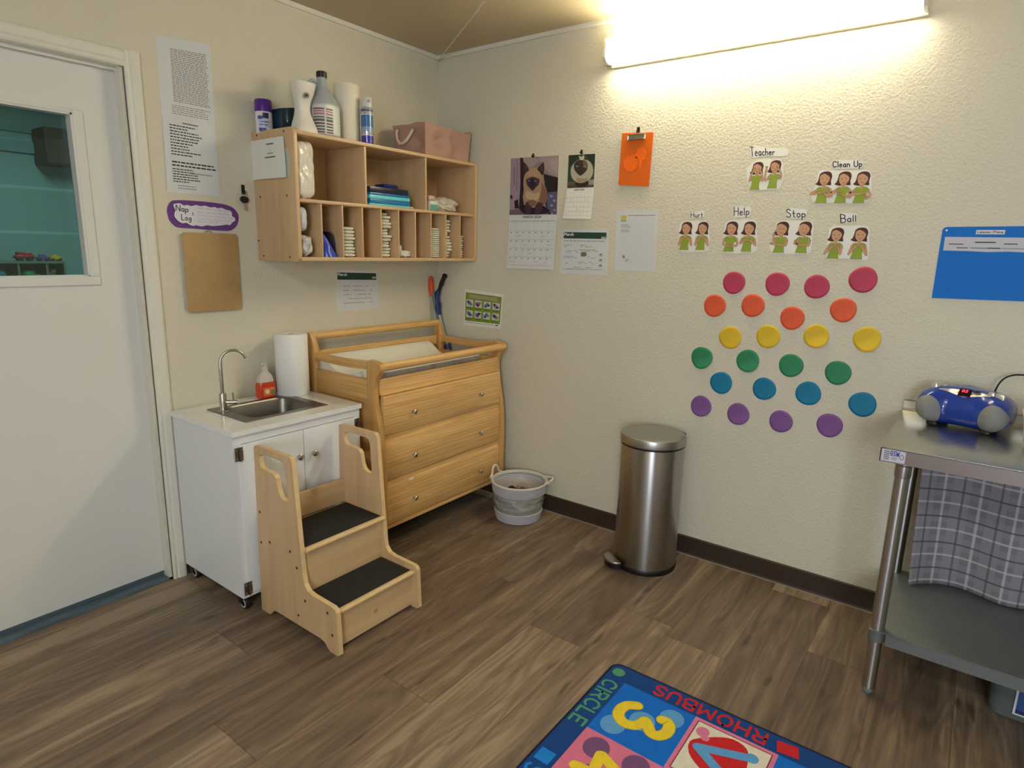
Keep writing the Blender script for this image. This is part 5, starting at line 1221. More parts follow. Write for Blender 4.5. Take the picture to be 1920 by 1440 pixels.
Q_R={'photo1':[(0.5273,1.8852),(0.8259,1.8815),(0.8263,1.5973),(0.5249,1.5986)],'grid1':[(0.5249,1.5986),(0.8263,1.5973),(0.8226,1.3209),(0.522,1.3183)],'photo2':[(0.882,1.8778),(1.0315,1.8752),(1.0317,1.7215),(0.8804,1.7221)],'grid2':[(0.8804,1.7221),(1.0317,1.7215),(1.0315,1.5719),(0.8719,1.5759)],'march':[(0.8617,1.5239),(1.1224,1.5214),(1.13,1.3067),(0.856,1.3032)],'list':[(1.1609,1.6111),(1.3707,1.6099),(1.3776,1.3349),(1.1691,1.3322)],'orange':[(1.1701,1.9547),(1.3268,1.946),(1.3211,1.7129),(1.166,1.726)],'green':[(0.2123,1.1892),(0.4927,1.1755),(0.4789,0.9823),(0.2062,0.9819)]}
NAP_O=[(-1.5366,1.5339),(-1.5313,1.5539),(-1.5152,1.5729),(-1.4873,1.5782),(-1.4309,1.58),(-1.3528,1.5792),(-1.292,1.5739),(-1.2572,1.5608),(-1.2396,1.5384),(-1.239,1.5168),(-1.2496,1.4888),(-1.2788,1.4689),(-1.3208,1.4663),(-1.3815,1.4679),(-1.44,1.4703),(-1.4965,1.4717),(-1.5176,1.4826),(-1.5321,1.5036)]
NAP_I=[(-1.5108,1.5607),(-1.5014,1.5641),(-1.4846,1.5661),(-1.4704,1.5589),(-1.4552,1.5618),(-1.4403,1.5582),(-1.4207,1.5642),(-1.4036,1.5607),(-1.3837,1.5639),(-1.3624,1.5588),(-1.3441,1.5613),(-1.3303,1.5571),(-1.3137,1.56),(-1.2956,1.5535),(-1.277,1.5508),(-1.2693,1.5406),(-1.2702,1.5289),(-1.2599,1.5236),(-1.2565,1.512),(-1.2722,1.5015),(-1.2814,1.4913),(-1.2981,1.4925),(-1.3171,1.4887),(-1.3398,1.4858),(-1.3602,1.484),(-1.3821,1.4859),(-1.4043,1.4802),(-1.4273,1.4839),(-1.4391,1.4806),(-1.454,1.4855),(-1.4649,1.4914),(-1.4819,1.4897),(-1.4962,1.4964),(-1.5096,1.512),(-1.5103,1.5247),(-1.5055,1.5376),(-1.5099,1.55)]
NAP_T=[[(-1.5008,1.5596),(-1.4519,1.5553),(-1.4557,1.5334),(-1.5027,1.5378)],[(-1.4827,1.5245),(-1.4434,1.5212),(-1.4461,1.5007),(-1.4836,1.5025)],[(-1.4398,1.5417),(-1.4322,1.5412),(-1.4337,1.5236),(-1.4413,1.5231)]]
NAP_L=[[(-1.4178,1.5523),(-1.2814,1.5473)],[(-1.419,1.5374),(-1.2783,1.5333)],[(-1.4201,1.5243),(-1.2625,1.5176)],[(-1.4194,1.5095),(-1.2782,1.5061)],[(-1.4202,1.5001),(-1.3348,1.4985)]]
WORDS={'Teacher':([(1.757,1.8515),(1.7793,1.8556),(1.8567,1.84),(1.8959,1.8393),(1.9124,1.8253),(1.9076,1.8106),(1.882,1.8079),(1.8375,1.813),(1.7704,1.8094),(1.7617,1.8268)],[(1.7568,1.8529),(1.8548,1.8371),(1.857,1.817),(1.7643,1.8156)]),'Clean Up':([(2.0734,1.7707),(2.0842,1.7804),(2.1506,1.7784),(2.1821,1.7704),(2.1806,1.7522),(2.1738,1.7457),(2.0878,1.7503),(2.0747,1.7602)],[(2.0759,1.7767),(2.1749,1.7732),(2.1775,1.7524),(2.0792,1.7558)]),'Hurt':([(1.522,1.5952),(1.5829,1.6038),(1.5881,1.575),(1.5267,1.5708)],[(1.5282,1.596),(1.581,1.5967),(1.5831,1.5741),(1.53,1.5756)]),'Help':([(1.7124,1.6156),(1.7382,1.6197),(1.7786,1.6142),(1.7875,1.604),(1.7779,1.5752),(1.7189,1.5735)],[(1.7158,1.6146),(1.7776,1.6106),(1.7803,1.583),(1.7192,1.5805)]),'Stop':([(1.9243,1.598),(1.9515,1.6072),(2.0033,1.6001),(2.0035,1.5792),(1.9945,1.5661),(1.9342,1.5676)],[(1.9251,1.6033),(1.9973,1.5967),(2.0003,1.5705),(1.9316,1.5712)]),'Ball':([(2.1219,1.5819),(2.1393,1.585),(2.183,1.5789),(2.1845,1.5516),(2.1362,1.5456)],[(2.1261,1.5797),(2.1797,1.5748),(2.1823,1.5538),(2.1319,1.5486)])}
PICS={'Teacher':([(1.7514,1.7694),(1.7767,1.7925),(1.8077,1.7995),(1.8614,1.7962),(1.886,1.7904),(1.8961,1.7659),(1.9,1.7221),(1.8886,1.6852),(1.8514,1.6813),(1.7828,1.6869),(1.7592,1.7149)],[(1.7959,1.7692,0.1077),(1.8648,1.772,0.1074)]),'Clean Up':([(2.0146,1.6656),(2.0256,1.6951),(2.0289,1.7374),(2.0401,1.7462),(2.0968,1.7411),(2.1746,1.7395),(2.2073,1.7345),(2.2167,1.6956),(2.2195,1.6465),(2.2047,1.6201),(2.1108,1.6245),(2.0337,1.6255),(2.015,1.6441)],[(2.0549,1.7172,0.1162),(2.1229,1.7141,0.1143),(2.1865,1.7112,0.1126)]),'Hurt':([(1.4794,1.507),(1.4836,1.5515),(1.5252,1.5586),(1.6024,1.5566),(1.6156,1.522),(1.6195,1.4348),(1.5625,1.4288),(1.4885,1.4298)],[(1.5129,1.5308,0.1209),(1.5874,1.5307,0.1189)]),'Help':([(1.6814,1.4934),(1.6848,1.5504),(1.7248,1.5618),(1.8047,1.5625),(1.8171,1.522),(1.8266,1.4387),(1.7854,1.43),(1.693,1.428)],[(1.7134,1.5305,0.1243),(1.787,1.5303,0.1223)]),'Stop':([(1.8736,1.4626),(1.8918,1.4903),(1.8932,1.5401),(1.9091,1.5571),(1.9742,1.5575),(2.0307,1.5505),(2.0348,1.5001),(2.0359,1.4427),(2.0184,1.4299),(1.9007,1.4282),(1.8782,1.4489)],[(1.9178,1.5288,0.1224),(2.0038,1.5287,0.1213)]),'Ball':([(2.0878,1.4262),(2.0929,1.4874),(2.0944,1.5264),(2.1174,1.5358),(2.1609,1.537),(2.225,1.5347),(2.2341,1.5012),(2.2407,1.4191),(2.2232,1.4114),(2.16,1.4148),(2.104,1.4103)],[(2.1223,1.5058,0.1166),(2.2044,1.5061,0.1163)])}
# ------------------------------------------------------------------ papers on the left wall
def mid(q): return (sum(p[0] for p in q) / len(q), sum(p[1] for p in q) / len(q))
GREENH = mat('calendar_green', (38, 70, 52), 0.7)
def sheet(name, label, cat, plane, q, fn, m=PAPERC, th=0.0006, base=0.0001, group=None):
    fl = Flat(plane, base).quad_map(q); fl.slab([(0, 0), (.5, 0), (1, 0), (1, .5), (1, 1), (.5, 1), (0, 1), (0, .5)], m, th)
    fn(fl); c = mid(q)
    return solo(name, fl.mb, fl.mats, label, cat, PL[plane](c[0], c[1], 0.001), group, smooth=False)
def f_policy(fl):
    PM = mat('print_mid', (146, 146, 144), 0.8)
    textlines(fl, .24, .93, .13, .80, 30, PM, 1, 1.0, 3, .5, .06)
    textlines(fl, .20, .95, .83, .96, 5, PM, 1, 1.0, 4, .4, .2)
sheet('notice_sheet', 'upper white sheet of dense printed text on the wall right of the door', 'paper sheet', 'L', Q_L['policy'], f_policy)
def f_sched(fl):
    fl.rect(.36, .045, .66, .06, INK, 1)
    textlines(fl, .12, .74, .08, .50, 11, INKD, 1, 1.0, 9, .38, .5)
    textlines(fl, .12, .95, .56, .65, 2, INKD, 1, 1.0, 2, .42, .05)
    textlines(fl, .12, .68, .66, .86, 6, INKD, 1, 1.0, 5, .4, .5)
    textlines(fl, .44, .90, .70, .73, 1, INKL, 1, 1.0, 5, .6, .1); textlines(fl, .2, .55, .88, .95, 2, INKL, 1, 1, 5, .4, .1)
sheet('notice_sheet', 'lower white sheet with a short bold schedule list beside the door', 'paper sheet', 'L', Q_L['schedule'], f_sched, base=0.0015)
def f_march(fl, busy=False):
    fl.rect(.04, .06, .965, .235 if not busy else .20, GREENH, 1)
    write(fl, 'March', [fl.pt(p) for p in ((.055, .075), (.26, .075), (.26, .135), (.055, .135))], 0.0035 if not busy else .0035, PAPERC, 2, .22)
    write(fl, '2024', [fl.pt(p) for p in ((.865, .155), (.955, .155), (.955, .195), (.865, .195))], 0.0022, PAPERC, 2, .3)
    if not busy:
        for r in range(5): textlines(fl, .16, .86, .36 + r * .105, .42 + r * .105, 1, mat('print_pink', (176, 160, 166), 0.8), 1, .8, 20 + r, .35, .02)
        for c in range(8): fl.rect(.08 + c * .12, .25, .082 + c * .12, .93, mat('grid_line', (196, 198, 200), 0.8), 1)
        for r in range(6): fl.rect(.08, .27 + r * .125, .93, .273 + r * .125, MATS['grid_line'], 1)
    else:
        textlines(fl, .05, .93, .235, .27, 1, INKL, 1, 1, 4, .5, .02)
        for r in range(5): textlines(fl, .06 + .05 * (r % 2), .80, .33 + r * .125, .40 + r * .125, 2, mat('print_violet', (142, 138, 158), 0.8), 1, .55, 30 + r, .35, .3)
        fl.rect(.44, .50, .56, .59, mat('print_moss', (98, 128, 76), 0.8), 2); fl.rect(.38, .44, .74, .455, mat('print_moss2', (160, 184, 140), 0.8), 1)
        for t_ in (.56, .68, .80): fl.disc((.86, t_), .03, .035, INK, 2, 10); fl.disc((.86, t_ + .012), .017, .02, PAPERC, 3, 8)
        fl.rect(.05, .88, .90, .89, INKL, 1)
sheet('calendar_page', 'March calendar page with a green header on the left wall below the cubby shelf', 'calendar page', 'L', Q_L['march'], f_march)

# Nap Log sign
fl = Flat('L', 0.0002); fl.slab(smooth_pts(NAP_O + [NAP_O[0]], 3)[:-1], mat('card_purple', (108, 66, 138), 0.75), 0.0008)
fl.base += 0.003; fl.slab(smooth_pts(NAP_I + [NAP_I[0]], 3)[:-1], mat('card_white', (226, 226, 236), 0.75), 0.0006)
write(fl, 'Nap', NAP_T[0], 0.0032, INKD, 1, .22); write(fl, 'Log', NAP_T[1], 0.0030, INKD, 1, .22); write(fl, ':', NAP_T[2], 0.004, INKD, 1)
rnd = random.Random(2)
for a, c in NAP_L:
    x = a[0]; L_ = c[0] - a[0]
    while x < c[0] - 0.004:
        wd = min(rnd.uniform(0.012, 0.030), c[0] - x); pts = []; k = max(2, int(wd / 0.0022))
        for i in range(k + 1):
            xx = x + wd * i / k; pts.append((xx, a[1] + (c[1] - a[1]) * (xx - a[0]) / L_ + (0.0016 if i % 2 else -0.0014)))
        fl.line(pts, 0.0007, mat('pencil', (140, 138, 156), 0.8), 1, caps=False); x += wd + 0.006
solo('nap_log_sign', fl.mb, fl.mats, 'purple oval sign with a white cloud reading Nap Log beside the door', 'sign', (-1.39, -0.001, 1.52), smooth=False)

# brown clipboard, back side out
q = Q_L['clip']; cbx = [(q[0][0] - .001, q[3][1]), (q[1][0], q[3][1]), (q[1][0], q[0][1]), (q[0][0], q[0][1])]
def rr_poly(x0, x1, z0, z1, r, n=4): return rrect(x0, x1, z0, z1, r, n)
t = thing('clipboard', 'bare brown hardboard clipboard hanging under the Nap Log sign', 'clipboard', (-1.374, -0.002, 1.13))
part('board', MB().prism(rr_poly(-1.4912, -1.2575, 1.1325, 1.4548, .012), 'y', -0.0135, -0.0105, 0.0008), mat('hardboard', (182, 150, 100), 0.5, var=0.08, vscale=14), t)
for x in (-1.4075, -1.340): part('rivet', MB().lathe([(0.0045, -0.0012), (0.0045, 0.0)], (x, -0.0135, 1.437), 14, axis='y'), NICKEL, t)
part('clip', MB().box((-1.425, -0.0105, 1.425), (-1.325, -0.0001, 1.452), 0.002).tube([(-1.392, -0.004, 1.458), (-1.378, -0.004, 1.466), (-1.364, -0.004, 1.458)], 0.0016, 8), NICKEL, t)

# key hook with keys
t = thing('wall_hook', 'small black adhesive hook left of the cubby shelf', 'hook', (-1.2115, -0.001, 1.645))
part('base', MB().box((-1.2185, -0.006, 1.622), (-1.2045, -0.0005, 1.662), 0.002).tube([(-1.2115, -0.005, 1.628), (-1.2115, -0.014, 1.624), (-1.2115, -0.019, 1.630), (-1.2115, -0.020, 1.637)], 0.0026, 8), BLACKP, t)
t = thing('key_ring', 'black car style key and small metal keys hanging from the black hook', 'keys', (-1.2115, -0.014, 1.60))
part('ring', MB().tube([(-1.2115 + .010 * math.cos(a), -0.0135, 1.6165 + .010 * math.sin(a)) for a in [2 * PI * k / 20 for k in range(20)]], 0.0012, 6, closed=True), NICKEL, t)
part('key_head', MB().prism([(-1.2335, 1.606), (-1.2245, 1.614), (-1.2045, 1.614), (-1.1945, 1.605), (-1.1985, 1.592), (-1.2065, 1.586), (-1.2205, 1.586), (-1.2305, 1.593)], 'y', -0.018, -0.009, 0.002), BLACKP, t)
part('key', MB().prism([(-1.2165, 1.588), (-1.2095, 1.588), (-1.2095, 1.560), (-1.2125, 1.556), (-1.2165, 1.560)], 'y', -0.0145, -0.0125), NICKEL, t)
part('key', MB().prism([(-1.2125, 1.588), (-1.2065, 1.588), (-1.1985, 1.556), (-1.2035, 1.553)], 'y', -0.0120, -0.0100), NICKEL, t)

# ------------------------------------------------------------------ papers on the right wall
def ell(cx, cy, rx, ry, n=20, a0=0): return [(cx + rx * math.cos(2 * PI * i / n + a0), cy + ry * math.sin(2 * PI * i / n + a0)) for i in range(n)]
Z8 = lambda L, x0=140, x1=960, y0=150, y1=1115: [((x - x0 - (0) ) / (x1 - x0), (y - y0) / (y1 - y0)) for x, y in L]
def f_photo1(fl):
    C = lambda n, c: mat('ph_' + n, c, 0.35)
    # measured in the print: photo spans x 150..970 and y 165..1115 of a scratch frame
    z = lambda L: [(min(1, max(0, (x - 145) / 815)), min(1, max(0, (y - (175 - (x - 145) * 0.06)) / 945))) for x, y in L]
    P = lambda L, m, l: fl.poly(z(L), m, l)
    P([(145, 160), (970, 100), (970, 1120), (145, 1120)], C('rock', (146, 128, 130)), 1)
    P([(360, 165), (560, 130), (640, 210), (560, 290), (480, 320), (420, 270), (350, 280)], C('rock_light', (168, 150, 150)), 2)
    P([(620, 120), (965, 110), (965, 470), (860, 440), (740, 350), (720, 240), (640, 220)], C('rock_light', (168, 150, 150)), 2)
    P([(800, 200), (950, 190), (955, 420), (870, 380)], C('rock_pale', (180, 160, 156)), 3)
    P([(165, 175), (308, 165), (325, 600), (312, 1010), (240, 1030), (150, 1060), (150, 500)], C('plank', (160, 142, 156)), 2)
    P([(200, 300), (215, 300), (222, 600), (205, 620)], C('plank_dark', (126, 108, 126)), 3)
    P([(250, 200), (262, 200), (270, 700), (258, 700)], C('plank_dark', (126, 108, 126)), 3)
    P([(150, 790), (175, 780), (200, 830), (160, 850)], C('knot', (40, 32, 40)), 3)
    P([(225, 880), (290, 850), (310, 1000), (240, 1010)], C('knot', (40, 32, 40)), 3)
    P([(306, 165), (355, 165), (385, 300), (395, 480), (385, 760), (400, 1000), (310, 1015), (326, 600)], C('gap', (46, 36, 44)), 3)
    P([(715, 420), (830, 450), (958, 480), (955, 730), (820, 800), (800, 1000), (760, 900), (740, 560)], C('hollow', (38, 34, 40)), 2)
    P([(900, 500), (958, 490), (952, 700), (915, 690)], C('hollow_red', (44, 16, 22)), 3)
    P([(800, 720), (950, 700), (948, 1095), (830, 1095), (790, 900)], C('stones', (94, 92, 124)), 3)
    for x, y, r in ((860, 780, 28), (910, 850, 24), (870, 930, 26), (920, 1000, 22), (880, 1060, 20)): fl.poly(z(ell(x, y, r, r * .8, 10)), C('stone_pale', (150, 148, 168)), 4)
    P([(145, 1040), (340, 1005), (800, 1010), (850, 1050), (850, 1120), (145, 1120)], C('ground', (118, 96, 106)), 3)
    P([(330, 985), (400, 940), (720, 930), (850, 1010), (800, 1060), (640, 1100), (420, 1095), (340, 1040)], C('shade_print', (40, 28, 60)), 4)
    body = smooth_pts([(382, 500), (400, 430), (450, 360), (520, 322), (600, 325), (670, 370), (712, 440), (722, 560), (770, 660), (795, 780), (775, 880), (700, 965), (640, 990), (560, 975), (480, 985), (410, 930), (378, 820), (388, 700), (378, 600), (382, 500)], 3)
    P(body[:-1], C('fur', (172, 142, 116)), 5)
    P(smooth_pts([(690, 560), (770, 680), (790, 800), (760, 890), (690, 950), (660, 850), (690, 700), (690, 560)], 3), C('fur_dark', (134, 98, 80)), 6)
    P(smooth_pts([(430, 700), (500, 720), (580, 750), (650, 720), (660, 800), (600, 860), (520, 850), (430, 820), (430, 700)], 3), C('fur_light', (196, 170, 140)), 6)
    P(smooth_pts([(450, 430), (520, 340), (610, 340), (680, 430), (640, 470), (480, 470), (450, 430)], 3), C('fur_brow', (182, 150, 118)), 6)
    P([(362, 330), (378, 236), (425, 280), (474, 372), (432, 392), (398, 440), (380, 420)], C('ear', (60, 42, 48)), 6)
    P([(608, 348), (660, 285), (712, 230), (726, 330), (718, 430), (690, 445), (650, 390)], C('ear', (60, 42, 48)), 6)
    P([(385, 290), (410, 300), (440, 350), (405, 380)], C('ear_in', (92, 62, 66)), 7); P([(660, 320), (700, 280), (700, 380), (675, 390)], C('ear_in', (92, 62, 66)), 7)
    P(smooth_pts([(420, 520), (470, 495), (540, 470), (610, 495), (655, 520), (640, 600), (590, 650), (545, 700), (490, 660), (440, 600), (420, 520)], 3), C('mask', (78, 56, 66)), 7)
    P(smooth_pts([(470, 560), (540, 500), (600, 560), (580, 640), (540, 690), (495, 640), (470, 560)], 3), C('mask_dark', (58, 38, 62)), 8)
    for x in (478, 588):
        fl.poly(z(ell(x, 540, 24, 15, 12)), C('eye_rim', (28, 20, 30)), 9); fl.poly(z(ell(x, 540, 18, 12, 12)), C('eye_blue', (140, 166, 214)), 10); fl.poly(z(ell(x, 540, 6, 9, 8)), C('pupil', (20, 18, 28)), 11)
    P([(522, 615), (556, 615), (540, 640)], C('nose', (30, 18, 26)), 9)
    P([(430, 900), (500, 860), (540, 960), (520, 1070), (440, 1090), (420, 1000)], C('paw', (70, 50, 60)), 7)
    P([(590, 960), (640, 880), (720, 900), (720, 1010), (660, 1080), (600, 1080)], C('paw', (70, 50, 60)), 7)
    P([(470, 890), (545, 840), (620, 880), (590, 950), (500, 950)], C('fur_dark', (134, 98, 80)), 8)
def f_grid(fl, big=True):
    g = mat('grid_line', (196, 198, 200), 0.8); a, b_ = (.03, .96)
    if big:
        write(fl, 'MARCH 2024', [fl.pt(p) for p in ((.30, .018), (.68, .018), (.68, .062), (.30, .062))], 0.0030, INK, 1, .2)
        textlines(fl, .04, .98, .105, .125, 1, INKL, 1, 1, 7, .7, .02); t0, t1, rows = .135, .93, 5
    else:
        write(fl, 'MARCH 2024', [fl.pt(p) for p in ((.28, .045), (.66, .045), (.66, .085), (.28, .085))], 0.0018, INK, 1, .2)
        t0, t1, rows = .15, .90, 5
    for r in range(rows + 1): fl.rect(a, t0 + (t1 - t0) * r / rows, b_, t0 + (t1 - t0) * r / rows + .005, INKL if r else g, 1)
    for c in range(8): fl.rect(a + (b_ - a) * c / 7, t0, a + (b_ - a) * c / 7 + .004, t1, g, 1.3)
    for r in range(1, rows):
        for c in range(7):
            x = a + (b_ - a) * (c + .12) / 7; t_ = t0 + (t1 - t0) * (r + .14) / rows
            fl.rect(x, t_, x + .022, t_ + .018, INK if big else INKL, 2)
            if (c * 3 + r * 5) % 4 == 0: fl.rect(x, t_ + .07, x + .09, t_ + .078, INKL, 2)
    if big:
        fl.line([fl.pt(p) for p in ((.70, .93), (.78, .89), (.86, .86))], 0.0010, INKL, 2, raw=True)
t = thing('cat_calendar', 'large wall calendar with a photo of a siamese kitten in a stone hollow', 'calendar', (-0.004, -0.672, 1.60))
fl = Flat('R', 0.0002).quad_map(Q_R['photo1']); fl.slab([(0, 0), (.5, 0), (1, 0), (1, .5), (1, 1), (.5, 1), (0, 1), (0, .5)], PAPERC, 0.0015); f_photo1(fl)
part('photo_page', fl.mb, fl.mats, t, 'printed kitten photograph', smooth=False)
PLB = lambda u, v, w: (-w - 0.030 * max(0, (1.6 - v)) , -u, v)
fl = Flat(PLB, 0.0002).quad_map(Q_R['grid1']); fl.slab([(0, 0), (.5, 0), (1, 0), (1, .5), (1, 1), (.5, 1), (0, 1), (0, .5)], PAPERC, 0.0015); f_grid(fl, True)
part('date_page', fl.mb, fl.mats, t, 'white date grid headed MARCH 2024', smooth=False)
def f_photo2(fl):
    C = lambda n, c: mat('pq_' + n, c, 0.35)
    z = lambda L: [(min(1, max(0, (x - 1150 + (y - 110) * .03) / 450)), min(1, max(0, (y - (115 - (x - 1150) * 0.08)) / 540))) for x, y in L]
    P = lambda L, m, l: fl.poly(z(L), m, l)
    P([(1150, 110), (1610, 70), (1600, 660), (1135, 660)], C('leaf', (58, 76, 50)), 1)
    P([(1150, 110), (1330, 95), (1260, 200), (1180, 300)], C('leaf_dark', (40, 56, 38)), 2); P([(1450, 90), (1610, 75), (1600, 320), (1520, 220)], C('leaf_dark', (40, 56, 38)), 2)
    P([(1140, 545), (1290, 545), (1290, 600), (1140, 600)], C('ledge', (96, 96, 90)), 2); P([(1500, 505), (1590, 492), (1590, 580), (1495, 585)], C('ledge_light', (158, 154, 150)), 2)
    P([(1140, 600), (1590, 585), (1590, 650), (1140, 660)], C('ledge_low', (92, 76, 66)), 3)
    P(smooth_pts([(1240, 250), (1300, 195), (1400, 178), (1500, 200), (1560, 280), (1568, 400), (1520, 490), (1440, 540), (1360, 560), (1280, 540), (1215, 480), (1190, 380), (1210, 290), (1240, 250)], 3), C('coat', (186, 184, 162)), 4)
    P(smooth_pts([(1300, 470), (1400, 490), (1490, 480), (1440, 545), (1360, 558), (1300, 530), (1300, 470)], 3), C('coat_warm', (170, 150, 120)), 5)
    P(smooth_pts([(1250, 250), (1300, 200), (1380, 185), (1450, 200), (1480, 260), (1470, 340), (1420, 400), (1360, 440), (1300, 400), (1250, 330), (1250, 250)], 3), C('face', (66, 54, 48)), 6)
    P(smooth_pts([(1400, 190), (1450, 200), (1485, 260), (1470, 320), (1430, 300), (1400, 240), (1400, 190)], 3), C('face_tan', (120, 98, 74)), 7)
    for x in (1305, 1430): fl.poly(z(ell(x, 292, 20, 13, 12)), C('eye', (136, 168, 184)), 8); fl.poly(z(ell(x, 292, 7, 9, 8)), C('pupil', (20, 18, 28)), 9)
    P([(1350, 345), (1385, 345), (1367, 368)], C('nose', (26, 18, 18)), 8)
    P([(1270, 555), (1380, 580), (1490, 520), (1500, 570), (1440, 620), (1330, 630), (1270, 600)], C('feet', (58, 42, 36)), 7)
    P([(1325, 120), (1370, 135), (1415, 105), (1425, 150), (1400, 190), (1350, 188)], C('bow', (200, 208, 186)), 8)
t = thing('cat_calendar', 'small wall calendar with a photo of a sitting siamese cat on green', 'calendar', (-0.004, -0.952, 1.72))
fl = Flat('R', 0.0002).quad_map(Q_R['photo2']); fl.slab([(0, 0), (.5, 0), (1, 0), (1, .5), (1, 1), (.5, 1), (0, 1), (0, .5)], PAPERC, 0.0012); f_photo2(fl)
part('photo_page', fl.mb, fl.mats, t, 'printed cat photograph', smooth=False)
PLB2 = lambda u, v, w: (-w - 0.10 * max(0, (1.722 - v)) , -u, v)
fl = Flat(PLB2, 0.0002).quad_map(Q_R['grid2']); fl.slab([(0, 0), (.5, 0), (1, 0), (1, .5), (1, 1), (.5, 1), (0, 1), (0, .5)], PAPER, 0.0012); f_grid(fl, False)
part('date_page', fl.mb, fl.mats, t, 'white date grid', smooth=False)
for y, z, lab in ((-0.672, 1.886, 'black push pin holding the large cat calendar'), (-0.958, 1.884, 'black push pin holding the small cat calendar')):
    solo('push_pin', MB().lathe([(0.004, -0.014), (0.0065, -0.014), (0.005, -0.009), (0.0075, -0.0055), (0.0075, -0.0045)], (0, y, z), 14, axis='x').box((-0.008, y - 0.005, z - 0.006), (-0.0048, y + 0.005, z + 0.014), 0.001), BLACKP, lab, 'push pin', (0, y, z))
sheet('calendar_page', 'March calendar page with a green header on the right wall below the small cat calendar', 'calendar page', 'R', Q_R['march'], lambda fl: f_march(fl, True))
def f_list(fl):
    fl.rect(.12, .085, .25, .15, mat('highlighter', (206, 196, 76), 0.7), 1); textlines(fl, .12, .26, .15, .19, 1, mat('print_ochre', (150, 140, 70), .8), 1, 1, 2, .5, 0)
    textlines(fl, .30, .97, .07, .10, 1, INKL, 1, 1, 6, .5, .05)
    g = mat('faint_line', (198, 202, 204), 0.8)
    for i in range(22): fl.rect(.12, .19 + i * .033, .92, .193 + i * .033, g, 1)
    for s in (.25, .34, .62, .78): fl.rect(s, .16, s + .004, .92, g, 1.2)
    for i, t_ in enumerate((.23, .26, .31, .34)): textlines(fl, .13, .36, t_, t_ + .025, 1, mat('print_blue', (150, 150, 178), .8), 2, 1, i, .5, .2)
    for s, t_, r in ((.21, .76, .03), (.23, .78, .025), (.31, .82, .028), (.28, .84, .018)): fl.disc((s, t_), r, r * .8, mat('print_rose', (206, 164, 190), .8), 2, 12)
sheet('list_sheet', 'plain white list sheet with a yellow mark below the orange clipboard', 'paper sheet', 'R', Q_R['list'], f_list)
GN = mat('poster_green', (120, 150, 52), 0.5)
def f_green(fl):
    fl.rect(.03, .08, .97, .87, GN, 1); fl.rect(.12, .11, .88, .235, mat('poster_tan', (150, 148, 96), 0.6), 2); textlines(fl, .14, .86, .13, .22, 2, mat('poster_text', (196, 190, 150), .6), 3, 1, 3, .4, .1)
    rnd = random.Random(5); cols = [(70, 76, 120), (92, 62, 132), (66, 96, 150), (48, 48, 52), (120, 130, 140), (150, 120, 110)]
    for r in range(2):
        for c in range(4):
            s = .06 + c * .232; t_ = .27 + r * .30
            fl.rect(s, t_, s + .18, t_ + .20, mat('poster_pic', (206, 208, 206), .5), 2)
            for k in range(3):
                cc = cols[(r * 4 + c + k * 2) % 6]; fl.disc((s + .05 + .035 * k, t_ + .07 + .03 * ((k + c) % 3)), .035, .05, mat('pp%d' % ((r * 4 + c + k * 2) % 6), cc, .5), 3 + k, 10, .6 * k)
            textlines(fl, s + .01, s + .17, t_ + .215, t_ + .26, 1, mat('poster_cap', (74, 94, 36), .6), 2, 1, c, .5, .1)
    textlines(fl, .05, .86, .90, .93, 1, INKL, 1, 1, 5, .6, .1); fl.rect(.86, .90, .93, .925, INKD, 1)
sheet('instruction_poster', 'small green instruction poster with eight pictures low on the right wall near the corner', 'poster', 'R', Q_R['green'], f_green, WHITEP)

# orange clipboard with cut-outs and hook
t = thing('clipboard', 'translucent orange clipboard hanging on the right wall', 'clipboard', (-0.004, -1.247, 1.72))
fl = Flat('R', 0.004).quad_map(Q_R['orange']); fl.slab([(0.02, 0), (.98, 0), (1, .02), (1, .5), (1, .98), (.98, 1), (.02, 1), (0, .98), (0, .5), (0, .02)], mat('clip_orange', (232, 106, 20), 0.25, coat=0.4), 0.0025)
part('board', fl.mb, fl.mats, t, smooth=False)
part('clip', MB().box((-0.015, -1.292, 1.924), (-0.0001, -1.205, 1.945), 0.003).box((-0.020, -1.287, 1.919), (-0.013, -1.211, 1.927), 0.002).tube([(-0.014, -1.206, 1.938), (-0.014, -1.206, 1.920)], 0.005, 8).tube([(-0.014, -1.290, 1.938), (-0.014, -1.290, 1.920)], 0.005, 8), NICKEL, t)
fl = Flat('R', 0.0066); c0 = (1.224, 1.819)
fl.slab([(c0[0] + (.0365 + .0028 * math.cos(9 * a)) * math.cos(a), c0[1] + (.0365 + .0028 * math.cos(9 * a)) * math.sin(a)) for a in [2 * PI * k / 54 for k in range(54)]], mat('cut_orange', (255, 112, 18), 0.6), 0.0012)
solo('paper_cutout', fl.mb, fl.mats, 'bright orange scalloped round cut-out on the orange clipboard', 'paper cut-out', (-0.009, -c0[0], c0[1]), smooth=False)
tp = smooth_pts([(1.251, 1.868), (1.256, 1.880), (1.274, 1.883), (1.290, 1.874), (1.298, 1.860), (1.292, 1.848), (1.296, 1.836), (1.286, 1.830), (1.279, 1.815), (1.273, 1.795), (1.266, 1.796), (1.268, 1.822), (1.262, 1.834), (1.248, 1.842), (1.240, 1.855), (1.251, 1.868)], 3)
solo('paper_cutout', Flat('R', 0.0066).slab(tp[:-1], MATS['cut_orange'], 0.0012).mb, MATS['cut_orange'], 'bright orange tree shaped cut-out on the orange clipboard', 'paper cut-out', (-0.009, -1.27, 1.84), smooth=False)
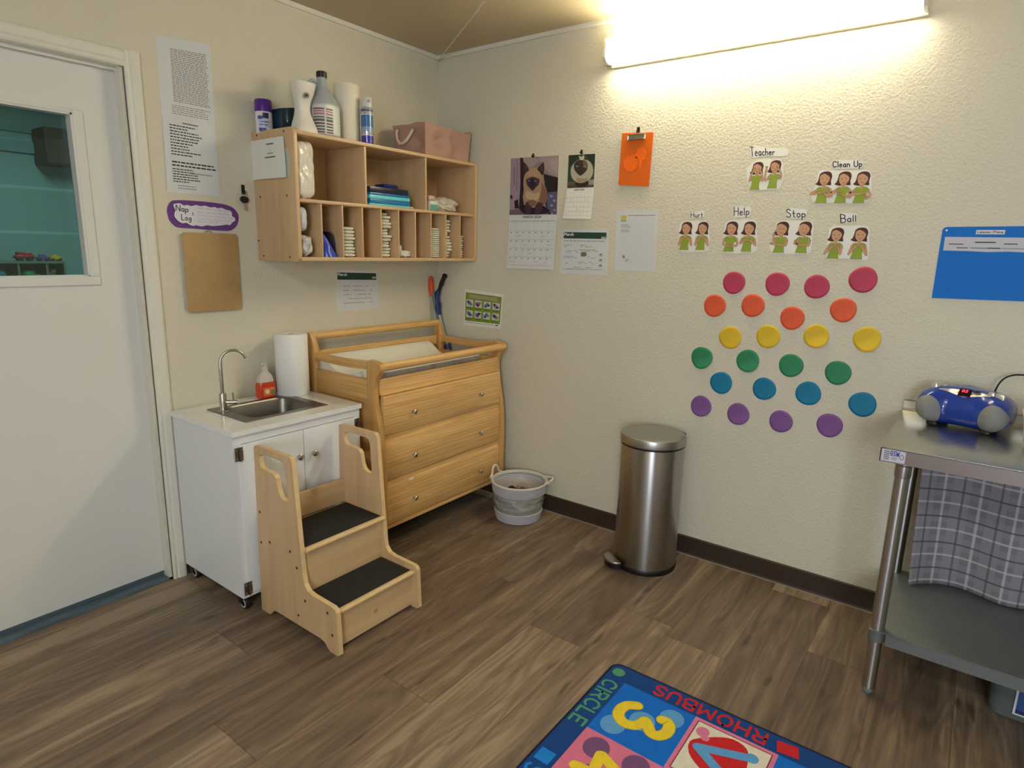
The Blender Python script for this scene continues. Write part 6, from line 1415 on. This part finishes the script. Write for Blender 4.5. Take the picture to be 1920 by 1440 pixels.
solo('wall_hook', MB().box((-0.005, -1.257, 1.945), (-0.0005, -1.243, 1.975), 0.0015).tube([(-0.004, -1.25, 1.952), (-0.012, -1.25, 1.948), (-0.018, -1.25, 1.953), (-0.018, -1.25, 1.960)], 0.0026, 8), mat('hook_bronze', (70, 58, 46), 0.35, 0.8), 'small dark hook above the orange clipboard', 'hook', (0, -1.25, 1.95))

# blue pocket folder
t = thing('wall_folder', 'wide bright blue plastic folder on the right wall above the steel table', 'wall pocket', (-0.002, -2.62, 1.28))
BF = mat('folder_blue', (0, 112, 206), 0.55, spec=0.3)
fl = Flat('R', 0.0002)
fl.slab([(2.463, 1.281), (2.84, 1.288), (2.84, 1.536), (2.475, 1.532), (2.466, 1.529), (2.462, 1.520)], BF, 0.003)
part('back', fl.mb, fl.mats, t, smooth=False)
fl = Flat('R', 0.0034); fl.slab([(2.473, 1.4975), (2.836, 1.496), (2.836, 1.449), (2.70, 1.4485), (2.66, 1.450), (2.60, 1.4475), (2.55, 1.4495), (2.474, 1.4505)], mat('strip_lilac', (200, 200, 212), 0.6), 0.0006)
for (a, b_, v, wd) in ((2.487, 2.53, 1.473, .0028), (2.562, 2.620, 1.480, .0036), (2.512, 2.545, 1.4605, .0024), (2.553, 2.60, 1.4605, .0020), (2.600, 2.635, 1.4605, .0034), (2.643, 2.68, 1.475, .0028), (2.635, 2.78, 1.460, .0014), (2.71, 2.78, 1.475, .002)):
    fl.poly([(a, v + wd / 2), (b_, v + wd / 2), (b_, v - wd / 2), (a, v - wd / 2)], INKD, 1)
part('strip', fl.mb, fl.mats, t, 'lilac white name strip', smooth=False)
fl = Flat('R', 0.0034); fl.slab([(2.560, 1.5215), (2.640, 1.5215), (2.640, 1.507), (2.560, 1.507)], PAPERC, 0.0006)
write(fl, 'Lesson Plans', [(2.565, 1.5185), (2.635, 1.5185), (2.635, 1.5115), (2.565, 1.5115)], 0.0014, INKD, 1, .2)
part('label', fl.mb, fl.mats, t, 'white Lesson Plans label', smooth=False)
part('rivet', MB().lathe([(0.0035, -0.0016), (0.0035, 0)], (-0.0032, -2.4745, 1.5205), 12, axis='x'), WHITEP, t)

# ------------------------------------------------------------------ sign language cut-outs
CW = mat('cut_white', (238, 238, 232), 0.7)
HAIR = mat('fig_hair', (84, 44, 40), 0.7); SKN = mat('fig_skin', (206, 160, 124), 0.7); SKD = mat('fig_skin_line', (140, 92, 74), 0.7)
SHG = mat('fig_shirt', (150, 170, 58), 0.7); SHD = mat('fig_shirt_line', (96, 116, 40), 0.7); LIP = mat('fig_lip', (176, 84, 76), 0.7)
ARMS = {   # polylines in figure units (x right, y down, head centre at 0,0, height 400)
 'Teacher0': ([[(-70, 150), (-105, 190), (-85, 110), (-45, 20)], [(60, 150), (95, 190), (80, 110), (40, 30)]], [(-45, 10), (38, 20)]),
 'Teacher1': ([[(-60, 150), (-120, 200), (-130, 130), (-120, 30)], [(60, 150), (100, 180), (95, 110), (45, 30)]], [(-120, 10), (45, 25)]),
 'Clean Up0': ([[(-80, 150), (-150, 200), (-40, 190), (40, 165)], [(85, 150), (110, 230), (60, 240), (10, 190)]], [(45, 160), (0, 180)]),
 'Clean Up1': ([[(-80, 150), (-190, 215), (-60, 175), (-30, 160)], [(85, 150), (110, 240), (60, 245), (-20, 200)]], [(-50, 165), (-20, 200)]),
 'Clean Up2': ([[(-80, 150), (-150, 210), (-40, 205), (30, 195)], [(85, 150), (110, 235), (70, 270), (60, 210)]], [(35, 190), (70, 240)]),
 'Hurt0': ([[(-80, 150), (-95, 250), (-60, 180), (-20, 145)], [(80, 150), (95, 250), (60, 180), (20, 145)]], [(-15, 140), (15, 140)]),
 'Hurt1': ([[(-80, 150), (-95, 250), (-60, 180), (-20, 150)], [(80, 150), (95, 250), (60, 180), (20, 150)]], [(-15, 145), (15, 145)]),
 'Help0': ([[(-85, 150), (-90, 225), (-30, 240), (20, 235)], [(85, 150), (95, 230), (40, 245), (0, 240)]], [(0, 235)]),
 'Help1': ([[(-85, 150), (-105, 210), (-60, 180), (-20, 155)], [(85, 150), (105, 230), (60, 190), (0, 160)]], [(-15, 155), (5, 165)]),
 'Stop0': ([[(60, 140), (70, 220), (-20, 215), (-110, 205)], [(-60, 140), (-80, 210), (-95, 150), (-90, 90)]], [(-120, 200), (-92, 80)]),
 'Stop1': ([[(60, 140), (70, 220), (-20, 215), (-90, 200)], [(-60, 140), (-70, 200), (-90, 190)]], [(-100, 195), (-95, 165)]),
 'Ball0': ([[(-80, 150), (-120, 260), (-70, 200), (-25, 150)], [(75, 150), (70, 260), (50, 200), (15, 150)]], [(-20, 145), (10, 145), (0, 180)]),
 'Ball1': ([[(-80, 150), (-110, 260), (-70, 200), (-25, 145)], [(75, 150), (100, 265), (60, 200), (25, 145)]], [(-15, 140), (15, 140)]),
}
def figure(fl, cx, cz, Hh, key, turned=False):
    s = Hh / 400.0
    P = lambda L: [(cx + x * s, cz - y * s) for x, y in L]
    fl.map = None
    fl.poly(P(smooth_pts([(-112, 72), (-86, 48), (-72, -10), (-66, -52), (-30, -78), (20, -84), (66, -68), (88, -20), (78, 44), (86, 96), (20, 88), (-40, 98), (-86, 88), (-112, 72)], 2)[:-1]), HAIR, 1)
    fl.poly(P([(-22, 70), (22, 70), (24, 122), (-26, 122)]), SKN, 2)
    sh = [(-45, 112), (-8, 130), (40, 112), (72, 130), (88, 160), (84, 196), (52, 188), (44, 250), (54, 318), (-84, 318), (-66, 250), (-60, 188), (-94, 194), (-92, 160), (-76, 130)]
    fl.poly(P([(x * 1.05, (y - 215) * 1.025 + 215) for x, y in sh]), SHD, 3); fl.poly(P(sh), SHG, 4)
    if turned: fl.poly(P(smooth_pts([(-66, -30), (-20, -58), (50, -20), (62, 20), (40, 66), (0, 92), (-50, 84), (-62, 50), (-78, 36), (-66, -30)], 2)[:-1]), SKN, 5)
    else: fl.poly(P(smooth_pts([(-56, -32), (-12, -56), (56, -14), (62, 30), (34, 78), (0, 94), (-32, 80), (-58, 34), (-56, -32)], 2)[:-1]), SKN, 5)
    for ex in ((-26, 28) if not turned else (-20, 20)): fl.poly(P(ell(ex, 10, 7, 6, 8)), HAIR, 6)
    fl.line(P([(-16, 56), (0, 62), (18, 55)]), 7 * s, LIP, 6, caps=False)
    arms, hands = ARMS[key]
    for a in arms:
        fl.line(P(smooth_pts(a, 3)), 27 * s, SKD, 7); fl.line(P(smooth_pts(a, 3)), 21 * s, SKN, 8)
    for h_ in hands:
        fl.poly(P(ell(h_[0], h_[1], 20, 15, 12)), SKD, 9); fl.poly(P(ell(h_[0], h_[1], 16, 12, 12)), SKN, 10)
        for k in range(3): fl.line(P([(h_[0] - 8 + 8 * k, h_[1] + 2), (h_[0] - 8 + 8 * k, h_[1] - 10)]), 2 * s, SKD, 11, caps=False)
for k, (outl_, q) in WORDS.items():
    fl = Flat('R', 0.0002); fl.slab(outl_, CW, 0.0006); write(fl, k, q, 0.0034 if k != 'Hurt' else 0.0028, INKD, 1, .24)
    c = mid(outl_); solo('word_card', fl.mb, fl.mats, 'handwritten white word card reading %s on the right wall' % k, 'word card', (-0.002, -c[0], c[1]), 'sign language word cards', smooth=False)
for k, (outl_, figs) in PICS.items():
    fl = Flat('R', 0.0002); fl.slab(smooth_pts(outl_ + [outl_[0]], 2)[:-1], CW, 0.0006)
    for i, (a, b_, h_) in enumerate(figs): figure(fl, a, b_, h_, k + str(i), turned=(k == 'Stop'))
    c = mid(outl_); solo('picture_card', fl.mb, fl.mats, 'cut-out of %s dark haired signing figures in green under the word %s' % ('three' if len(figs) == 3 else 'two', k), 'picture card', (-0.002, -c[0], c[1]), 'sign language picture cards', smooth=False)

# ------------------------------------------------------------------ paper circles
DOTS = {'pink': ((186, 60, 92), [(1.745, 1.301), (1.923, 1.304), (2.074, 1.301), (2.234, 1.336)]), 'orange': ((226, 92, 54), [(1.671, 1.197), (1.834, 1.209), (1.996, 1.169), (2.18, 1.216)]),
 'yellow': ((222, 188, 42), [(1.752, 1.064), (1.91, 1.084), (2.095, 1.104), (2.276, 1.11)]), 'green': ((44, 134, 92), [(1.634, 0.96), (1.837, 0.971), (2.013, 0.973), (2.191, 0.966)]),
 'blue': ((6, 122, 164), [(1.731, 0.858), (1.917, 0.859), (2.092, 0.866), (2.292, 0.853)]), 'purple': ((128, 84, 150), [(1.65, 0.737), (1.819, 0.73), (1.999, 0.729), (2.186, 0.747)])}
pos = ['leftmost', 'second from left', 'third from left', 'rightmost']
rnd = random.Random(4)
for col, (rgb, L_) in DOTS.items():
    m = mat('dot_' + col, rgb, 0.55, var=0.05, vscale=10)
    for i, (u, v) in enumerate(L_):
        curl = {('yellow', 2): .012, ('yellow', 3): .010, ('green', 0): .012, ('green', 1): .016, ('purple', 0): .009, ('purple', 1): .010}.get((col, i), 0.003)
        b = MB(); R_ = 0.0485 + rnd.uniform(-.0012, .0012); ph = rnd.uniform(0, 6)
        pts = [Vector((u, v))]; n = 40; rings = 5
        def W(pu, pv): return 0.0006 + curl * max(0, (-(pv - v) / R_ * 0.9 + (pu - u) / R_ * 0.3)) ** 1.6
        vs = [(-W(u, v), -u, v)]
        for j in range(1, rings + 1):
            for k in range(n):
                a = 2 * PI * k / n; r = R_ * j / rings * (1 + 0.018 * math.sin(3 * a + ph)); pu = u + r * math.cos(a); pv = v + r * math.sin(a)
                vs.append((-W(pu, pv), -pu, pv))
        fs = [[0, 1 + k, 1 + (k + 1) % n] for k in range(n)] + [[1 + (j - 1) * n + k, 1 + j * n + k, 1 + j * n + (k + 1) % n, 1 + (j - 1) * n + (k + 1) % n] for j in range(1, rings) for k in range(n)]
        b.add(vs, fs)
        o = solo('paper_circle', b, m, '%s paper circle, %s of the four %s ones' % (col, pos[i], col), 'paper circle', (0, -u, v), 'rainbow of paper circles on the right wall')
        s_ = o.modifiers.new('thickness', 'SOLIDIFY'); s_.thickness = 0.0007; s_.offset = 0

# ------------------------------------------------------------------ rug
RX1, RY1, BW = -0.957, -1.7605, 0.082
RX0, RY0 = RX1 - 2 * BW - 0.25 * 7, RY1 - 2 * BW - 0.2455 * 5
RUG = thing('play_rug', 'blue bordered classroom rug with numbers, shapes and shape words', 'rug', ((RX0 + RX1) / 2, (RY0 + RY1) / 2, 0))
def rug(name, c): return mat('rug_' + name, c, 0.95, bump=1.3, bscale=420, var=0.06, vscale=60)
base = [(x, y) for x, y in rrect(RX0, RX1, RY0, RY1, 0.035, 6)]
fl = Flat('F', 0.0005); fl.slab(base, rug('edge', (22, 24, 58)), 0.0065)
fl.base += 0.0002
part('binding', fl.mb, fl.mats, RUG, 'dark bound edge', smooth=False)
fl = Flat('F', 0.0072)
fl.slab([(x, y) for x, y in rrect(RX0 + .008, RX1 - .008, RY0 + .008, RY1 - .008, 0.030, 6)], rug('navy', (12, 68, 138)), 0.0012)
ix1, iy1 = -1.040, -1.840
def tile(r, c): return (ix1 - 0.25 * (r + 1), ix1 - 0.25 * r, iy1 - 0.2455 * (c + 1), iy1 - 0.2455 * c)
BLUE = rug('blue', (4, 112, 216)); PINK = rug('pink', (226, 122, 156)); CRM = rug('cream', (232, 226, 210)); RED = rug('red', (206, 34, 40)); YEL = rug('yellow', (244, 216, 52)); SKY = rug('sky', (98, 166, 226)); PUR = rug('purple', (124, 82, 132)); GRN = rug('green', (84, 156, 116)); ROSE = rug('rose', (224, 128, 164)); MAR = rug('maroon', (150, 46, 58))
def blob_(cx, cy, r, m, l): fl.disc((cx, cy), r, r * .93, m, l, 24)
for r in range(7):
    for c in range(5):
        x0, x1, y0, y1 = tile(r, c); k = (r + c) % 2; R4 = [(x0, y0), (x1, y0), (x1, y1), (x0, y1)]
        if (r, c) in ((0, 0), (0, 2), (1, 1), (2, 0), (2, 2)) or (k == 0): fl.poly(R4, BLUE, 1)
        elif r == 0 or (r + 2 * c) % 4 == 2: 
            fl.poly(R4, ROSE, 1); e = .012; fl.poly([(x0 + e, y0 + e), (x1 - e, y0 + e), (x1 - e, y1 - e), (x0 + e, y1 - e)], MAR, 2); e = .0155
            fl.poly([(x0 + e, y0 + e), (x1 - e, y0 + e), (x1 - e, y1 - e), (x0 + e, y1 - e)], CRM, 3)
        else: fl.poly(R4, PINK, 1)
# tile with the yellow three
for bx, by, br in ((-1.232, -1.897, .041), (-1.165, -1.962, .042), (-1.098, -2.030, .040)): blob_(bx, by, br, SKY, 2)
three = [(-1.113, -1.921), (-1.131, -1.895), (-1.161, -1.886), (-1.189, -1.894), (-1.206, -1.921), (-1.197, -1.95), (-1.177, -1.964), (-1.158, -1.969), (-1.173, -1.985), (-1.192, -2.003), (-1.191, -2.025), (-1.167, -2.04), (-1.136, -2.038), (-1.12, -2.023), (-1.122, -2.009)]
YED = rug('yellow_edge', (206, 178, 40))
for k, seg_ in enumerate((three[:8], three[7:])):
    sm_ = smooth_pts(seg_, 3); fl.line(sm_, 0.0385, YED, 3 + 0.4 * k); fl.line(sm_, 0.034, YEL, 4 + 0.4 * k)
# pink tile with purple spots and a yellow four
for bx, by, br in ((-1.345, -1.903, .042), (-1.336, -2.024, .042), (-1.44, -1.935, .036)): blob_(bx, by, br, PUR, 2)
for k, seg_ in enumerate(([(-1.360, -1.930), (-1.400, -2.025)], [(-1.362, -1.926), (-1.426, -1.938)], [(-1.438, -1.886), (-1.424, -1.990)])):
    fl.line(seg_, 0.032, YEL, 4 + 0.4 * k)
# cream tile with the red patch
fl.poly(smooth_pts([(-1.171, -2.111), (-1.139, -2.113), (-1.089, -2.162), (-1.064, -2.208), (-1.077, -2.252), (-1.126, -2.269), (-1.180, -2.272), (-1.235, -2.235), (-1.240, -2.190), (-1.206, -2.132), (-1.171, -2.111)], 3)[:-1], RED, 4)
fl.line([(-1.158, -2.135), (-1.105, -2.272)], 0.030, SKY, 5); fl.line([(-1.160, -2.139), (-1.215, -2.225)], 0.030, SKY, 5.4); fl.disc((-1.104, -2.274), .019, .019, SKY, 6, 16)
blob_(-1.092, -2.126, .021, ROSE, 5); fl.disc((-1.112, -2.140), .013, .013, ROSE, 6, 16)
# other tiles: plain spots and numerals out of view
for r, c, ch in ((0, 2, '2'), (1, 1, '0'), (1, 2, '4'), (2, 0, '2'), (2, 1, '4'), (3, 1, '0'), (0, 3, '4')):
    x0, x1, y0, y1 = tile(r, c); cx, cy = (x0 + x1) / 2, (y0 + y1) / 2
    blob_(cx + .05, cy + .06, .038, SKY if (r + c) % 2 == 0 else PUR, 4)
    st, W_ = text_polys(ch)
    for k, s_ in enumerate(st): fl.line([(cx + (py - .5) * .15, cy - (px - W_ / 2) * .15) for px, py in s_], 0.020, YEL if (r + c) % 2 == 0 else RED, 5 + .3 * k)
# border: circle, CIRCLE, square, RHOMBUS, rhombus
fl.disc((-1.004, -1.799), .0215, .0215, GRN, 2, 28)
st, W_ = text_polys('CIRCLE', .26)
xa, xb = -1.060, -1.296
for s_ in st: fl.line([(xa + (xb - xa) * px / W_, -1.826 + (py) * 0.045 if False else -1.779 - (1 - py) * 0 - 0.047 * (py)) for px, py in s_], 0.0085, GRN, 2 + .5 * (st.index(s_) % 3))
fl.poly([(-1.438, -1.778), (-1.438, -1.826), (-1.486, -1.826), (-1.486, -1.778)], rug('bright', (20, 134, 226)), 2)
st, W_ = text_polys('SQUARE', .26)
for s_ in st: fl.line([(-1.508 - 0.24 * px / W_, -1.779 - 0.047 * py) for px, py in s_], 0.0085, MATS['rug_bright'], 2 + .5 * (st.index(s_) % 3))
st, W_ = text_polys('RHOMBUS', .26)
ya, yb = -2.284, -1.934
for s_ in st: fl.line([(-0.979 - 0.047 * py, ya + (yb - ya) * px / W_) for px, py in s_], 0.0090, RED, 2 + .5 * (st.index(s_) % 3))
fl.poly([(-0.984, -2.313), (-0.976, -2.370), (-1.022, -2.383), (-1.030, -2.323)], RED, 2)
part('pile', fl.mb, fl.mats, RUG, 'printed pile with number tiles and words', smooth=False)

# ------------------------------------------------------------------ cord along the ceiling from the corner
dvec = Vector((-0.534, -0.778, 0)).normalized()
cdp = [(-0.006, -0.006, 2.430)] + [(-0.006 + dvec.x * s, -0.006 + dvec.y * s, 2.430 - 0.004 * math.sin(s / 2.9 * PI)) for s in (0.3, 0.8, 1.4, 2.0, 2.5)] + [(-1.62, -2.36, 2.452)]
b = MB(); tw = []
for i in range(161):
    f = i / 160 * (len(cdp) - 1); k = min(int(f), len(cdp) - 2); p = Vector(cdp[k]).lerp(Vector(cdp[k + 1]), f - k)
    a = i * 1.1; tw.append(p + Vector((0.0014 * math.sin(a), 0, 0.0014 * math.cos(a))))
b.tube(tw, 0.0034, 6)
b.tube(smooth_pts([(-0.010, -0.010, 2.428), (-0.016, -0.014, 2.415), (-0.022, -0.018, 2.400), (-0.012, -0.012, 2.388), (-0.008, -0.010, 2.402), (-0.012, -0.012, 2.426)], 4), 0.002, 6)
solo('cord', b, mat('cord_white', (226, 220, 200), 0.8), 'thin white cord strung along the ceiling from the room corner', 'cord', (-0.01, -0.01, 2.43))

# ------------------------------------------------------------------ things in the room beyond the door window
KX0, KX1, KY0, KY1, KZ = -2.40, -1.075, 2.52, 2.80, 1.266
t = thing('toy_shelf', 'grey brown cubby shelf with toys seen through the door window', 'toy shelf', ((KX0 + KX1) / 2, 2.66, 0))
KM = mat('toy_shelf_wood', (122, 116, 104), 0.6)
b = MB().box((KX0, KY0, KZ - 0.014), (KX1, KY1, KZ)).box((KX0, KY1 - 0.008, 0), (KX1, KY1, KZ - 0.014)).box((KX0, KY0, 0), (KX0 + 0.014, KY1 - 0.008, KZ - 0.014)).box((KX1 - 0.014, KY0, 0), (KX1, KY1 - 0.008, KZ - 0.014))
part('carcass', b, KM, t)
for z in (1.150, 0.85, 0.45, 0.08): part('shelf_board', MB().box((KX0 + 0.014, KY0 + 0.004, z - 0.014), (KX1 - 0.014, KY1 - 0.008, z)), KM, t)
for x in (-1.185, -1.345, -1.505, -1.665, -1.90, -2.15): part('divider', MB().box((x - 0.006, KY0 + 0.006, 1.150), (x + 0.006, KY1 - 0.008, KZ - 0.014)), KM, t)
RD = mat('toy_red', (190, 30, 34), 0.35); DK = mat('toy_dark', (40, 38, 44), 0.5); YT = mat('toy_yellow', (216, 160, 30), 0.4); VT = mat('toy_violet', (96, 66, 120), 0.4); TQ = mat('toy_teal', (60, 150, 170), 0.4); GT = mat('toy_green', (60, 160, 100), 0.4)
t = thing('toy_truck', 'red and dark toy truck on top of the toy shelf behind the door window', 'toy vehicle', (-1.285, 2.6, KZ))
part('body', MB().box((-1.340, 2.56, KZ + .022), (-1.235, 2.63, KZ + .040), .006).box((-1.330, 2.565, KZ + .036), (-1.300, 2.625, KZ + .062), .008).box((-1.290, 2.565, KZ + .040), (-1.247, 2.625, KZ + .056), .006), RD, t)
for x in (-1.315, -1.260):
    for y in (2.562, 2.628): part('wheel', MB().lathe([(0.014, -0.005), (0.0145, 0.005)], (x, y, KZ + .0147), 16, axis='y'), DK, t)
part('bumper', MB().box((-1.347, 2.557, KZ + .018), (-1.227, 2.633, KZ + .025), .003), DK, t)
for nm, lab, x, m, w_ in (('toy_car', 'purple toy car on the toy shelf beyond the door', -1.182, VT, .070), ('toy_car', 'yellow toy car at the right end of the toy shelf', -1.109, YT, .068)):
    t = thing(nm, lab, 'toy vehicle', (x, 2.6, KZ))
    part('body', MB().prism([(x - w_ / 2, KZ + .010), (x + w_ / 2, KZ + .010), (x + w_ / 2, KZ + .026), (x + w_ * .22, KZ + .030), (x + w_ * .1, KZ + .044), (x - w_ * .25, KZ + .044), (x - w_ * .36, KZ + .028), (x - w_ / 2, KZ + .024)], 'y', 2.57, 2.62, .002), m, t)
    for dx in (-.022, .022): part('wheel', MB().lathe([(0.010, 0.0), (0.010, 0.056)], (x + dx, 2.567, KZ + .0102), 14, axis='y'), DK, t)
solo('toy_bowl', MB().lathe([(0.012, 0), (0.030, 0.010), (0.042, 0.028), (0.045, 0.034), (0.041, 0.030), (0.028, 0.014), (0.0, 0.008)], (-1.462, 2.60, KZ), 24), mat('toy_pale', (170, 200, 180), 0.4), 'pale green toy bowl on top of the toy shelf', 'toy', (-1.462, 2.6, KZ))
solo('toy_ball', MB().blob((-1.425, 2.60, 1.150 + 0.0312), (0.060, 0.06, 0.060), 0, 1, 0, 2, 3), TQ, 'small blue toy ball in a top compartment of the toy shelf', 'toy', (-1.425, 2.6, 1.15))
solo('toy_turtle', MB().blob((-1.275, 2.60, 1.150 + 0.030), (0.085, 0.07, 0.056), 0.08, 2, 1, 2, 3, flat=1.1505).blob((-1.225, 2.59, 1.150 + 0.018), (0.03, 0.03, 0.026), 0, 1, 0, 2, 2, mi=1), [GT, YT], 'green toy turtle in a top compartment of the toy shelf', 'toy', (-1.275, 2.6, 1.15))
solo('toy_block', MB().box((-1.168, 2.57, 1.1505), (-1.128, 2.61, 1.19), .004).box((-1.150, 2.575, 1.1905), (-1.122, 2.605, 1.21), .003, 1), [mat('toy_olive', (110, 104, 50), .5), YT], 'olive toy block in the rightmost compartment of the toy shelf', 'toy', (-1.15, 2.59, 1.15))
solo('toy_bucket', MB().lathe([(0.026, 0.0), (0.034, 0.06), (0.036, 0.062), (0.031, 0.062), (0.024, 0.004), (0, 0.004)], (-1.556, 2.60, 1.1502), 20), YT, 'yellow toy bucket at the left of the toy shelf', 'toy', (-1.556, 2.6, 1.15))
t = thing('wall_speaker', 'dark brown box mounted high on the far wall beyond the door', 'wall box', (-0.93, 2.97, 1.93))
part('case', MB().box((-1.005, 2.84, 1.942), (-0.80, RY - 0.001, 2.190), .006), mat('speaker_brown', (74, 52, 46), 0.6), t)
part('front_panel', MB().box((-0.995, 2.835, 1.952), (-0.81, 2.841, 2.180), .002), mat('speaker_front', (86, 60, 52), 0.8), t)
